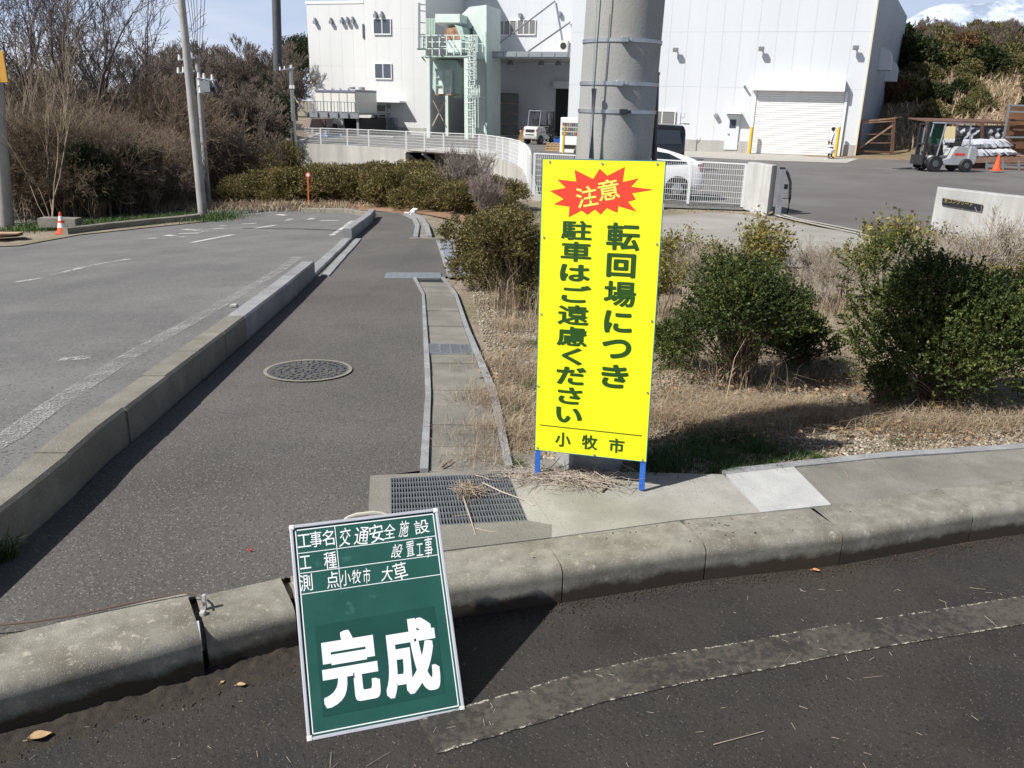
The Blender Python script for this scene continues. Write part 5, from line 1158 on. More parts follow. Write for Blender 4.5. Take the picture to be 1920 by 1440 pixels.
putev(560, 80, 1.35, 'tall evergreen right beside the left corner of the factory', sz=1.3); putev(545, 86, 1.2, 'dark evergreen behind the tree at the factory corner', sz=1.0)
for i, (u, v, s_) in enumerate([(335, 372, .9), (372, 366, 1.1), (412, 360, 1.2), (450, 358, 1.2), (490, 352, 1.2), (525, 345, 1.1), (352, 350, 1.3), (432, 345, 1.4), (508, 338, 1.2)]):
    p = aty(u, v, 30+(385-v)*.25); z = H(p.x, p.y); put(hd[i % 2], False, p.x, p.y, z, i*1.3, s_, 'green brown bush at the foot of the woods left of the factory, %s of nine' % ORD[i], 'bush', 'bushes at the foot of the woods', sz=s_*(1.4+(i % 3)*.5))
p = aty(-6, 125, 20.8); o = thing('orange_notice', 'orange yellow notice board fixed to the pole at the left edge', 'notice board', loc=tuple(p)); MB().box(p, (.42, .03, .7)).build('board', mat('orange_board', (.62, .33, .05), rough=.5), o, bevel=.01); MB().box(p+Vector((0, .06, 0)), (.3, .08, .06)).build('bracket', grey_metal, o)
# --- right hill
hb = [sprig_bush('hill_bush', 5.0, 5.0, 3.6, 700, 10, .34, .17, m_, bark, seed=160+i, sl=.6, nlump=9, zlow=.02, stems=False) for i, m_ in enumerate((leaf_hill, leaf_dark, leaf_hill, leaf_red))]
uh = [True]*4; kinds = ['green', 'dark green', 'olive', 'reddish brown']
cnt = 0
for t in range(2600):
    Y = rv.uniform(56, 150); u = rv.uniform(1640, 2080); p = aty(u, 300, Y); x = p.x
    if x < 20+(Y-50)*.4 and Y < 76: continue
    if x > 120: continue
    q = ray(u, 0)
    if cnt > 270: break
    # bare tan slope low on the right
    vv = 720-FPX*((Vector((x, Y, H(x, Y)))-CP).dot(CU))/((Vector((x, Y, H(x, Y)))-CP).dot(_f))
    if 1795 < u < 1905 and 125 < vv < 250 and vv > 235-(u-1795)*.9: continue
    if vv > 215 and rv.random() < .6: continue
    k = rv.choices([0, 1, 2, 3], [5, 1.6, 4, 2 if u < 1760 else .6])[0]
    put(hb[k], uh[k], x, Y, H(x, Y)-.4, rv.uniform(0, 6), rv.uniform(.4, .85)*(.7 if Y < 70 else 1), '%s bush on the slope of the wooded hill behind the yard' % kinds[k], 'bush', '%s bushes on the hill' % kinds[k]); uh[k] = False; cnt += 1
for i in range(64):
    Y = rv.uniform(95, 165) if i < 36 else rv.uniform(75, 95); u = rv.uniform(1672, 2000) if i < 36 else rv.uniform(1690, 1960); p = aty(u, 300, Y); put(mid[i % 3], False, p.x, Y, H(p.x, Y)-.2, rv.uniform(0, 6), rv.uniform(.45, .8), 'bare tree on the upper slope and ridge of the hill', 'tree', 'bare trees on the hill ridge')
hg = []
for t in range(16000):
    Y = rv.uniform(52, 140); u = rv.uniform(1650, 2050); p = aty(u, 300, Y)
    if p.x > 20+(Y-50)*.4 or Y > 76: hg.append((p.x, Y, H(p.x, Y)))
hg = np.array(hg); V, F = leaves(hg, RNG.normal(size=hg.shape)*.6+np.array([[0, 0, 1.]]), RNG.uniform(.3, .9, len(hg)), .10); o = npmesh('hill_grass', V, F, straw); tagp(o, 'dry grass covering the slope of the hill', 'grass', kind='stuff')

# --- ground cover in the planting bed
def in_bed(n_, quad):      # random points on the ground inside a pixel-defined quad
    A = [onG(u, v) for u, v in quad]; A = np.array([[p.x, p.y] for p in A]); s_ = RNG.uniform(0, 1, (n_, 1)); t = RNG.uniform(0, 1, (n_, 1))
    xy = (A[0]*(1-s_)+A[1]*s_)*(1-t)+(A[3]*(1-s_)+A[2]*s_)*t
    return np.array([[x, y, G(x, y)] for x, y in xy])
bedq = [(940, 500), (2050, 560), (2300, 835), (968, 876)]
lst = [(965, 874), (2300, 810)]
bed_near = [[(966, 872), (1345, 884), (1240, 590), (880, 520)], [(1345, 884), (2250, 812), (2000, 560), (1240, 560)]]
def stones(n_, quad, smin, smax, off=.0):
    P_ = in_bed(n_, quad); s_ = RNG.uniform(smin, smax, (n_, 1)); ico = np.array([(1, 0, 0), (-1, 0, 0), (0, 1, 0), (0, -1, 0), (0, 0, .6), (0, 0, -.6)], float); f = np.array([(0, 2, 4), (2, 1, 4), (1, 3, 4), (3, 0, 4), (2, 0, 5), (1, 2, 5), (3, 1, 5), (0, 3, 5)])
    a = RNG.uniform(0, 6.28, n_); c, s2 = np.cos(a), np.sin(a); R = np.stack([np.stack([c, -s2, 0*c], 1), np.stack([s2, c, 0*c], 1), np.stack([0*c, 0*c, 1+0*c], 1)], 1)
    V = ico[None]*s_[:, None]*RNG.uniform(.6, 1.2, (n_, 6, 1)); V = np.einsum('nij,nkj->nki', R, V)+P_[:, None]+np.array([0, 0, off]); F = f[None]+(np.arange(n_)*6)[:, None, None]
    return V.reshape(-1, 3), F.reshape(-1, 3)
Vs = []; Fs = []; base = 0
for quad, n_, a_, b_ in ((bed_near[0], 11000, .005, .016), (bed_near[1], 9000, .004, .013), ([(966, 872), (1345, 884), (1330, 820), (960, 820)], 2500, .005, .018), ([(1345, 884), (2250, 812), (2200, 770), (1330, 822)], 5000, .005, .018)):
    V, F = stones(n_, quad, a_, b_, -.024); Vs.append(V); Fs.append(F+base); base += len(V)
o = npmesh('gravel', np.concatenate(Vs), np.concatenate(Fs), stone_m); tagp(o, 'pale gravel and small stones in the planting bed behind the slabs', 'gravel', kind='stuff')
def blades(P_, hmin, hmax, wd, lean=.6, curve=.5):
    n_ = len(P_); h = RNG.uniform(hmin, hmax, (n_, 1)); a = RNG.uniform(0, 6.28, n_); d = np.stack([np.cos(a), np.sin(a), 0*a], 1); w_ = np.stack([-np.sin(a), np.cos(a), 0*a], 1)*wd
    l = RNG.uniform(0, lean, (n_, 1)); p1 = P_+d*h*l*.4+np.array([0, 0, 1])*h*.55; p2 = P_+d*h*(l+curve*RNG.uniform(0, 1, (n_, 1)))+np.array([0, 0, 1])*h*RNG.uniform(.4, 1, (n_, 1))
    V = np.stack([P_-w_, P_+w_, p1+w_*.7, p1-w_*.7, p2+w_*.1, p2-w_*.1], 1).reshape(-1, 3); b = (np.arange(n_)*6)[:, None]; F = np.concatenate([b+np.array([[0, 1, 2, 3]]), b+np.array([[3, 2, 4, 5]])]); return V, F
def clump(name, label, spots, m, n_, hmin, hmax, wd, lean, curve, cat='grass'):
    Pp = []
    for u, v, r in spots:
        c = onG(u, v); q = RNG.normal(size=(n_, 2))*r; Pp.append(np.array([[c.x+a, c.y+b, G(c.x+a, c.y+b)-.02] for a, b in q]))
    V, F = blades(np.concatenate(Pp), hmin, hmax, wd, lean, curve); o = npmesh(name, V, F, m); return tagp(o, label, cat, kind='stuff')
clump('dry_grass', 'tangled straw coloured dry grass around the feet of the evergreen shrubs', [(1250+i*36, 780-i*2+(i % 3)*10, .10) for i in range(8)]+[(1290, 745, .10), (1350, 765, .10), (1450, 770, .12), (1540, 770, .10), (1620, 785, .09), (1700, 790, .09), (1780, 795, .09), (1860, 790, .1), (1930, 785, .1)], straw, 480, .03, .11, .0014, 2.6, 1.2)
clump('dry_grass_sparse', 'thin dry grass scattered over the gravel of the planting bed', [(rv.uniform(1230, 1950), rv.uniform(570, 700), .25) for _ in range(34)]+[(rv.uniform(900, 1010), rv.uniform(560, 860), .12) for _ in range(10)], straw, 380, .03, .12, .0013, 1.5, .8)
clump('tall_straw', 'clump of tall straw growing through the shrub left of the yellow sign', [(955, 590, .09), (985, 600, .10), (930, 575, .07), (968, 560, .12)], straw, 60, .2, .62, .0022, .6, .4)
clump('tall_straw', 'thin tall stalks standing in the dark green shrub right of the yellow sign', [(1330, 735, .08), (1400, 730, .12), (1455, 735, .09)], straw, 22, .2, .5, .002, .7, .4)
clump('tall_straw', 'pale tall grass in the back row of shrubs beside the yellow sign', [(1250, 600, .12), (1290, 590, .15), (1340, 570, .15), (1480, 590, .12), (1570, 580, .12), (1620, 600, .12), (1660, 590, .12)], straw, 130, .1, .36, .0018, .8, .5)
clump('green_grass', 'patch of dark green grass in the shadow of the concrete pole', [(1340, 815, .07), (1380, 818, .08), (1310, 830, .08), (1270, 850, .10), (1350, 855, .08), (1420, 835, .06), (1240, 870, .07)], grass_g, 620, .02, .07, .0017, .9, .6)
clump('green_weed', 'bright green grass tufts at the edge of the concrete slabs right of the sign', [(1345, 880, .03), (1370, 878, .025), (1480, 850, .05), (1440, 865, .04), (1530, 855, .03), (968, 870, .015), (1005, 640, .06), (990, 720, .04), (960, 765, .04)], grass_g, 200, .015, .06, .0014, 1.2, .7)
clump('roadside_grass', 'green grass on the roadside island behind the striped cone', [(60, 425, .5), (85, 428, .4), (150, 424, .5), (190, 420, .5), (230, 417, .6), (280, 413, .6), (330, 409, .6), (370, 408, .5), (405, 410, .35)], grass_g, 900, .06, .2, .007, .7, .5)
clump('bank_grass', 'dry grass strip between the far road and the hedge', [(310+i*30, 388, .5) for i in range(12)], straw, 300, .08, .25, .008, 1, .5)
clump('verge_grass', 'thin mixed grass on the verge between the far sidewalk and the retaining wall', [(850, 432, .3), (930, 420, .5), (980, 405, .4), (1010, 400, .4), (1300, 390, .5), (1350, 388, .5)], grass_g, 260, .02, .07, .006, 1, .6)
clump('corner_weed', 'green weed with long blades in the corner of the side kerb at the left edge', [(18, 1045, .012), (5, 1050, .02)], grass_g, 26, .08, .17, .003, .5, .6, 'weed')
clump('thatch', 'matted short dry litter covering the planting bed between the shrubs', [(rv.uniform(1230, 1950), rv.uniform(600, 835), .22) for _ in range(46)]+[(rv.uniform(930, 1010), rv.uniform(600, 865), .10) for _ in range(14)], straw, 330, .006, .03, .0014, 5.0, 2.5, 'straw litter')
clump('green_weed', 'low green weeds scattered among the gravel right of the sign', [(rv.uniform(1230, 1900), rv.uniform(600, 850), .05) for _ in range(16)], grass_g, 90, .01, .04, .0016, 1.5, .8)
# leaf litter
Pl = np.concatenate([in_bed(1100, [(1230, 830), (1960, 830), (1900, 700), (1230, 700)]), in_bed(160, [(900, 700), (1010, 870), (1240, 600), (900, 560)])]); Pl[:, 2] += .012
V, F = leaves(Pl, RNG.normal(size=Pl.shape)*np.array([[1, 1, .25]]), RNG.uniform(.02, .05, len(Pl)), RNG.uniform(.012, .026, len(Pl))); o = npmesh('leaf_litter', V, F, dead_leaf); tagp(o, 'fallen brown leaves lying on the dry grass between the shrubs', 'leaves', kind='stuff')
# ================================================================== GREEN TOWER (dust collector / hopper rig)
OT = 2.0
tw = thing('hopper_tower', 'pale green steel hopper tower with platforms, caged ladder and rusty chute box', 'tower', loc=tuple(W2(FA, FA.l(860, 200, OT).x, OT, ZG)), rz=TH)
# tall white casing at the right of the rig
T = lambda u, v, o=OT: W2(FA, FA.l(u, v, o-5.4).x, o-5.4, FA.l(u, v, o-5.4).z)
cas = [(887, 40), (866, 27), (873, 17), (912, 9), (912, 264), (876, 264), (876, 70), (887, 48)]
mb = MB(); mb.prism([T(u, v, 4.5) for u, v in [(862, 31), (880, 13), (912, 9), (913, 258), (889, 258), (888, 48), (868, 62)]], tuple(EYv*3.2)); mb.build('casing', green_pale, tw)
for u in (889, 911): mb = MB(); mb.bar(T(u, 60, 4.42), T(u+1, 258, 4.42), .12); mb.build('casing_rib', green_white, tw)
# upper hopper
def frustum(mb, u0, v0, u1, v1, ub0, ub1, vb, o, dt, db):
    a = [T(u0, v0, o), T(u1, v0, o), T(u1, v0, o)+EYv*dt, T(u0, v0, o)+EYv*dt]; m = [T(u0, v1, o), T(u1, v1, o), T(u1, v1, o)+EYv*dt, T(u0, v1, o)+EYv*dt]
    s_ = (dt-db)/2; b = [T(ub0, vb, o)+EYv*s_, T(ub1, vb, o)+EYv*s_, T(ub1, vb, o)+EYv*(dt-s_), T(ub0, vb, o)+EYv*(dt-s_)]
    V = a+m+b; F = [(0, 1, 2, 3)]+[(i+4*k, i+4*k+4, (i+1) % 4+4*k+4, (i+1) % 4+4*k) for k in (0, 1) for i in range(4)]+[(11, 10, 9, 8)]
    return mb.add(V, F)
mb = MB(); frustum(mb, 816, 26, 862, 42, 835, 848, 54, 3.0, 3.0, .8); mb.build('hopper', green_pale, tw)
mb = MB(); mb.prism([T(u, v, 3.2) for u, v in [(835, 54), (862, 49), (866, 74), (833, 74)]], tuple(EYv*2)); mb.build('chute_box', rust, tw)
mb = MB(); mb.prism([T(u, v, 3.0) for u, v in [(836, 75), (866, 75), (864, 98), (838, 98)]], tuple(EYv*2.2)); mb.build('machine_body', green_pale, tw)
mb = MB(); mb.prism([T(u, v, 3.0) for u, v in [(852, 46), (866, 50), (872, 75), (866, 75)]], tuple(EYv*2)); mb.build('side_chute', green_white, tw)
# platform deck and railings
mb = MB(); mb.prism([T(789, 104.5, 1.2), T(878, 104.5, 1.2), T(878, 107, 1.2), T(789, 107, 1.2)], tuple(EYv*5.5)); mb.build('platform', green_white, tw)
def railing(u0, u1, vt, vb, o, n_, m=green_pale, nm='railing', mid=1):
    mb = MB(); 
    for i in range(n_+1): t = i/n_; mb.bar(T(u0+(u1-u0)*t, vt, o), T(u0+(u1-u0)*t, vb, o), .07)
    for k in range(mid+1): v = vt+(vb-vt)*k/(mid+1); mb.bar(T(u0, v, o), T(u1, v, o), .06)
    mb.build(nm, m, tw)
railing(797, 878, 66, 104, 1.2, 6, mid=2); railing(797, 878, 70, 104, 6.4, 6); railing(784, 800, 68, 92, .2, 3, mid=2)
mb = MB()
for u in (785, 787): mb.bar(T(u, 5, -.1), T(u, 92, -.1), .07)
for v in (8, 20, 42, 64): mb.bar(T(785, v, -.1), T(797, v+1, 1.8), .06)
mb.bar(T(783, 92, -.2), T(800, 92, 1.2), .12); mb.build('side_frame', grey_metal, tw)
mb = MB()
for i in range(6): mb.bar(T(800+i*3, 34, 4.5), T(800+i*3, 68, 4.5), .08)
mb.build('louvre', green_white, tw)
# legs and bracing
for u, v1, o, w_ in ((803.5, 262, 1.4, .28), (838, 262, 6.0, .24), (875, 266, 1.4, .3), (886, 266, 3.2, .14)):
    mb = MB(); mb.bar(T(u, 107, o), T(u+1, v1, o), w_); mb.build('leg', green_pale, tw)
mb = MB(); mb.bar(T(811, 236, 2.2), T(835, 188, 2.2), .09); mb.bar(T(812, 188, 2.6), T(838, 240, 2.6), .05); mb.bar(T(791, 107, 1.4), T(803, 122, 1.4), .09); mb.build('brace', mat('stained_brace', (.5, .45, .36), (.36, .26, .17), 2, .7), tw)
mb = MB(); mb.prism([T(u, v, 3.2) for u, v in [(812, 112), (854, 112), (866, 128), (860, 165), (852, 184), (846, 182), (840, 178), (818, 178), (811, 165)]], tuple(EYv*1.6)); mb.build('lower_housing', green_white, tw)
mb = MB(); mb.prism([T(u, v, 2.6) for u, v in [(818, 130), (844, 130), (844, 177), (817, 177)]], tuple(EYv*.5)); mb.build('inspection_cabin', green_pale, tw)
mb = MB()
for u in (817, 831, 844): mb.bar(T(u, 128, 2.5), T(u, 178, 2.5), .08)
for v in (130, 145, 160): mb.bar(T(816, v, 2.5), T(845, v, 2.5), .07)
mb.build('cabin_frame', green_white, tw)
mb = MB(); mb.prism([T(815, 176, 2.2), T(846, 176, 2.2), T(846, 178.5, 2.2), T(815, 178.5, 2.2)], tuple(EYv*1.5)); mb.build('cabin_floor', rust, tw)
for (u0, vt, vb) in ((880, 66, 258),):
    mb = MB(); mb.bar(T(u0, vt, .9), T(u0+2, vb, .9), .07); mb.bar(T(u0+10, vt, .9), T(u0+11, vb, .9), .07)
    for k in range(38): v = vt+5*k; mb.bar(T(u0, v, .9), T(u0+10, v, .9), .05)
    mb.build('ladder', green_pale, tw)
    mb = MB()
    for v in list(range(70, 150, 12))+list(range(165, 240, 14)):
        c = T(u0+5, v, .9); ring = [c+EX*math.sin(a)*.42-EYv*(.1+.5*max(0, math.cos(a))) for a in [(-1.9+3.8*k/8) for k in range(9)]]; mb.tube(ring, .03, 4)
    for du in (-3, 2, 7, 12): mb.bar(T(u0+du, 70, .4), T(u0+du+1, 150, .4), .04); mb.bar(T(u0+du+4, 165, .4), T(u0+du+5, 240, .4), .04)
    mb.build('ladder_cage', green_pale, tw)
# intermediate landing with rail
mb = MB(); mb.prism([T(876, 182, .8), T(898, 182, .8), T(898, 184, .8), T(876, 184, .8)], tuple(EYv*2)); mb.build('landing', green_white, tw)
railing(884, 899, 160, 182, .8, 3, mid=1)
railing(874, 905, 66, 98, .6, 3, mid=1)

# ================================================================== THINGS AROUND THE FACTORY
# panelled water tank on a steel deck with dark garage below
tk = thing('storage_tank', 'cream panelled container tank raised on a grey steel deck beside the factory', 'tank', loc=tuple(W2(FA, FA.l(630, 220, -4).x, -4, FA.l(630, 213, -4).z)), rz=TH)
mb = MB(); xa, xb, za, zb = pbox(mb, FA, 592, 167, 667, 211, -5.0, 3.4); mb.build('body', offwhite, tk)
for i in range(5): w_ = (xb-xa)/5; mb = MB(); fbox(mb, FA, xa+i*w_+.03, xa+(i+1)*w_-.03, -5.05, -5.002, za+.05, zb-.3); pn = mb.build('panel', offwhite, tk, bevel=.01); mb = MB(); fbox(mb, FA, xa+i*w_+.1, xa+i*w_+.16, -5.1, -5.052, za+1.6, za+1.75); mb.build('latch', grey_metal, pn)
mb = MB(); fbox(mb, FA, xa-.02, xb+.02, -5.1, -1.6, zb-.18, zb-.06); mb.build('roof_trim', mat('purple_grey', (.20, .20, .30), rough=.5), tk)
for u in (660, 678): p = FA.l(u, 162, -3); mb = MB(); mb.tube([W2(FA, p.x, -3, zb), W2(FA, p.x, -3, zb+.2)], .25, 10); mb.build('roof_vent', grey_metal, tk)
dk = thing('steel_deck', 'grey steel deck with railings carrying the cream tank over a dark shed', 'deck', loc=tuple(W2(FA, xa, -5, ZG)), rz=TH)
mb = MB(); dx0, dx1, dz0, dz1 = pbox(mb, FA, 577, 211, 672, 221, -5.6, .12); mb.build('edge_beam', grey_metal, dk)
mb = MB(); fbox(mb, FA, dx0, dx1, -5.45, -.3, dz1-.12, dz1-.02); mb.build('deck_plate', grey_metal, dk)
mb = MB()
for i in range(6): X = dx0+(dx1-dx0)*i/5; fbox(mb, FA, X-.06, X+.06, -5.72, -5.6, dz0, dz1)
mb.build('stiffener', steel, dk)
mb = MB(); zr = FA.l(600, 191, -5.6).z
for i in range(17): X = dx0-.3+(dx1-dx0+.3)*i/16; fbox(mb, FA, X-.02, X+.02, -5.6, -5.56, dz1, zr)
fbox(mb, FA, dx0-.3, dx1, -5.62, -5.55, zr, zr+.05); mb.build('railing', grey_metal, dk)
for X in (dx0+.2, (dx0+dx1)/2-.8, dx1-.2): mb = MB(); fbox(mb, FA, X-.09, X+.09, -5.4, -5.22, ZG, dz0); mb.build('post', grey_metal, dk)
mb = MB(); fbox(mb, FA, dx0+.6, dx1, -1.2, -1.1, ZG, dz0-.02); mb.build('shade_back', darkm, dk)
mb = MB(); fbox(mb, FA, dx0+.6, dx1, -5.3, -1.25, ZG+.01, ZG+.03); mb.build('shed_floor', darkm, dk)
mb = MB(); fbox(mb, FA, dx1-.1, dx1, -5.3, -1.2, ZG, dz0-.02); mb.build('shade_side', darkm, dk)  # back, floor and side coloured near-black to paint in the shed's shade
aw = thing('brown_awning', 'brown awning sloping out at the left end of the tank deck', 'awning', loc=tuple(W2(FA, dx0, -5.5, ZG)), rz=TH)
mb = MB(); mb.prism([T(577, 222, -5.7), T(584, 223, -5.7), T(580, 241, -6.4), T(564, 239, -6.4)], tuple(EYv*3)); mb.build('canvas', mat('brown_canvas', (.20, .14, .12), rough=.8), aw)
MB().bar(T(581, 240, -6.3), T(581, 252, -6.3), .06).build('pole', grey_metal, aw)
# equipment in the shed, blue tarp, cabinet
def pblock(name, label, cat, F, u0, v0, u1, v1, off, dep, m, part='body', group=None):
    o = thing(name, label, cat, loc=tuple(W2(F, F.l((u0+u1)/2, v1, off).x, off, F.l((u0+u1)/2, v1, off).z)), rz=TH, group=group); mb = MB(); r_ = pbox(mb, F, u0, v0, u1, v1, off, dep); mb.build(part, m, o, bevel=.02); return o, r_
o, r_ = pblock('work_machine', 'grey workshop machine standing in the dark shed under the deck', 'machine', FA, 598, 232, 618, 252, -4, 1.2, grey_metal)
MB().box(T(604, 234, -4.3), (.5, .5, .7)).build('motor', rusty_dark, o); MB().tube([T(612, 238, -4.2), T(612, 226, -4.2)], .08, 8).build('stack', grey_metal, o)
o, r_ = pblock('blue_tarp', 'blue tarpaulin hung behind the white fence below the tank deck', 'tarpaulin', FA, 600, 251, 641, 270, -9, .1, mat('tarp_blue', (.16, .28, .55), (.25, .38, .62), 2, .5, bump=.03, bscale=3), 'cloth')
for u in (605, 622, 638): MB().tube([T(u, 250.5, -9.05), T(u, 249, -9.0)], .03, 5).build('tie', black, o)
o, r_ = pblock('concrete_barrier', 'low pale concrete wall standing behind the white mesh fence below the factory doors', 'wall', FA, 674, 257, 738, 275, -8, .3, concrete_wall)
mb = MB(); fbox(mb, FA, r_[0], r_[1], -8.04, -7.66, r_[3], r_[3]+.08); mb.build('coping', concrete_gate, o)
# crates, pallets
ct = None
for i in range(3):
    for j in range(4):
        u = 931+i*12.5; 
        if ct is None:
            ct = thing('crate', None, None, rz=TH); MB().box((0, 0, .42), (1.1, 1.0, .78)).build('box', mat('grey_crate', (.13, .13, .14), (.17, .17, .17), 3, .7), ct, world=False)
            for y_ in (-.4, 0, .4): MB().box((0, y_, .02), (1.1, .12, .08)).build('runner', wood, ct, world=False)
            c = ct
        else: c = copy_tree(ct)
        X = FA.l(u, 250, OB-1.6).x; q = W2(FA, X, OB-1.6, ZG+j*.86); c.location = q; c['label'] = 'grey crate in the shaded dark stack, %s, %s' % (['left column', 'middle column', 'right column'][i], ['on the ground', 'second from the ground', 'third from the ground', 'topmost'][j]); c['category'] = 'crate'; c['group'] = 'crates stacked against the set back wall'
pal = thing('pallet', None, None)
for k in range(5): MB().box((-.44+k*.22, 0, .13), (.14, 1.0, .022)).build('board', wood, pal, world=False)
for k in range(3): MB().box((0, -.43+k*.43, .06), (1.02, .09, .11)).build('runner', wood, pal, world=False)
first = True
for u, v, n_, lb in ((1042, 283, 3, 'on the yard in front of the vending machine'), (988, 264, 5, 'between the small forklift and the crates')):
    b = onz(u, v, -.85)
    for k in range(n_):
        c = pal if first else copy_tree(pal); first = False; c.location = (b.x, b.y, -.845+k*.146); c.rotation_euler = (0, 0, TH+.1*k)
        c['label'] = 'wooden pallet %s, %s of its pile' % (lb, ['lowest', 'second', 'third', 'fourth', 'topmost'][k] if n_ == 5 else ['lowest', 'middle', 'topmost'][k]); c['category'] = 'pallet'; c['group'] = 'wooden pallets in the yard'
b = onz(1071, 287, -.85); o = thing('vending_machine', 'white drinks vending machine half hidden by the left side of the concrete pole', 'vending machine', loc=tuple(b), rz=TH)
MB().box((0, 0, .95), (1.15, .75, 1.85)).build('cabinet', white, o, world=False, bevel=.02)
for k in range(3):
    MB().box((-.05, -.385, 1.52-k*.24), (.85, .02, .18)).build('display_row', glass2, o, world=False)
    for j in range(7): MB().tube([(-.4+j*.12, -.40, 1.45-k*.24), (-.4+j*.12, -.40, 1.58-k*.24)], .03, 6).build('can', [redp, bluep, mat('can_green', (.1, .4, .2), rough=.4), mat('can_gold', (.6, .45, .1), rough=.4)][(j+k) % 4], o, world=False)
MB().box((0, -.385, .35), (.7, .02, .2)).build('outlet', black, o, world=False)
b = onz(1058, 287, -.85)
for du, lb in ((-2, 'left'), (2.6, 'right')):
    o = thing('bollard', 'yellow post, %s of the pair left of the vending machine' % lb, 'bollard', loc=tuple(onz(1058+du, 287, -.85)), group='yellow posts by the vending machine'); h = 1.5
    MB().tube([(0, 0, 0), (0, 0, h)], .09, 10).build('post', yellow_b, o, world=False, smooth=True); MB().tube([(0, 0, h), (0, 0, h+.03)], .092, 10).build('cap', black, o, world=False)
b = onz(1049, 276, -.85); o = thing('blue_drum_box', 'small blue bin beside the yellow posts', 'bin', loc=tuple(b)); MB().box((0, 0, .3), (.7, .6, .55)).build('body', bluep, o, world=False, bevel=.04); MB().box((0, 0, .6), (.74, .64, .06)).build('lid', black, o, world=False)

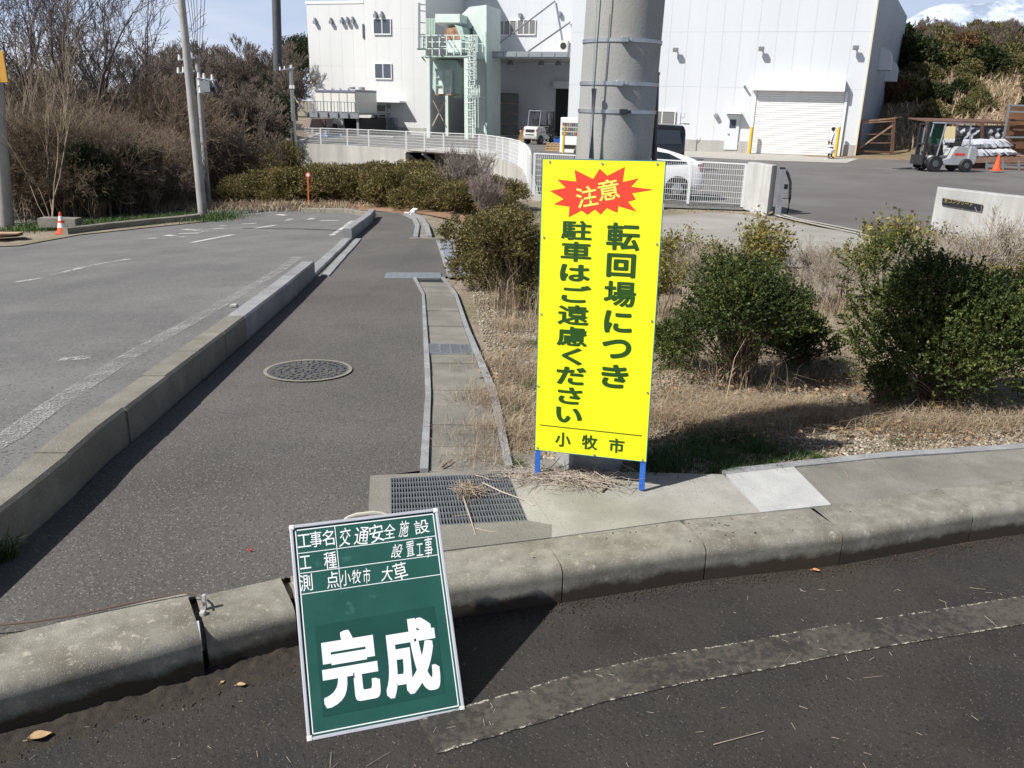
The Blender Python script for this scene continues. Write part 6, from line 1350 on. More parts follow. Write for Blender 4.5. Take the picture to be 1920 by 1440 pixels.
# ------------------------------------------------------------------ forklifts (local x forward)
tyre = black
def wheel(parent, x, y, r, w, hub, spokes=0, s_=1):
    mb = MB(); mb.tube([(x, y-w/2, r), (x, y-w/2+.03, r), (x, y+w/2-.03, r), (x, y+w/2, r)], [r*.92, r, r, r*.92], 24); wh = mb.build('wheel', tyre, parent, world=False, smooth=True)
    mb = MB(); q = y-w/2-.004 if s_ < 0 else y+w/2+.004; mb.tube([(x, q-.01, r), (x, q+.01, r)], [r*(.55 if hub.name != 'dark_hub' else .42), r*.4], 18); rim_ = mb.build('rim', hub, wh, world=False, smooth=True)
    return wh
def forklift(label, body_m, loc, rz, darkhood=True):
    o = thing('forklift', label, 'forklift', loc=loc, rz=rz)
    side_p = [(-.95, .30), (-.98, .95), (-.90, 1.10), (-.35, 1.12), (-.22, .98), (-.05, .62), (.32, .50), (.55, .66), (.80, .72), (.92, .62), (.86, .30)]
    mb = MB(); mb.prism([(x, -.48, z) for x, z in side_p], (0, .96, 0)); mb.build('body', body_m, o, world=False, bevel=.025)
    cw = [(-1.28, .34), (-1.34, .55), (-1.30, 1.02), (-1.20, 1.12), (-.92, 1.14), (-.90, .30)]
    mb = MB(); mb.prism([(x, -.55, z) for x, z in cw], (0, 1.10, 0)); c_ = mb.build('counterweight', body_m, o, world=False, bevel=.05)
    MB().box((-1.31, 0, .86), (.06, .7, .18)).build('grille', black, c_, world=False); MB().box((-1.33, 0, .62), (.05, .7, .05)).build('slot', black, c_, world=False)
    for s_ in (-1, 1): MB().box((-1.24, s_*.50, .88), (.16, .08, .16)).build('tail_light', mat('tail_red', (.6, .05, .03), rough=.3), c_, world=False, bevel=.015)
    for s_ in (-1, 1): MB().box((-.5, s_*.483, .78), (.5, .012, .10)).build('stripe', redp if darkhood else grey_metal, o, world=False)
    MB().box((-.42, 0, 1.20), (.5, .5, .14)).build('seat', black, o, world=False, bevel=.03); MB().box((-.66, 0, 1.42), (.12, .46, .5), M=Matrix.Rotation(-.15, 3, 'Y')).build('seat_back', black, o, world=False, bevel=.03)
    MB().tube([(.38, 0, .8), (.12, 0, 1.28)], .03, 8).build('steering_column', black, o, world=False)
    ring = [(.12+math.cos(a)*.08, math.sin(a)*.17, 1.30+math.cos(a)*.14) for a in [2*math.pi*k/16 for k in range(17)]]; MB().tube(ring, .015, 6).build('steering_wheel', black, o, world=False)
    MB().box((.42, 0, .95), (.3, .8, .5), M=Matrix.Rotation(.3, 3, 'Y')).build('dashboard', black, o, world=False, bevel=.04)
    for s_ in (-1, 1):
        MB().tube([(.58, s_*.46, .7), (.40, s_*.46, 2.1)], .035, 8).build('guard_pillar', black if not darkhood else grey_metal, o, world=False); MB().tube([(-.92, s_*.46, 1.1), (-.78, s_*.46, 2.1)], .035, 8).build('guard_pillar', grey_metal, o, world=False)
    mb = MB()
    for s_ in (-1, 1): mb.bar((.45, s_*.46, 2.12), (-.82, s_*.46, 2.12), .06)
    for k in range(8): x = .45-1.27*k/7; mb.bar((x, -.46, 2.12), (x, .46, 2.12), .05)
    mb.build('roof_guard', grey_metal, o, world=False)
    m_ = MB()
    for s_ in (-1, 1): m_.box((1.10, s_*.30, 1.12), (.12, .09, 1.96)); m_.box((1.02, s_*.22, 1.12), (.07, .06, 1.9))
    for z in (.35, 1.2, 2.06): m_.box((1.10, 0, z), (.10, .62, .08))
    mt = m_.build('mast', black, o, world=False)
    for s_ in (-1, 1): MB().tube([(1.02, s_*.12, .4), (1.02, s_*.12, 1.95)], .035, 8).build('lift_cylinder', steel, mt, world=False); MB().bar((1.05, s_*.3, 1.0), (.5, s_*.4, .55), .06).build('tilt_cylinder', black, mt, world=False)
    MB().box((1.22, 0, .5), (.06, .95, .42)).build('carriage', black, mt, world=False)
    for s_ in (-1, 1): MB().add([(1.26, s_*.25-.06, .08), (1.26, s_*.25+.06, .08), (2.2, s_*.25+.03, .06), (2.2, s_*.25-.03, .06), (1.26, s_*.25-.06, .13), (1.26, s_*.25+.06, .13), (2.2, s_*.25+.03, .075), (2.2, s_*.25-.03, .075)], [(3, 2, 1, 0), (4, 5, 6, 7), (0, 1, 5, 4), (1, 2, 6, 5), (2, 3, 7, 6), (3, 0, 4, 7)]).build('fork', black, mt, world=False)
    for x, r in ((.66, .36), (-.86, .30)):
        for s_ in (-1, 1): wheel(o, x, s_*.5, r, .22, mat('dark_hub', (.10, .105, .11), rough=.5), s_=s_)
    return o
silver = mat('forklift_silver', (.46, .47, .48), (.40, .41, .42), 3, .35, .2); cream = mat('forklift_cream', (.62, .62, .56), (.52, .52, .47), 3, .45)
b = onz(1768, 322, -.85); forklift('silver grey forklift with a red side stripe facing left in the open yard', silver, (b.x, b.y+.3, -.845), math.pi+.12)
b = onz(1014, 270, -.85); forklift('small cream forklift seen from behind in front of the dock doorway', cream, (b.x, b.y, -.845), .95, False)

# ------------------------------------------------------------------ cars (local x forward, nose +x)
carw = mat('car_white', (.82, .83, .84), rough=.18, spec=.6); carb = mat('car_black', (.012, .013, .016), rough=.12, spec=.6); cargl = mat('car_glass', (.02, .025, .03), rough=.05, spec=.9)
def car(label, paint, loc, rz, st, width, wb, wr, glassq, rear=None, cat='car', name='parked_car'):
    """st: stations (x, z_low, z_sill, z_belt, z_roof, half width belt, half width roof)"""
    o = thing(name, label, cat, loc=loc, rz=rz); V = []; F = []; ns = 12
    for x, zl, zb, zr, hb_, hr__ in st:
        ring = [(-hb_*.86, zl), (-hb_*.99, zl+.14), (-hb_, (zl+zb)/2+.05), (-hb_*.97, zb), (-(hb_*.35+hr__*.65), zb+(zr-zb)*.62), (-hr__*.80, zr)]
        ring += [(-y, z) for y, z in ring[::-1]]; V += [(x, y, z) for y, z in ring]
    for i in range(len(st)-1):
        for j in range(ns): F.append((i*ns+j, i*ns+(j+1) % ns, (i+1)*ns+(j+1) % ns, (i+1)*ns+j))
    F.append(tuple(range(ns-1, -1, -1))); F.append(tuple(range((len(st)-1)*ns, len(st)*ns)))
    mb = MB(); mb.add(V, F); bd = mb.build('body', paint, o, world=False, smooth=True); bd.data.set_sharp_from_angle(angle=math.radians(32))
    md = bd.modifiers.new('sub', 'SUBSURF'); md.levels = 2; md.render_levels = 2
    for s_ in (-1, 1):
        for k, poly in enumerate(glassq):
            pts = []
            for x, z in poly:
                for i in range(len(st)-1):
                    if st[i][0] <= x <= st[i+1][0]: t = (x-st[i][0])/(st[i+1][0]-st[i][0]); zb = st[i][2]*(1-t)+st[i+1][2]*t; zr = st[i][3]*(1-t)+st[i+1][3]*t; hb_ = st[i][4]*(1-t)+st[i+1][4]*t; hr__ = st[i][5]*(1-t)+st[i+1][5]*t; break
                u = max(0, min(1, (z-zb)/max(.01, (zr-zb)*.62))); y = hb_*.97*(1-u)+(hb_*.35+hr__*.65)*u; pts.append((x, s_*(y+.006), z))
            MB().add(pts, [tuple(range(len(pts))) if s_ > 0 else tuple(range(len(pts)-1, -1, -1))]).build('side_window', cargl, o, world=False)
        for x in (wb[0], wb[1]):
            n_ = 20; A = [(x+math.cos(t)*wr*1.14, s_*(width/2+.003), wr+math.sin(t)*wr*1.14) for t in [math.pi*k/n_-.12+(.24*k/n_) for k in range(n_+1)]]
            MB().add(A, [tuple(range(n_+1)) if s_ < 0 else tuple(range(n_, -1, -1))]).build('wheel_arch', black, o, world=False)
            wh = wheel(o, x, s_*(width/2-.09), wr, .2, mat('alloy', (.5, .51, .53), rough=.3, metal=.8), s_=s_)
            mb = MB()
            for k in range(6): a = 2*math.pi*k/6; mb.bar((x, s_*(width/2+.018), wr), (x+math.cos(a)*wr*.62, s_*(width/2+.016), wr+math.sin(a)*wr*.62), .05, .015)
            mb.build('spoke', mat('alloy', (1, 1, 1)), wh, world=False)
    return o
hatch = [(-2.22, .35, .80, .86, .62, .50), (-2.12, .22, 1.02, 1.06, .80, .60), (-1.7, .2, 1.02, 1.19, .86, .60), (-1.1, .2, .98, 1.38, .873, .60), (-.4, .2, .96, 1.48, .873, .62), (.2, .2, .94, 1.49, .873, .63), (.7, .2, .92, 1.36, .873, .60), (1.15, .2, .92, 1.10, .87, .62), (1.55, .22, .84, .92, .85, .66), (2.0, .24, .70, .76, .76, .60), (2.2, .32, .55, .60, .58, .45)]
b = onz(1272, 377, -.85)
c = car('white hatchback parked behind the mesh fence, mostly hidden by the yellow sign', carw, (b.x-1.36-.12, b.y+.78, -.845), math.pi+.06, hatch, 1.745, (-1.36, 1.34), .315,
        [[(-1.62, 1.03), (-1.15, 1.0), (-.5, .98), (-.5, 1.36), (-1.1, 1.27)], [(-.44, .98), (.35, .96), (.35, 1.36), (-.44, 1.38)], [(.41, .96), (1.0, .95), (.72, 1.22), (.41, 1.34)]])
for s_ in (-1, 1): MB().add([(-2.1, s_*.72, .78), (-1.98, s_*.86, .80), (-1.88, s_*.868, 1.0), (-2.09, s_*.78, 1.02)], [(0, 1, 2, 3), (3, 2, 1, 0)]).build('tail_light', mat('tail_lamp', (.45, .2, .2), rough=.15), c, world=False)
MB().box((-1.98, 0, 1.10), (.3, 1.15, .02), M=Matrix.Rotation(.1, 3, 'Y')).build('rear_spoiler', blackpaint, c, world=False)
vanst = [(-2.3, .45, 1.0, 1.75, .74, .62), (-2.22, .25, 1.05, 1.84, .86, .70), (-1.2, .22, 1.02, 1.88, .89, .72), (.2, .22, 1.0, 1.88, .89, .72), (.9, .22, 1.0, 1.80, .89, .70), (1.5, .22, 1.0, 1.30, .88, .70), (2.0, .25, .90, 1.0, .85, .66), (2.3, .35, .65, .72, .65, .5)]
b = onz(1250, 318, -.85); c = car('black minivan parked behind the white hatchback, only its rear roof showing', carb, (b.x-1.7, b.y, -.845), math.pi-.05, vanst, 1.78, (-1.45, 1.35), .33, [[(-2.1, 1.08), (-1.0, 1.06), (-1.0, 1.62), (-2.0, 1.62)], [(-.9, 1.06), (.2, 1.06), (.2, 1.62), (-.9, 1.62)], [(.3, 1.06), (1.3, 1.04), (.9, 1.5), (.3, 1.58)]], cat='van', name='minivan')
MB().box((-2.28, 0, 1.87), (.24, 1.2, .035)).build('roof_spoiler', carb, c, world=False)

# ------------------------------------------------------------------ right of the hall: scaffold rack, shed, timber, tall rack
def rack(name, label, cat, F3, m, w_): 
    o = thing(name, label, cat, loc=tuple(F3[0][0])); return o
sc_ = thing('scaffold_rack', 'rusty steel frame rack standing in the dark gap right of the hall', 'rack', loc=tuple(onz(1648, 292, -.85)))
Y = 50.5; S_ = lambda u, v, dy=0: aty(u, v, Y+dy)
for a_, b_, w_ in (((1607, 291), (1613, 226), .16), ((1672, 294), (1676, 222), .16), ((1612, 228), (1676, 222), .08), ((1613, 231), (1675, 227), .06), ((1608, 283), (1672, 286), .10), ((1610, 279), (1675, 234), .07), ((1611, 252), (1675, 251), .03), ((1610, 268), (1674, 268), .03)):
    mb = MB(); mb.bar(S_(*a_), S_(*b_), w_); mb.build('frame_tube', yellow_b if False else rusty_dark if w_ > .09 else rust, sc_)
for a_, b_ in (((1613, 226), (1625, 223)), ((1676, 222), (1690, 219))):
    MB().bar(S_(*a_), S_(*b_, 3), .08).build('top_tube', rust, sc_)
for u in (1613, 1676): MB().bar(S_(u, 226, 3), S_(u-3, 288, 3), .12).build('rear_post', rusty_dark, sc_)
sh = thing('open_shed', 'low open shed with a thin brown roof and grey sheets hanging behind the forklift', 'shed', loc=tuple(onz(1815, 300, -.85)))
Y2 = 46.5; Q = lambda u, v, dy=0: aty(u, v, Y2+dy)
MB().prism([Q(1737, 226), Q(1893, 229), Q(1893, 233), Q(1737, 228.5)], (0, 2.2, .12)).build('roof', rusty_dark, sh)
for u in (1739, 1790, 1842, 1888): MB().bar(Q(u, 229), Q(u-1, 306), .12).build('post', rusty_dark, sh)
for u, v0, u1, v1, m_, dy in ((1742, 230, 1768, 290, mat('green_tarp', (.02, .09, .05), rough=.6), .4), (1795, 235, 1893, 290, darkm, 3.8)):
    MB().prism([Q(u, v0, dy), Q(u1, v0, dy), Q(u1, v1, dy), Q(u, v1, dy)], (0, .05, 0)).build('wall_sheet', m_, sh)
ply = thing('plywood_sheet', 'cream plywood sheet leaning behind the forklift', 'plywood sheet', loc=tuple(Q(1780, 290))); MB().prism([Q(1771, 237, -1.0), Q(1792, 237, -1.0), Q(1790, 262, -1.2), Q(1784, 290, -1.4), Q(1770, 290, -1.4)], (0, .03, 0)).build('sheet', mat('plywood', (.55, .45, .25), rough=.7), ply)
for k, (pts, lb) in enumerate((([(1797, 238), (1838, 240), (1822, 262), (1797, 264)], 'grey crumpled tarpaulin hanging at the left of the open shed'), ([(1846, 240), (1886, 241), (1884, 262), (1860, 264), (1847, 256)], 'darker grey tarpaulin hanging at the right of the open shed'))):
    o = thing('grey_tarp', lb, 'tarpaulin', loc=tuple(Q(*pts[0]))); bm = bmesh.new(); n_ = 12; V = []; F = []
    A, B, C_, D_ = [Q(*p, .2) for p in (pts[0], pts[1], pts[2], pts[3])]
    for i in range(n_+1):
        for j in range(n_+1): s_, t = i/n_, j/n_; q = (A*(1-s_)+B*s_)*(1-t)+(D_*(1-s_)+C_*s_)*t; q.y += .12*math.sin(s_*17+t*3)+.08*math.sin(t*11+s_*7); V.append(tuple(q))
    for i in range(n_):
        for j in range(n_): a_ = i*(n_+1)+j; F.append((a_, a_+1, a_+n_+2, a_+n_+1))
    MB().add(V, F).build('cloth', mat('tarp_grey', (.26, .27, .29), (.34, .35, .37), 2, .6), o, smooth=True)
Y3 = 41.5; R_ = lambda u, v, dy=0: aty(u, v, Y3+dy)
def bundle(label, pl, z_, wrap):
    o = thing('wrapped_bundle', label, 'timber bundle', loc=tuple(R_(*pl[0])), group='white wrapped timber bundles')
    P_ = [R_(*p) for p in pl]; V = []; F = []; n_ = 28
    top = [P_[0].lerp(P_[1], i/n_) for i in range(n_+1)]; bot = [P_[3].lerp(P_[2], i/n_) for i in range(n_+1)]
    rr = random.Random(int(pl[0][1]))
    for i in range(n_+1):
        a_, b_ = top[i], bot[i]; w_ = [rr.uniform(-.05, .05) for _ in range(6)]
        for k, (f_, y_) in enumerate(((0, 0), (.5, -.06), (1, 0), (1, .5), (1, 1.1), (.0, 1.1))): q = b_.lerp(a_, f_); V.append((q.x+w_[k]*.3, q.y+y_+w_[k], q.z+w_[k]*.6))
    for i in range(n_):
        for k in range(6): F.append((i*6+k, (i+1)*6+k, (i+1)*6+(k+1) % 6, i*6+(k+1) % 6))
    F.append(tuple(range(6))); F.append(tuple(range(n_*6+5, n_*6-1, -1)))
    MB().add(V, F).build('wrap', mat('white_wrap', (.66, .68, .72), (.58, .60, .65), 1.5, .45, bump=.03, bscale=6), o, smooth=True)
    MB().prism([P_[3]+Vector((.1, .1, -.02)), P_[2]+Vector((-.2, .1, -.02)), P_[2]+Vector((-.2, .1, -.12)), P_[3]+Vector((.1, .1, -.12))], (0, .9, 0)).build('bearer', rusty_dark, o)
bundle('upper white wrapped timber bundle on the rack beside the forklift', [(1788, 263.5), (1884, 262), (1902, 274), (1790, 280)], 0, 1)
bundle('lower white wrapped timber bundle directly above the steel trestles', [(1790, 281), (1895, 279), (1916, 290), (1794, 294)], 0, 1)
tr_ = thing('steel_trestle', 'rusty steel trestle table carrying the wrapped bundles behind the orange cone', 'trestle', loc=tuple(R_(1850, 318)))
MB().prism([R_(1786, 294), R_(1990, 293), R_(1990, 303), R_(1786, 306)], (0, 1.3, 0)).build('top_beam', mat('reddish_steel', (.22, .12, .085), (.28, .18, .13), 1.5, .8), tr_)
for u in (1850, 1880, 1910, 1940, 1975): MB().bar(R_(u, 302), R_(u, 319), .08).build('leg', grey_metal, tr_)
MB().bar(R_(1800, 317), R_(1985, 317), .06).build('rail', rusty_dark, tr_)
MB().box(R_(1833, 309)+Vector((0, .8, 0)), (1.1, 1.0, .45)).build('steel_block', rusty_dark, tr_)
tl_ = thing('tall_rack', 'tall rusty sheet rack with light posts at the right edge of the yard', 'rack', loc=tuple(R_(1900, 300)))
for a_, b_ in (((1881, 262), (1893, 197)), ((1893, 197), (1990, 200)), ((1892, 209), (1990, 213)), ((1882, 257), (1990, 258))): MB().bar(aty(*a_, 44.5), aty(*b_, 44.5), .08).build('light_tube', steel, tl_)
MB().prism([aty(1890, 198, 45), aty(1995, 200, 45), aty(1995, 310, 45), aty(1880, 306, 45)], (0, .12, 0)).build('rust_sheet', mat('rust_sheet', (.12, .065, .035), (.26, .13, .06), .8, .9, stretch=(.5, 1, 2)), tl_)
for v in (225, 243, 268): MB().bar(aty(1890, v, 44.8), aty(1995, v+2, 44.8), .10).build('cross_beam', rusty_dark, tl_)
# ------------------------------------------------------------------ person walking past the shutter with a white bag
pb_ = aty(1553, 292, 48.2)
def skin_fig(name, verts, edges, rad, m, parent, lv=2):
    me = bpy.data.meshes.new(name); me.from_pydata(verts, edges, []); o = bpy.data.objects.new(name, me); COL.objects.link(o); o.parent = parent
    md = o.modifiers.new('skin', 'SKIN'); me.skin_vertices.new() if not me.skin_vertices else None
    for i, r in enumerate(rad): me.skin_vertices[0].data[i].radius = r if isinstance(r, tuple) else (r, r)
    me.skin_vertices[0].data[0].use_root = True; md.use_smooth_shade = True; s_ = o.modifiers.new('sub', 'SUBSURF'); s_.levels = lv; s_.render_levels = lv; me.materials.append(m); return o
pe = thing('person', 'person in dark trousers and pale top walking past the shutter with a white bag', 'person', loc=(pb_.x, pb_.y, -.85))
skin_c = mat('skin', (.42, .26, .19), rough=.6)
bv = [(0, 0, .90), (.03, 0, 1.12), (.06, 0, 1.33), (.08, 0, 1.44), (.10, 0, 1.50), (.12, 0, 1.60), (.13, 0, 1.68),
      (.0, -.09, .86), (.06, -.09, .48), (-.04, -.09, .08), (.10, -.10, .03), (0, .09, .86), (.16, .09, .50), (.22, .09, .09), (.36, .10, .05),
      (.06, -.18, 1.36), (-.02, -.22, 1.10), (-.06, -.24, .84), (.06, .18, 1.36), (.06, .24, 1.10), (.18, .25, .90), (-.07, -.245, .76), (.22, .25, .84)]
be = [(0, 1), (1, 2), (2, 3), (3, 4), (4, 5), (5, 6), (0, 7), (7, 8), (8, 9), (9, 10), (0, 11), (11, 12), (12, 13), (13, 14), (2, 15), (15, 16), (16, 17), (2, 18), (18, 19), (19, 20), (17, 21), (20, 22)]
br_ = [.13, .12, .14, .055, .05, .085, .06, .09, .065, .042, .03, .09, .065, .042, .03, .055, .045, .035, .055, .045, .035, .035, .035]
skin_fig('body', bv, be, br_, skin_c, pe)
skin_fig('trousers', [bv[0], bv[7], bv[8], (-.035, -.09, .13), bv[11], bv[12], (.215, .09, .14), (0.01, 0, .98)], [(0, 1), (1, 2), (2, 3), (0, 4), (4, 5), (5, 6), (0, 7)], [.145, .10, .078, .06, .10, .078, .06, .135], mat('dark_cloth', (.02, .02, .03), rough=.8), pe)
skin_fig('jacket', [(0.01, 0, .95), bv[1], bv[2], (.08, 0, 1.42), bv[15], bv[16], (-.055, -.235, .88), bv[18], bv[19], (.17, .25, .92)], [(0, 1), (1, 2), (2, 3), (2, 4), (4, 5), (5, 6), (2, 7), (7, 8), (8, 9)], [.145, .14, .155, .07, .07, .06, .05, .07, .06, .05], mat('pale_cloth', (.55, .55, .60), rough=.8), pe)
skin_fig('hair', [(.10, 0, 1.58), (.105, 0, 1.64), (.12, 0, 1.70), (.06, 0, 1.56)], [(0, 1), (1, 2), (0, 3)], [.085, .10, .07, .06], mat('dark_hair', (.02, .014, .01), rough=.6), pe)
MB().tube([(.10, -.10, 0), (.10, -.10, .05)], [.05, .035], 8).build('shoe', black, pe, world=False); MB().tube([(.34, .10, .0), (.34, .10, .06)], [.06, .04], 8).build('shoe', black, pe, world=False)
o = thing('carrier_bag', 'big white bag carried low by the walking person', 'bag', loc=(pb_.x-.08, pb_.y-.3, -.85))
me_ = MB(); pts = []; me_.tube([(0, 0, .28), (0, 0, .33), (0, 0, .5), (0, 0, .65), (0.02, 0, .74), (.02, 0, .78)], [.12, .27, .31, .22, .07, .04], 14); me_.build('sack', white, o, world=False, smooth=True); MB().tube([(.02, 0, .76), (0.0, .05, .82)], .02, 6).build('handle', white, o, world=False)

# ------------------------------------------------------------------ small things near the camera
def twigs(name, label, c, n_, r, lmin, lmax, hz, m=twig_pale, rad=(.0012, .0028), seed=0, cat='twigs', squash=1.0):
    rg = random.Random(seed); A = []; B = []; R1 = []; R2 = []
    for i in range(n_):
        p = Vector((c.x+rg.gauss(0, r), c.y+rg.gauss(0, r)*squash, c.z+abs(rg.gauss(0, hz))+.003)); a_ = rg.uniform(0, 6.28); L_ = rg.uniform(lmin, lmax); d = Vector((math.cos(a_), math.sin(a_), rg.uniform(-.12, .3))).normalized(); q = rg.uniform(*rad)
        for k in range(3): e_ = p+d*L_/3; e_.z = max(e_.z, c.z+.002); A.append(tuple(p)); B.append(tuple(e_)); R1.append(q*(1-k*.25)); R2.append(q*(1-(k+1)*.25)); p = e_; d = (d+Vector((rg.gauss(0, .25), rg.gauss(0, .25), rg.gauss(0, .12)))).normalized()
    V, F = segs(A, B, R1, R2, 4); o = npmesh(name, V, F, m); return tagp(o, label, cat, kind='stuff')
twigs('twig_pile', 'heap of dry twigs and straw round the foot of the concrete pole', Vector((.30, 3.40, 0)), 330, .10, .05, .20, .012, squash=.35, seed=1)
twigs('twig_pile', 'more dry twigs scattered at the left leg of the yellow sign', Vector((.10, 3.43, 0)), 130, .07, .04, .15, .008, squash=.5, seed=2)
gc = onG(880, 925)
twigs('twig_tangle', 'tangled knot of dry twigs lying on the large drain grate', Vector((gc.x, gc.y, .006)), 170, .028, .02, .09, .012, m=mat('grey_twig2', (.26, .20, .15), (.38, .31, .24), 30, .9), rad=(.001, .0035), seed=3)
def stick(name, label, pts, r, m=twig_brown, cat='stick'):
    o = thing(name, label, cat, loc=tuple(pts[0])); MB().tube(pts, [r, r*.9]+[r*.6]*(len(pts)-2), 6).build('stem', m, o, smooth=True)
    d = (Vector(pts[1])-Vector(pts[0])); MB().tube([Vector(pts[1]), Vector(pts[1])+Vector((d.y, -d.x, d.z)).normalized()*d.length*.4], [r*.5, r*.3], 5).build('side_twig', m, o); return o
g = lambda u, v, z=.008: onz(u, v, z)
stick('stick', 'longer pale stick lying across the drain grate towards the sign', [g(905, 905, .012), g(940, 922, .012), g(985, 938, .01), g(1000, 948, .006)], .004, twig_pale)
stick('stick', 'thin forked stick hanging over the front edge of the drain grate', [g(868, 930, .012), g(880, 965, .01), g(892, 1003, .004)], .0035, twig_pale)
stick('stick', 'short thin twig beside the drain grate on the kerb', [g(890, 990, .004), g(915, 996, .004), g(932, 997, .004)], .0022, twig_pale)
stick('stick', 'broken brown stick on the gutter lid nearest the drain grate', [onG(828, 876, .006), onG(838, 868, .012), onG(848, 862, .01)], .006, twig_brown)
stick('stick', 'short stubby stick on the apron under the middle of the sign', [g(1128, 922), g(1137, 914), g(1141, 911)], .006, twig_brown)
cab = [onz(-40, 1176, .03), onz(60, 1166, .03), onz(150, 1152, .032), onz(240, 1132, .034), onz(300, 1120, .034), onz(345, 1111, .036), onz(368, 1113, .034), onz(378, 1122, .032), onz(382, 1135, .03)]
o = thing('rope', 'thin brown cord lying along the back of the left kerb blocks', 'cord', loc=tuple(cab[0])); MB().tube(cab, .0032, 6).build('cord', mat('cord_brown', (.12, .08, .06), rough=.8), o, smooth=True)
o = thing('bent_bracket', 'small bent metal bracket in the joint between the raised and lower kerb blocks', 'bracket', loc=tuple(onz(382, 1135, .03))); p = onz(383, 1128, .03); MB().box(p, (.010, .012, .05)).build('plate', frame_m, o); MB().box(p+Vector((.004, -.03, -.03)), (.018, .02, .03)).build('mortar', concrete_new, o, bevel=.004)
o = thing('red_scrap', 'tiny scrap of red plastic on the sidewalk left of the green board', 'scrap', loc=tuple(onG(470, 1031))); 
p = onG(470, 1031, .004); MB().box(p, (.012, .006, .006), rz=.4).build('scrap', redp, o, bevel=.002); MB().box(p+Vector((-.010, .001, 0)), (.007, .005, .005), rz=1).build('chip', redp, o, bevel=.001)
def leafobj(label, u, v, z, s_, m, rz=0):
    p = onz(u, v, z); o = thing('dry_leaf', label, 'leaf', loc=tuple(p), rz=rz); n_ = 7; V = []; F = []
    for i in range(n_+1):
        t = i/n_; w_ = math.sin(math.pi*t)*.32*s_*(1.1-.4*t)
        for k in (-1, 0, 1): V.append(((t-.5)*s_, k*w_, .004+.10*s_*abs(k)+.05*s_*math.sin(t*5)))
    for i in range(n_):
        for k in (0, 1): a_ = i*3+k; F.append((a_, a_+1, a_+4, a_+3))
    MB().add(V, F).build('blade', m, o, world=False, smooth=True); MB().tube([(-.5*s_, 0, .004), (-.68*s_, .02*s_, .004)], .0012, 4).build('stalk', m, o, world=False)
tanl = mat('tan_leaf', (.58, .40, .22), (.45, .29, .15), 40, .7)
leafobj('curled tan leaf in the gutter at the bottom left corner', 75, 1383, -.143, .062, tanl, .5)
leafobj('small tan leaf on the dark asphalt below the kerb gap', 452, 1286, -.145, .03, tanl, .2)
leafobj('orange tan leaf on the asphalt at the foot of the kerb right of the board', 1530, 1071, -.145, .034, mat('orange_leaf', (.6, .27, .12), rough=.7), -.1)
leafobj('second small pale leaf beside the one below the kerb gap', 417, 1281, -.145, .018, tanl, 1.0)
A = []; B = []; rg = random.Random(77)
for i in range(150):
    u = rg.uniform(0, 1920); v = rg.uniform(1090, 1440)
    if v < 1310-.18*u+60: continue
    p = onz(u, v, -.146); a_ = rg.uniform(0, 6.28); L_ = rg.uniform(.008, .03) if rg.random() < .9 else rg.uniform(.04, .08); A.append(tuple(p)); B.append((p.x+math.cos(a_)*L_, p.y+math.sin(a_)*L_, p.z+rg.uniform(0, .004)))
A.append(tuple(onz(1338, 1396, -.146))); B.append(tuple(onz(1432, 1371, -.144)))
V, F = segs(A, B, [.0008]*(len(A)-1)+[.0018], [.0006]*(len(A)-1)+[.0012], 4); tagp(npmesh('straw_bits', V, F, twig_pale), 'tiny bits of straw scattered on the dark asphalt in front of the kerb', 'straw bits', kind='stuff')
# crumbs of soil along the foot and on top of the kerb
def crumbs(name, label, n_, fn, smin, smax, m):
    P_ = np.array([fn() for _ in range(n_)]); s_ = RNG.uniform(smin, smax, (n_, 1)); ico = np.array([(1, 0, 0), (-1, 0, 0), (0, 1, 0), (0, -1, 0), (0, 0, .8), (0, 0, -.8)], float); f = np.array([(0, 2, 4), (2, 1, 4), (1, 3, 4), (3, 0, 4), (2, 0, 5), (1, 2, 5), (3, 1, 5), (0, 3, 5)])
    V = ico[None]*s_[:, None]*RNG.uniform(.5, 1.3, (n_, 6, 1))+P_[:, None]; F = f[None]+(np.arange(n_)*6)[:, None, None]; return tagp(npmesh(name, V.reshape(-1, 3), F.reshape(-1, 3), m), label, 'soil crumbs', kind='stuff')
KL = [0]
for i in range(len(KF)-1): KL.append(KL[-1]+(KF[i+1]-KF[i]).length)
def kf_at(s, d):
    for i in range(len(KF)-1):
        if s <= KL[i+1] or i == len(KF)-2: t = (s-KL[i])/(KL[i+1]-KL[i]); p = KF[i].lerp(KF[i+1], t); dd = (KF[i+1]-KF[i]).normalized(); return p+Vector((-dd.y, dd.x))*d
soil = mat('dark_soil', (.03, .023, .016), (.055, .042, .03), 30, .95)
def foot():
    s = RNG.uniform(.5, KL[-1]); d = -abs(RNG.normal(0, .035)) if s > KL[5] else -abs(RNG.normal(0, .06)); p = kf_at(s, d-.003); return (p.x, p.y, -.149+RNG.uniform(0, .002))
crumbs('soil_crumbs', 'dark soil crumbs gathered along the foot of the front kerb', 5200, foot, .0015, .006, soil)
def ontop():
    s = RNG.normal(KL[8]+.05, .28); p = kf_at(s, RNG.uniform(.05, .2)); return (p.x, p.y, .001)
crumbs('soil_crumbs', 'a few dark soil crumbs lying on top of the front kerb right of the board', 38, ontop, .002, .006, soil)
def roadg():
    u = RNG.uniform(0, 1920); v = RNG.uniform(1100, 1440); p = onz(u, v, -.149); return (p.x, p.y, -.149)
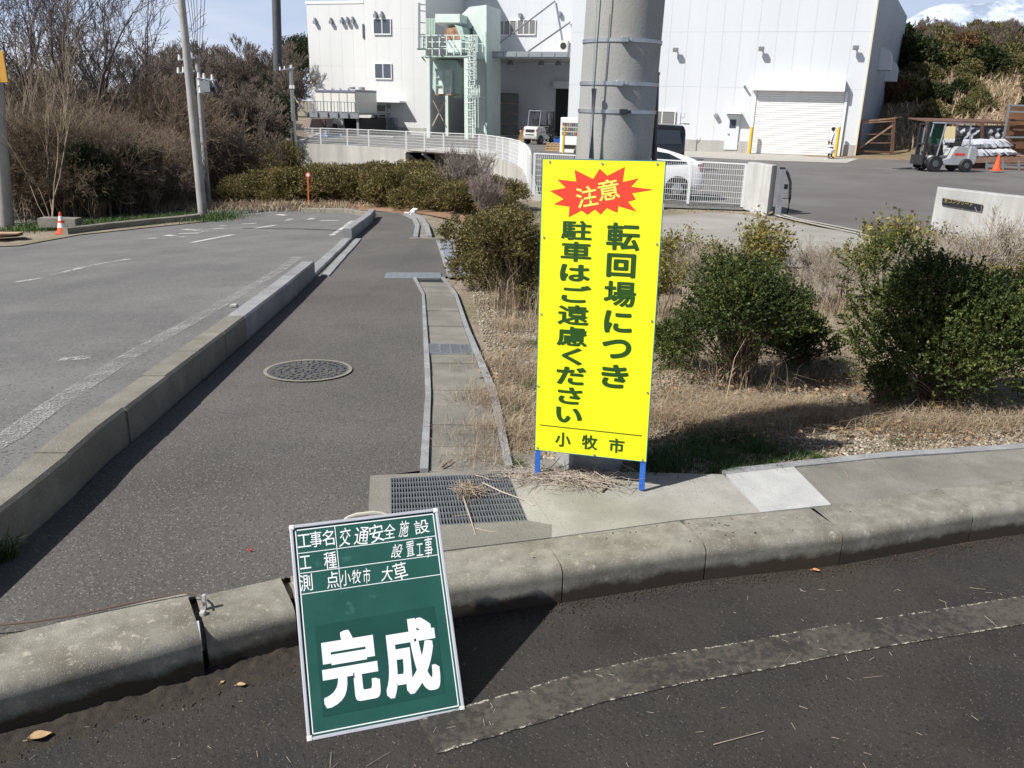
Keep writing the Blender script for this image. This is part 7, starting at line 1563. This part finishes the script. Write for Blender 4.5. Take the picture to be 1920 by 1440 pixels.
crumbs('grit', 'fine grit strewn over the dark damp asphalt', 5000, roadg, .0006, .0022, mat('grit', (.07, .06, .05), (.16, .14, .115), 90, .9))
crumbs('grit', 'coarser grit on the sidewalk asphalt', 1800, lambda: tuple(onG(RNG.uniform(100, 780), RNG.uniform(560, 1090), -.004)), .0012, .0035, mat('grit2', (.14, .13, .12), (.26, .24, .21), 60, .9))
# ridge of black soil along the foot of the left kerb blocks
V = []; F = []; ns_, nd_ = 260, 16; from mathutils import noise as mno
for i in range(ns_+1):
    s = .3+(KL[6]-.25-.3)*i/ns_
    for j in range(nd_+1):
        d = .16*j/nd_; p = kf_at(s, -d+.004); q = mno.fractal(Vector((p.x*22, p.y*22, 0)), 1.0, 2.0, 5)
        env = (1-j/nd_)**1.3*min(1, i/12, (ns_-i)/30); h = max(-.004, (.017+.014*q+.006*mno.noise(Vector((p.x*90, p.y*90, 3))))*env-.003)
        V.append((p.x, p.y, -.149+h))
for i in range(ns_):
    for j in range(nd_): a_ = i*(nd_+1)+j; F.append((a_, a_+1, a_+nd_+2, a_+nd_+1))
tagp(npmesh('soil_ridge', V, F, mat('ridge_soil', (.022, .018, .014), (.045, .036, .027), 40, .95, bump=.004, bscale=180)), 'ridge of black crumbly soil along the foot of the left kerb blocks', 'soil', kind='stuff')
# cloth bag litter on far verge, stone on road by the kerb
p = onG(775, 402, .0); o = thing('white_litter', 'scrap of white plastic on the verge beside the far end of the sidewalk', 'litter', loc=tuple(p)); MB().tube([p, p+Vector((0, 0, .05)), p+Vector((.03, 0, .11)), p+Vector((.1, 0, .12))], [.10, .09, .05, .02], 9).build('bag', white, o, smooth=True); MB().box(p+Vector((-.15, 0, .03)), (.12, .06, .04)).build('flap', white, o, bevel=.01)
p = onG(431, 577, -.01); o = thing('concrete_chip', 'pale broken chip of concrete on the road beside the side kerb', 'chip of concrete', loc=tuple(p)); MB().prism([p, p+Vector((.06, .01, 0)), p+Vector((.07, .05, 0)), p+Vector((.01, .06, 0))], (0, 0, .03)).build('chip', concrete_new, o, bevel=.006)
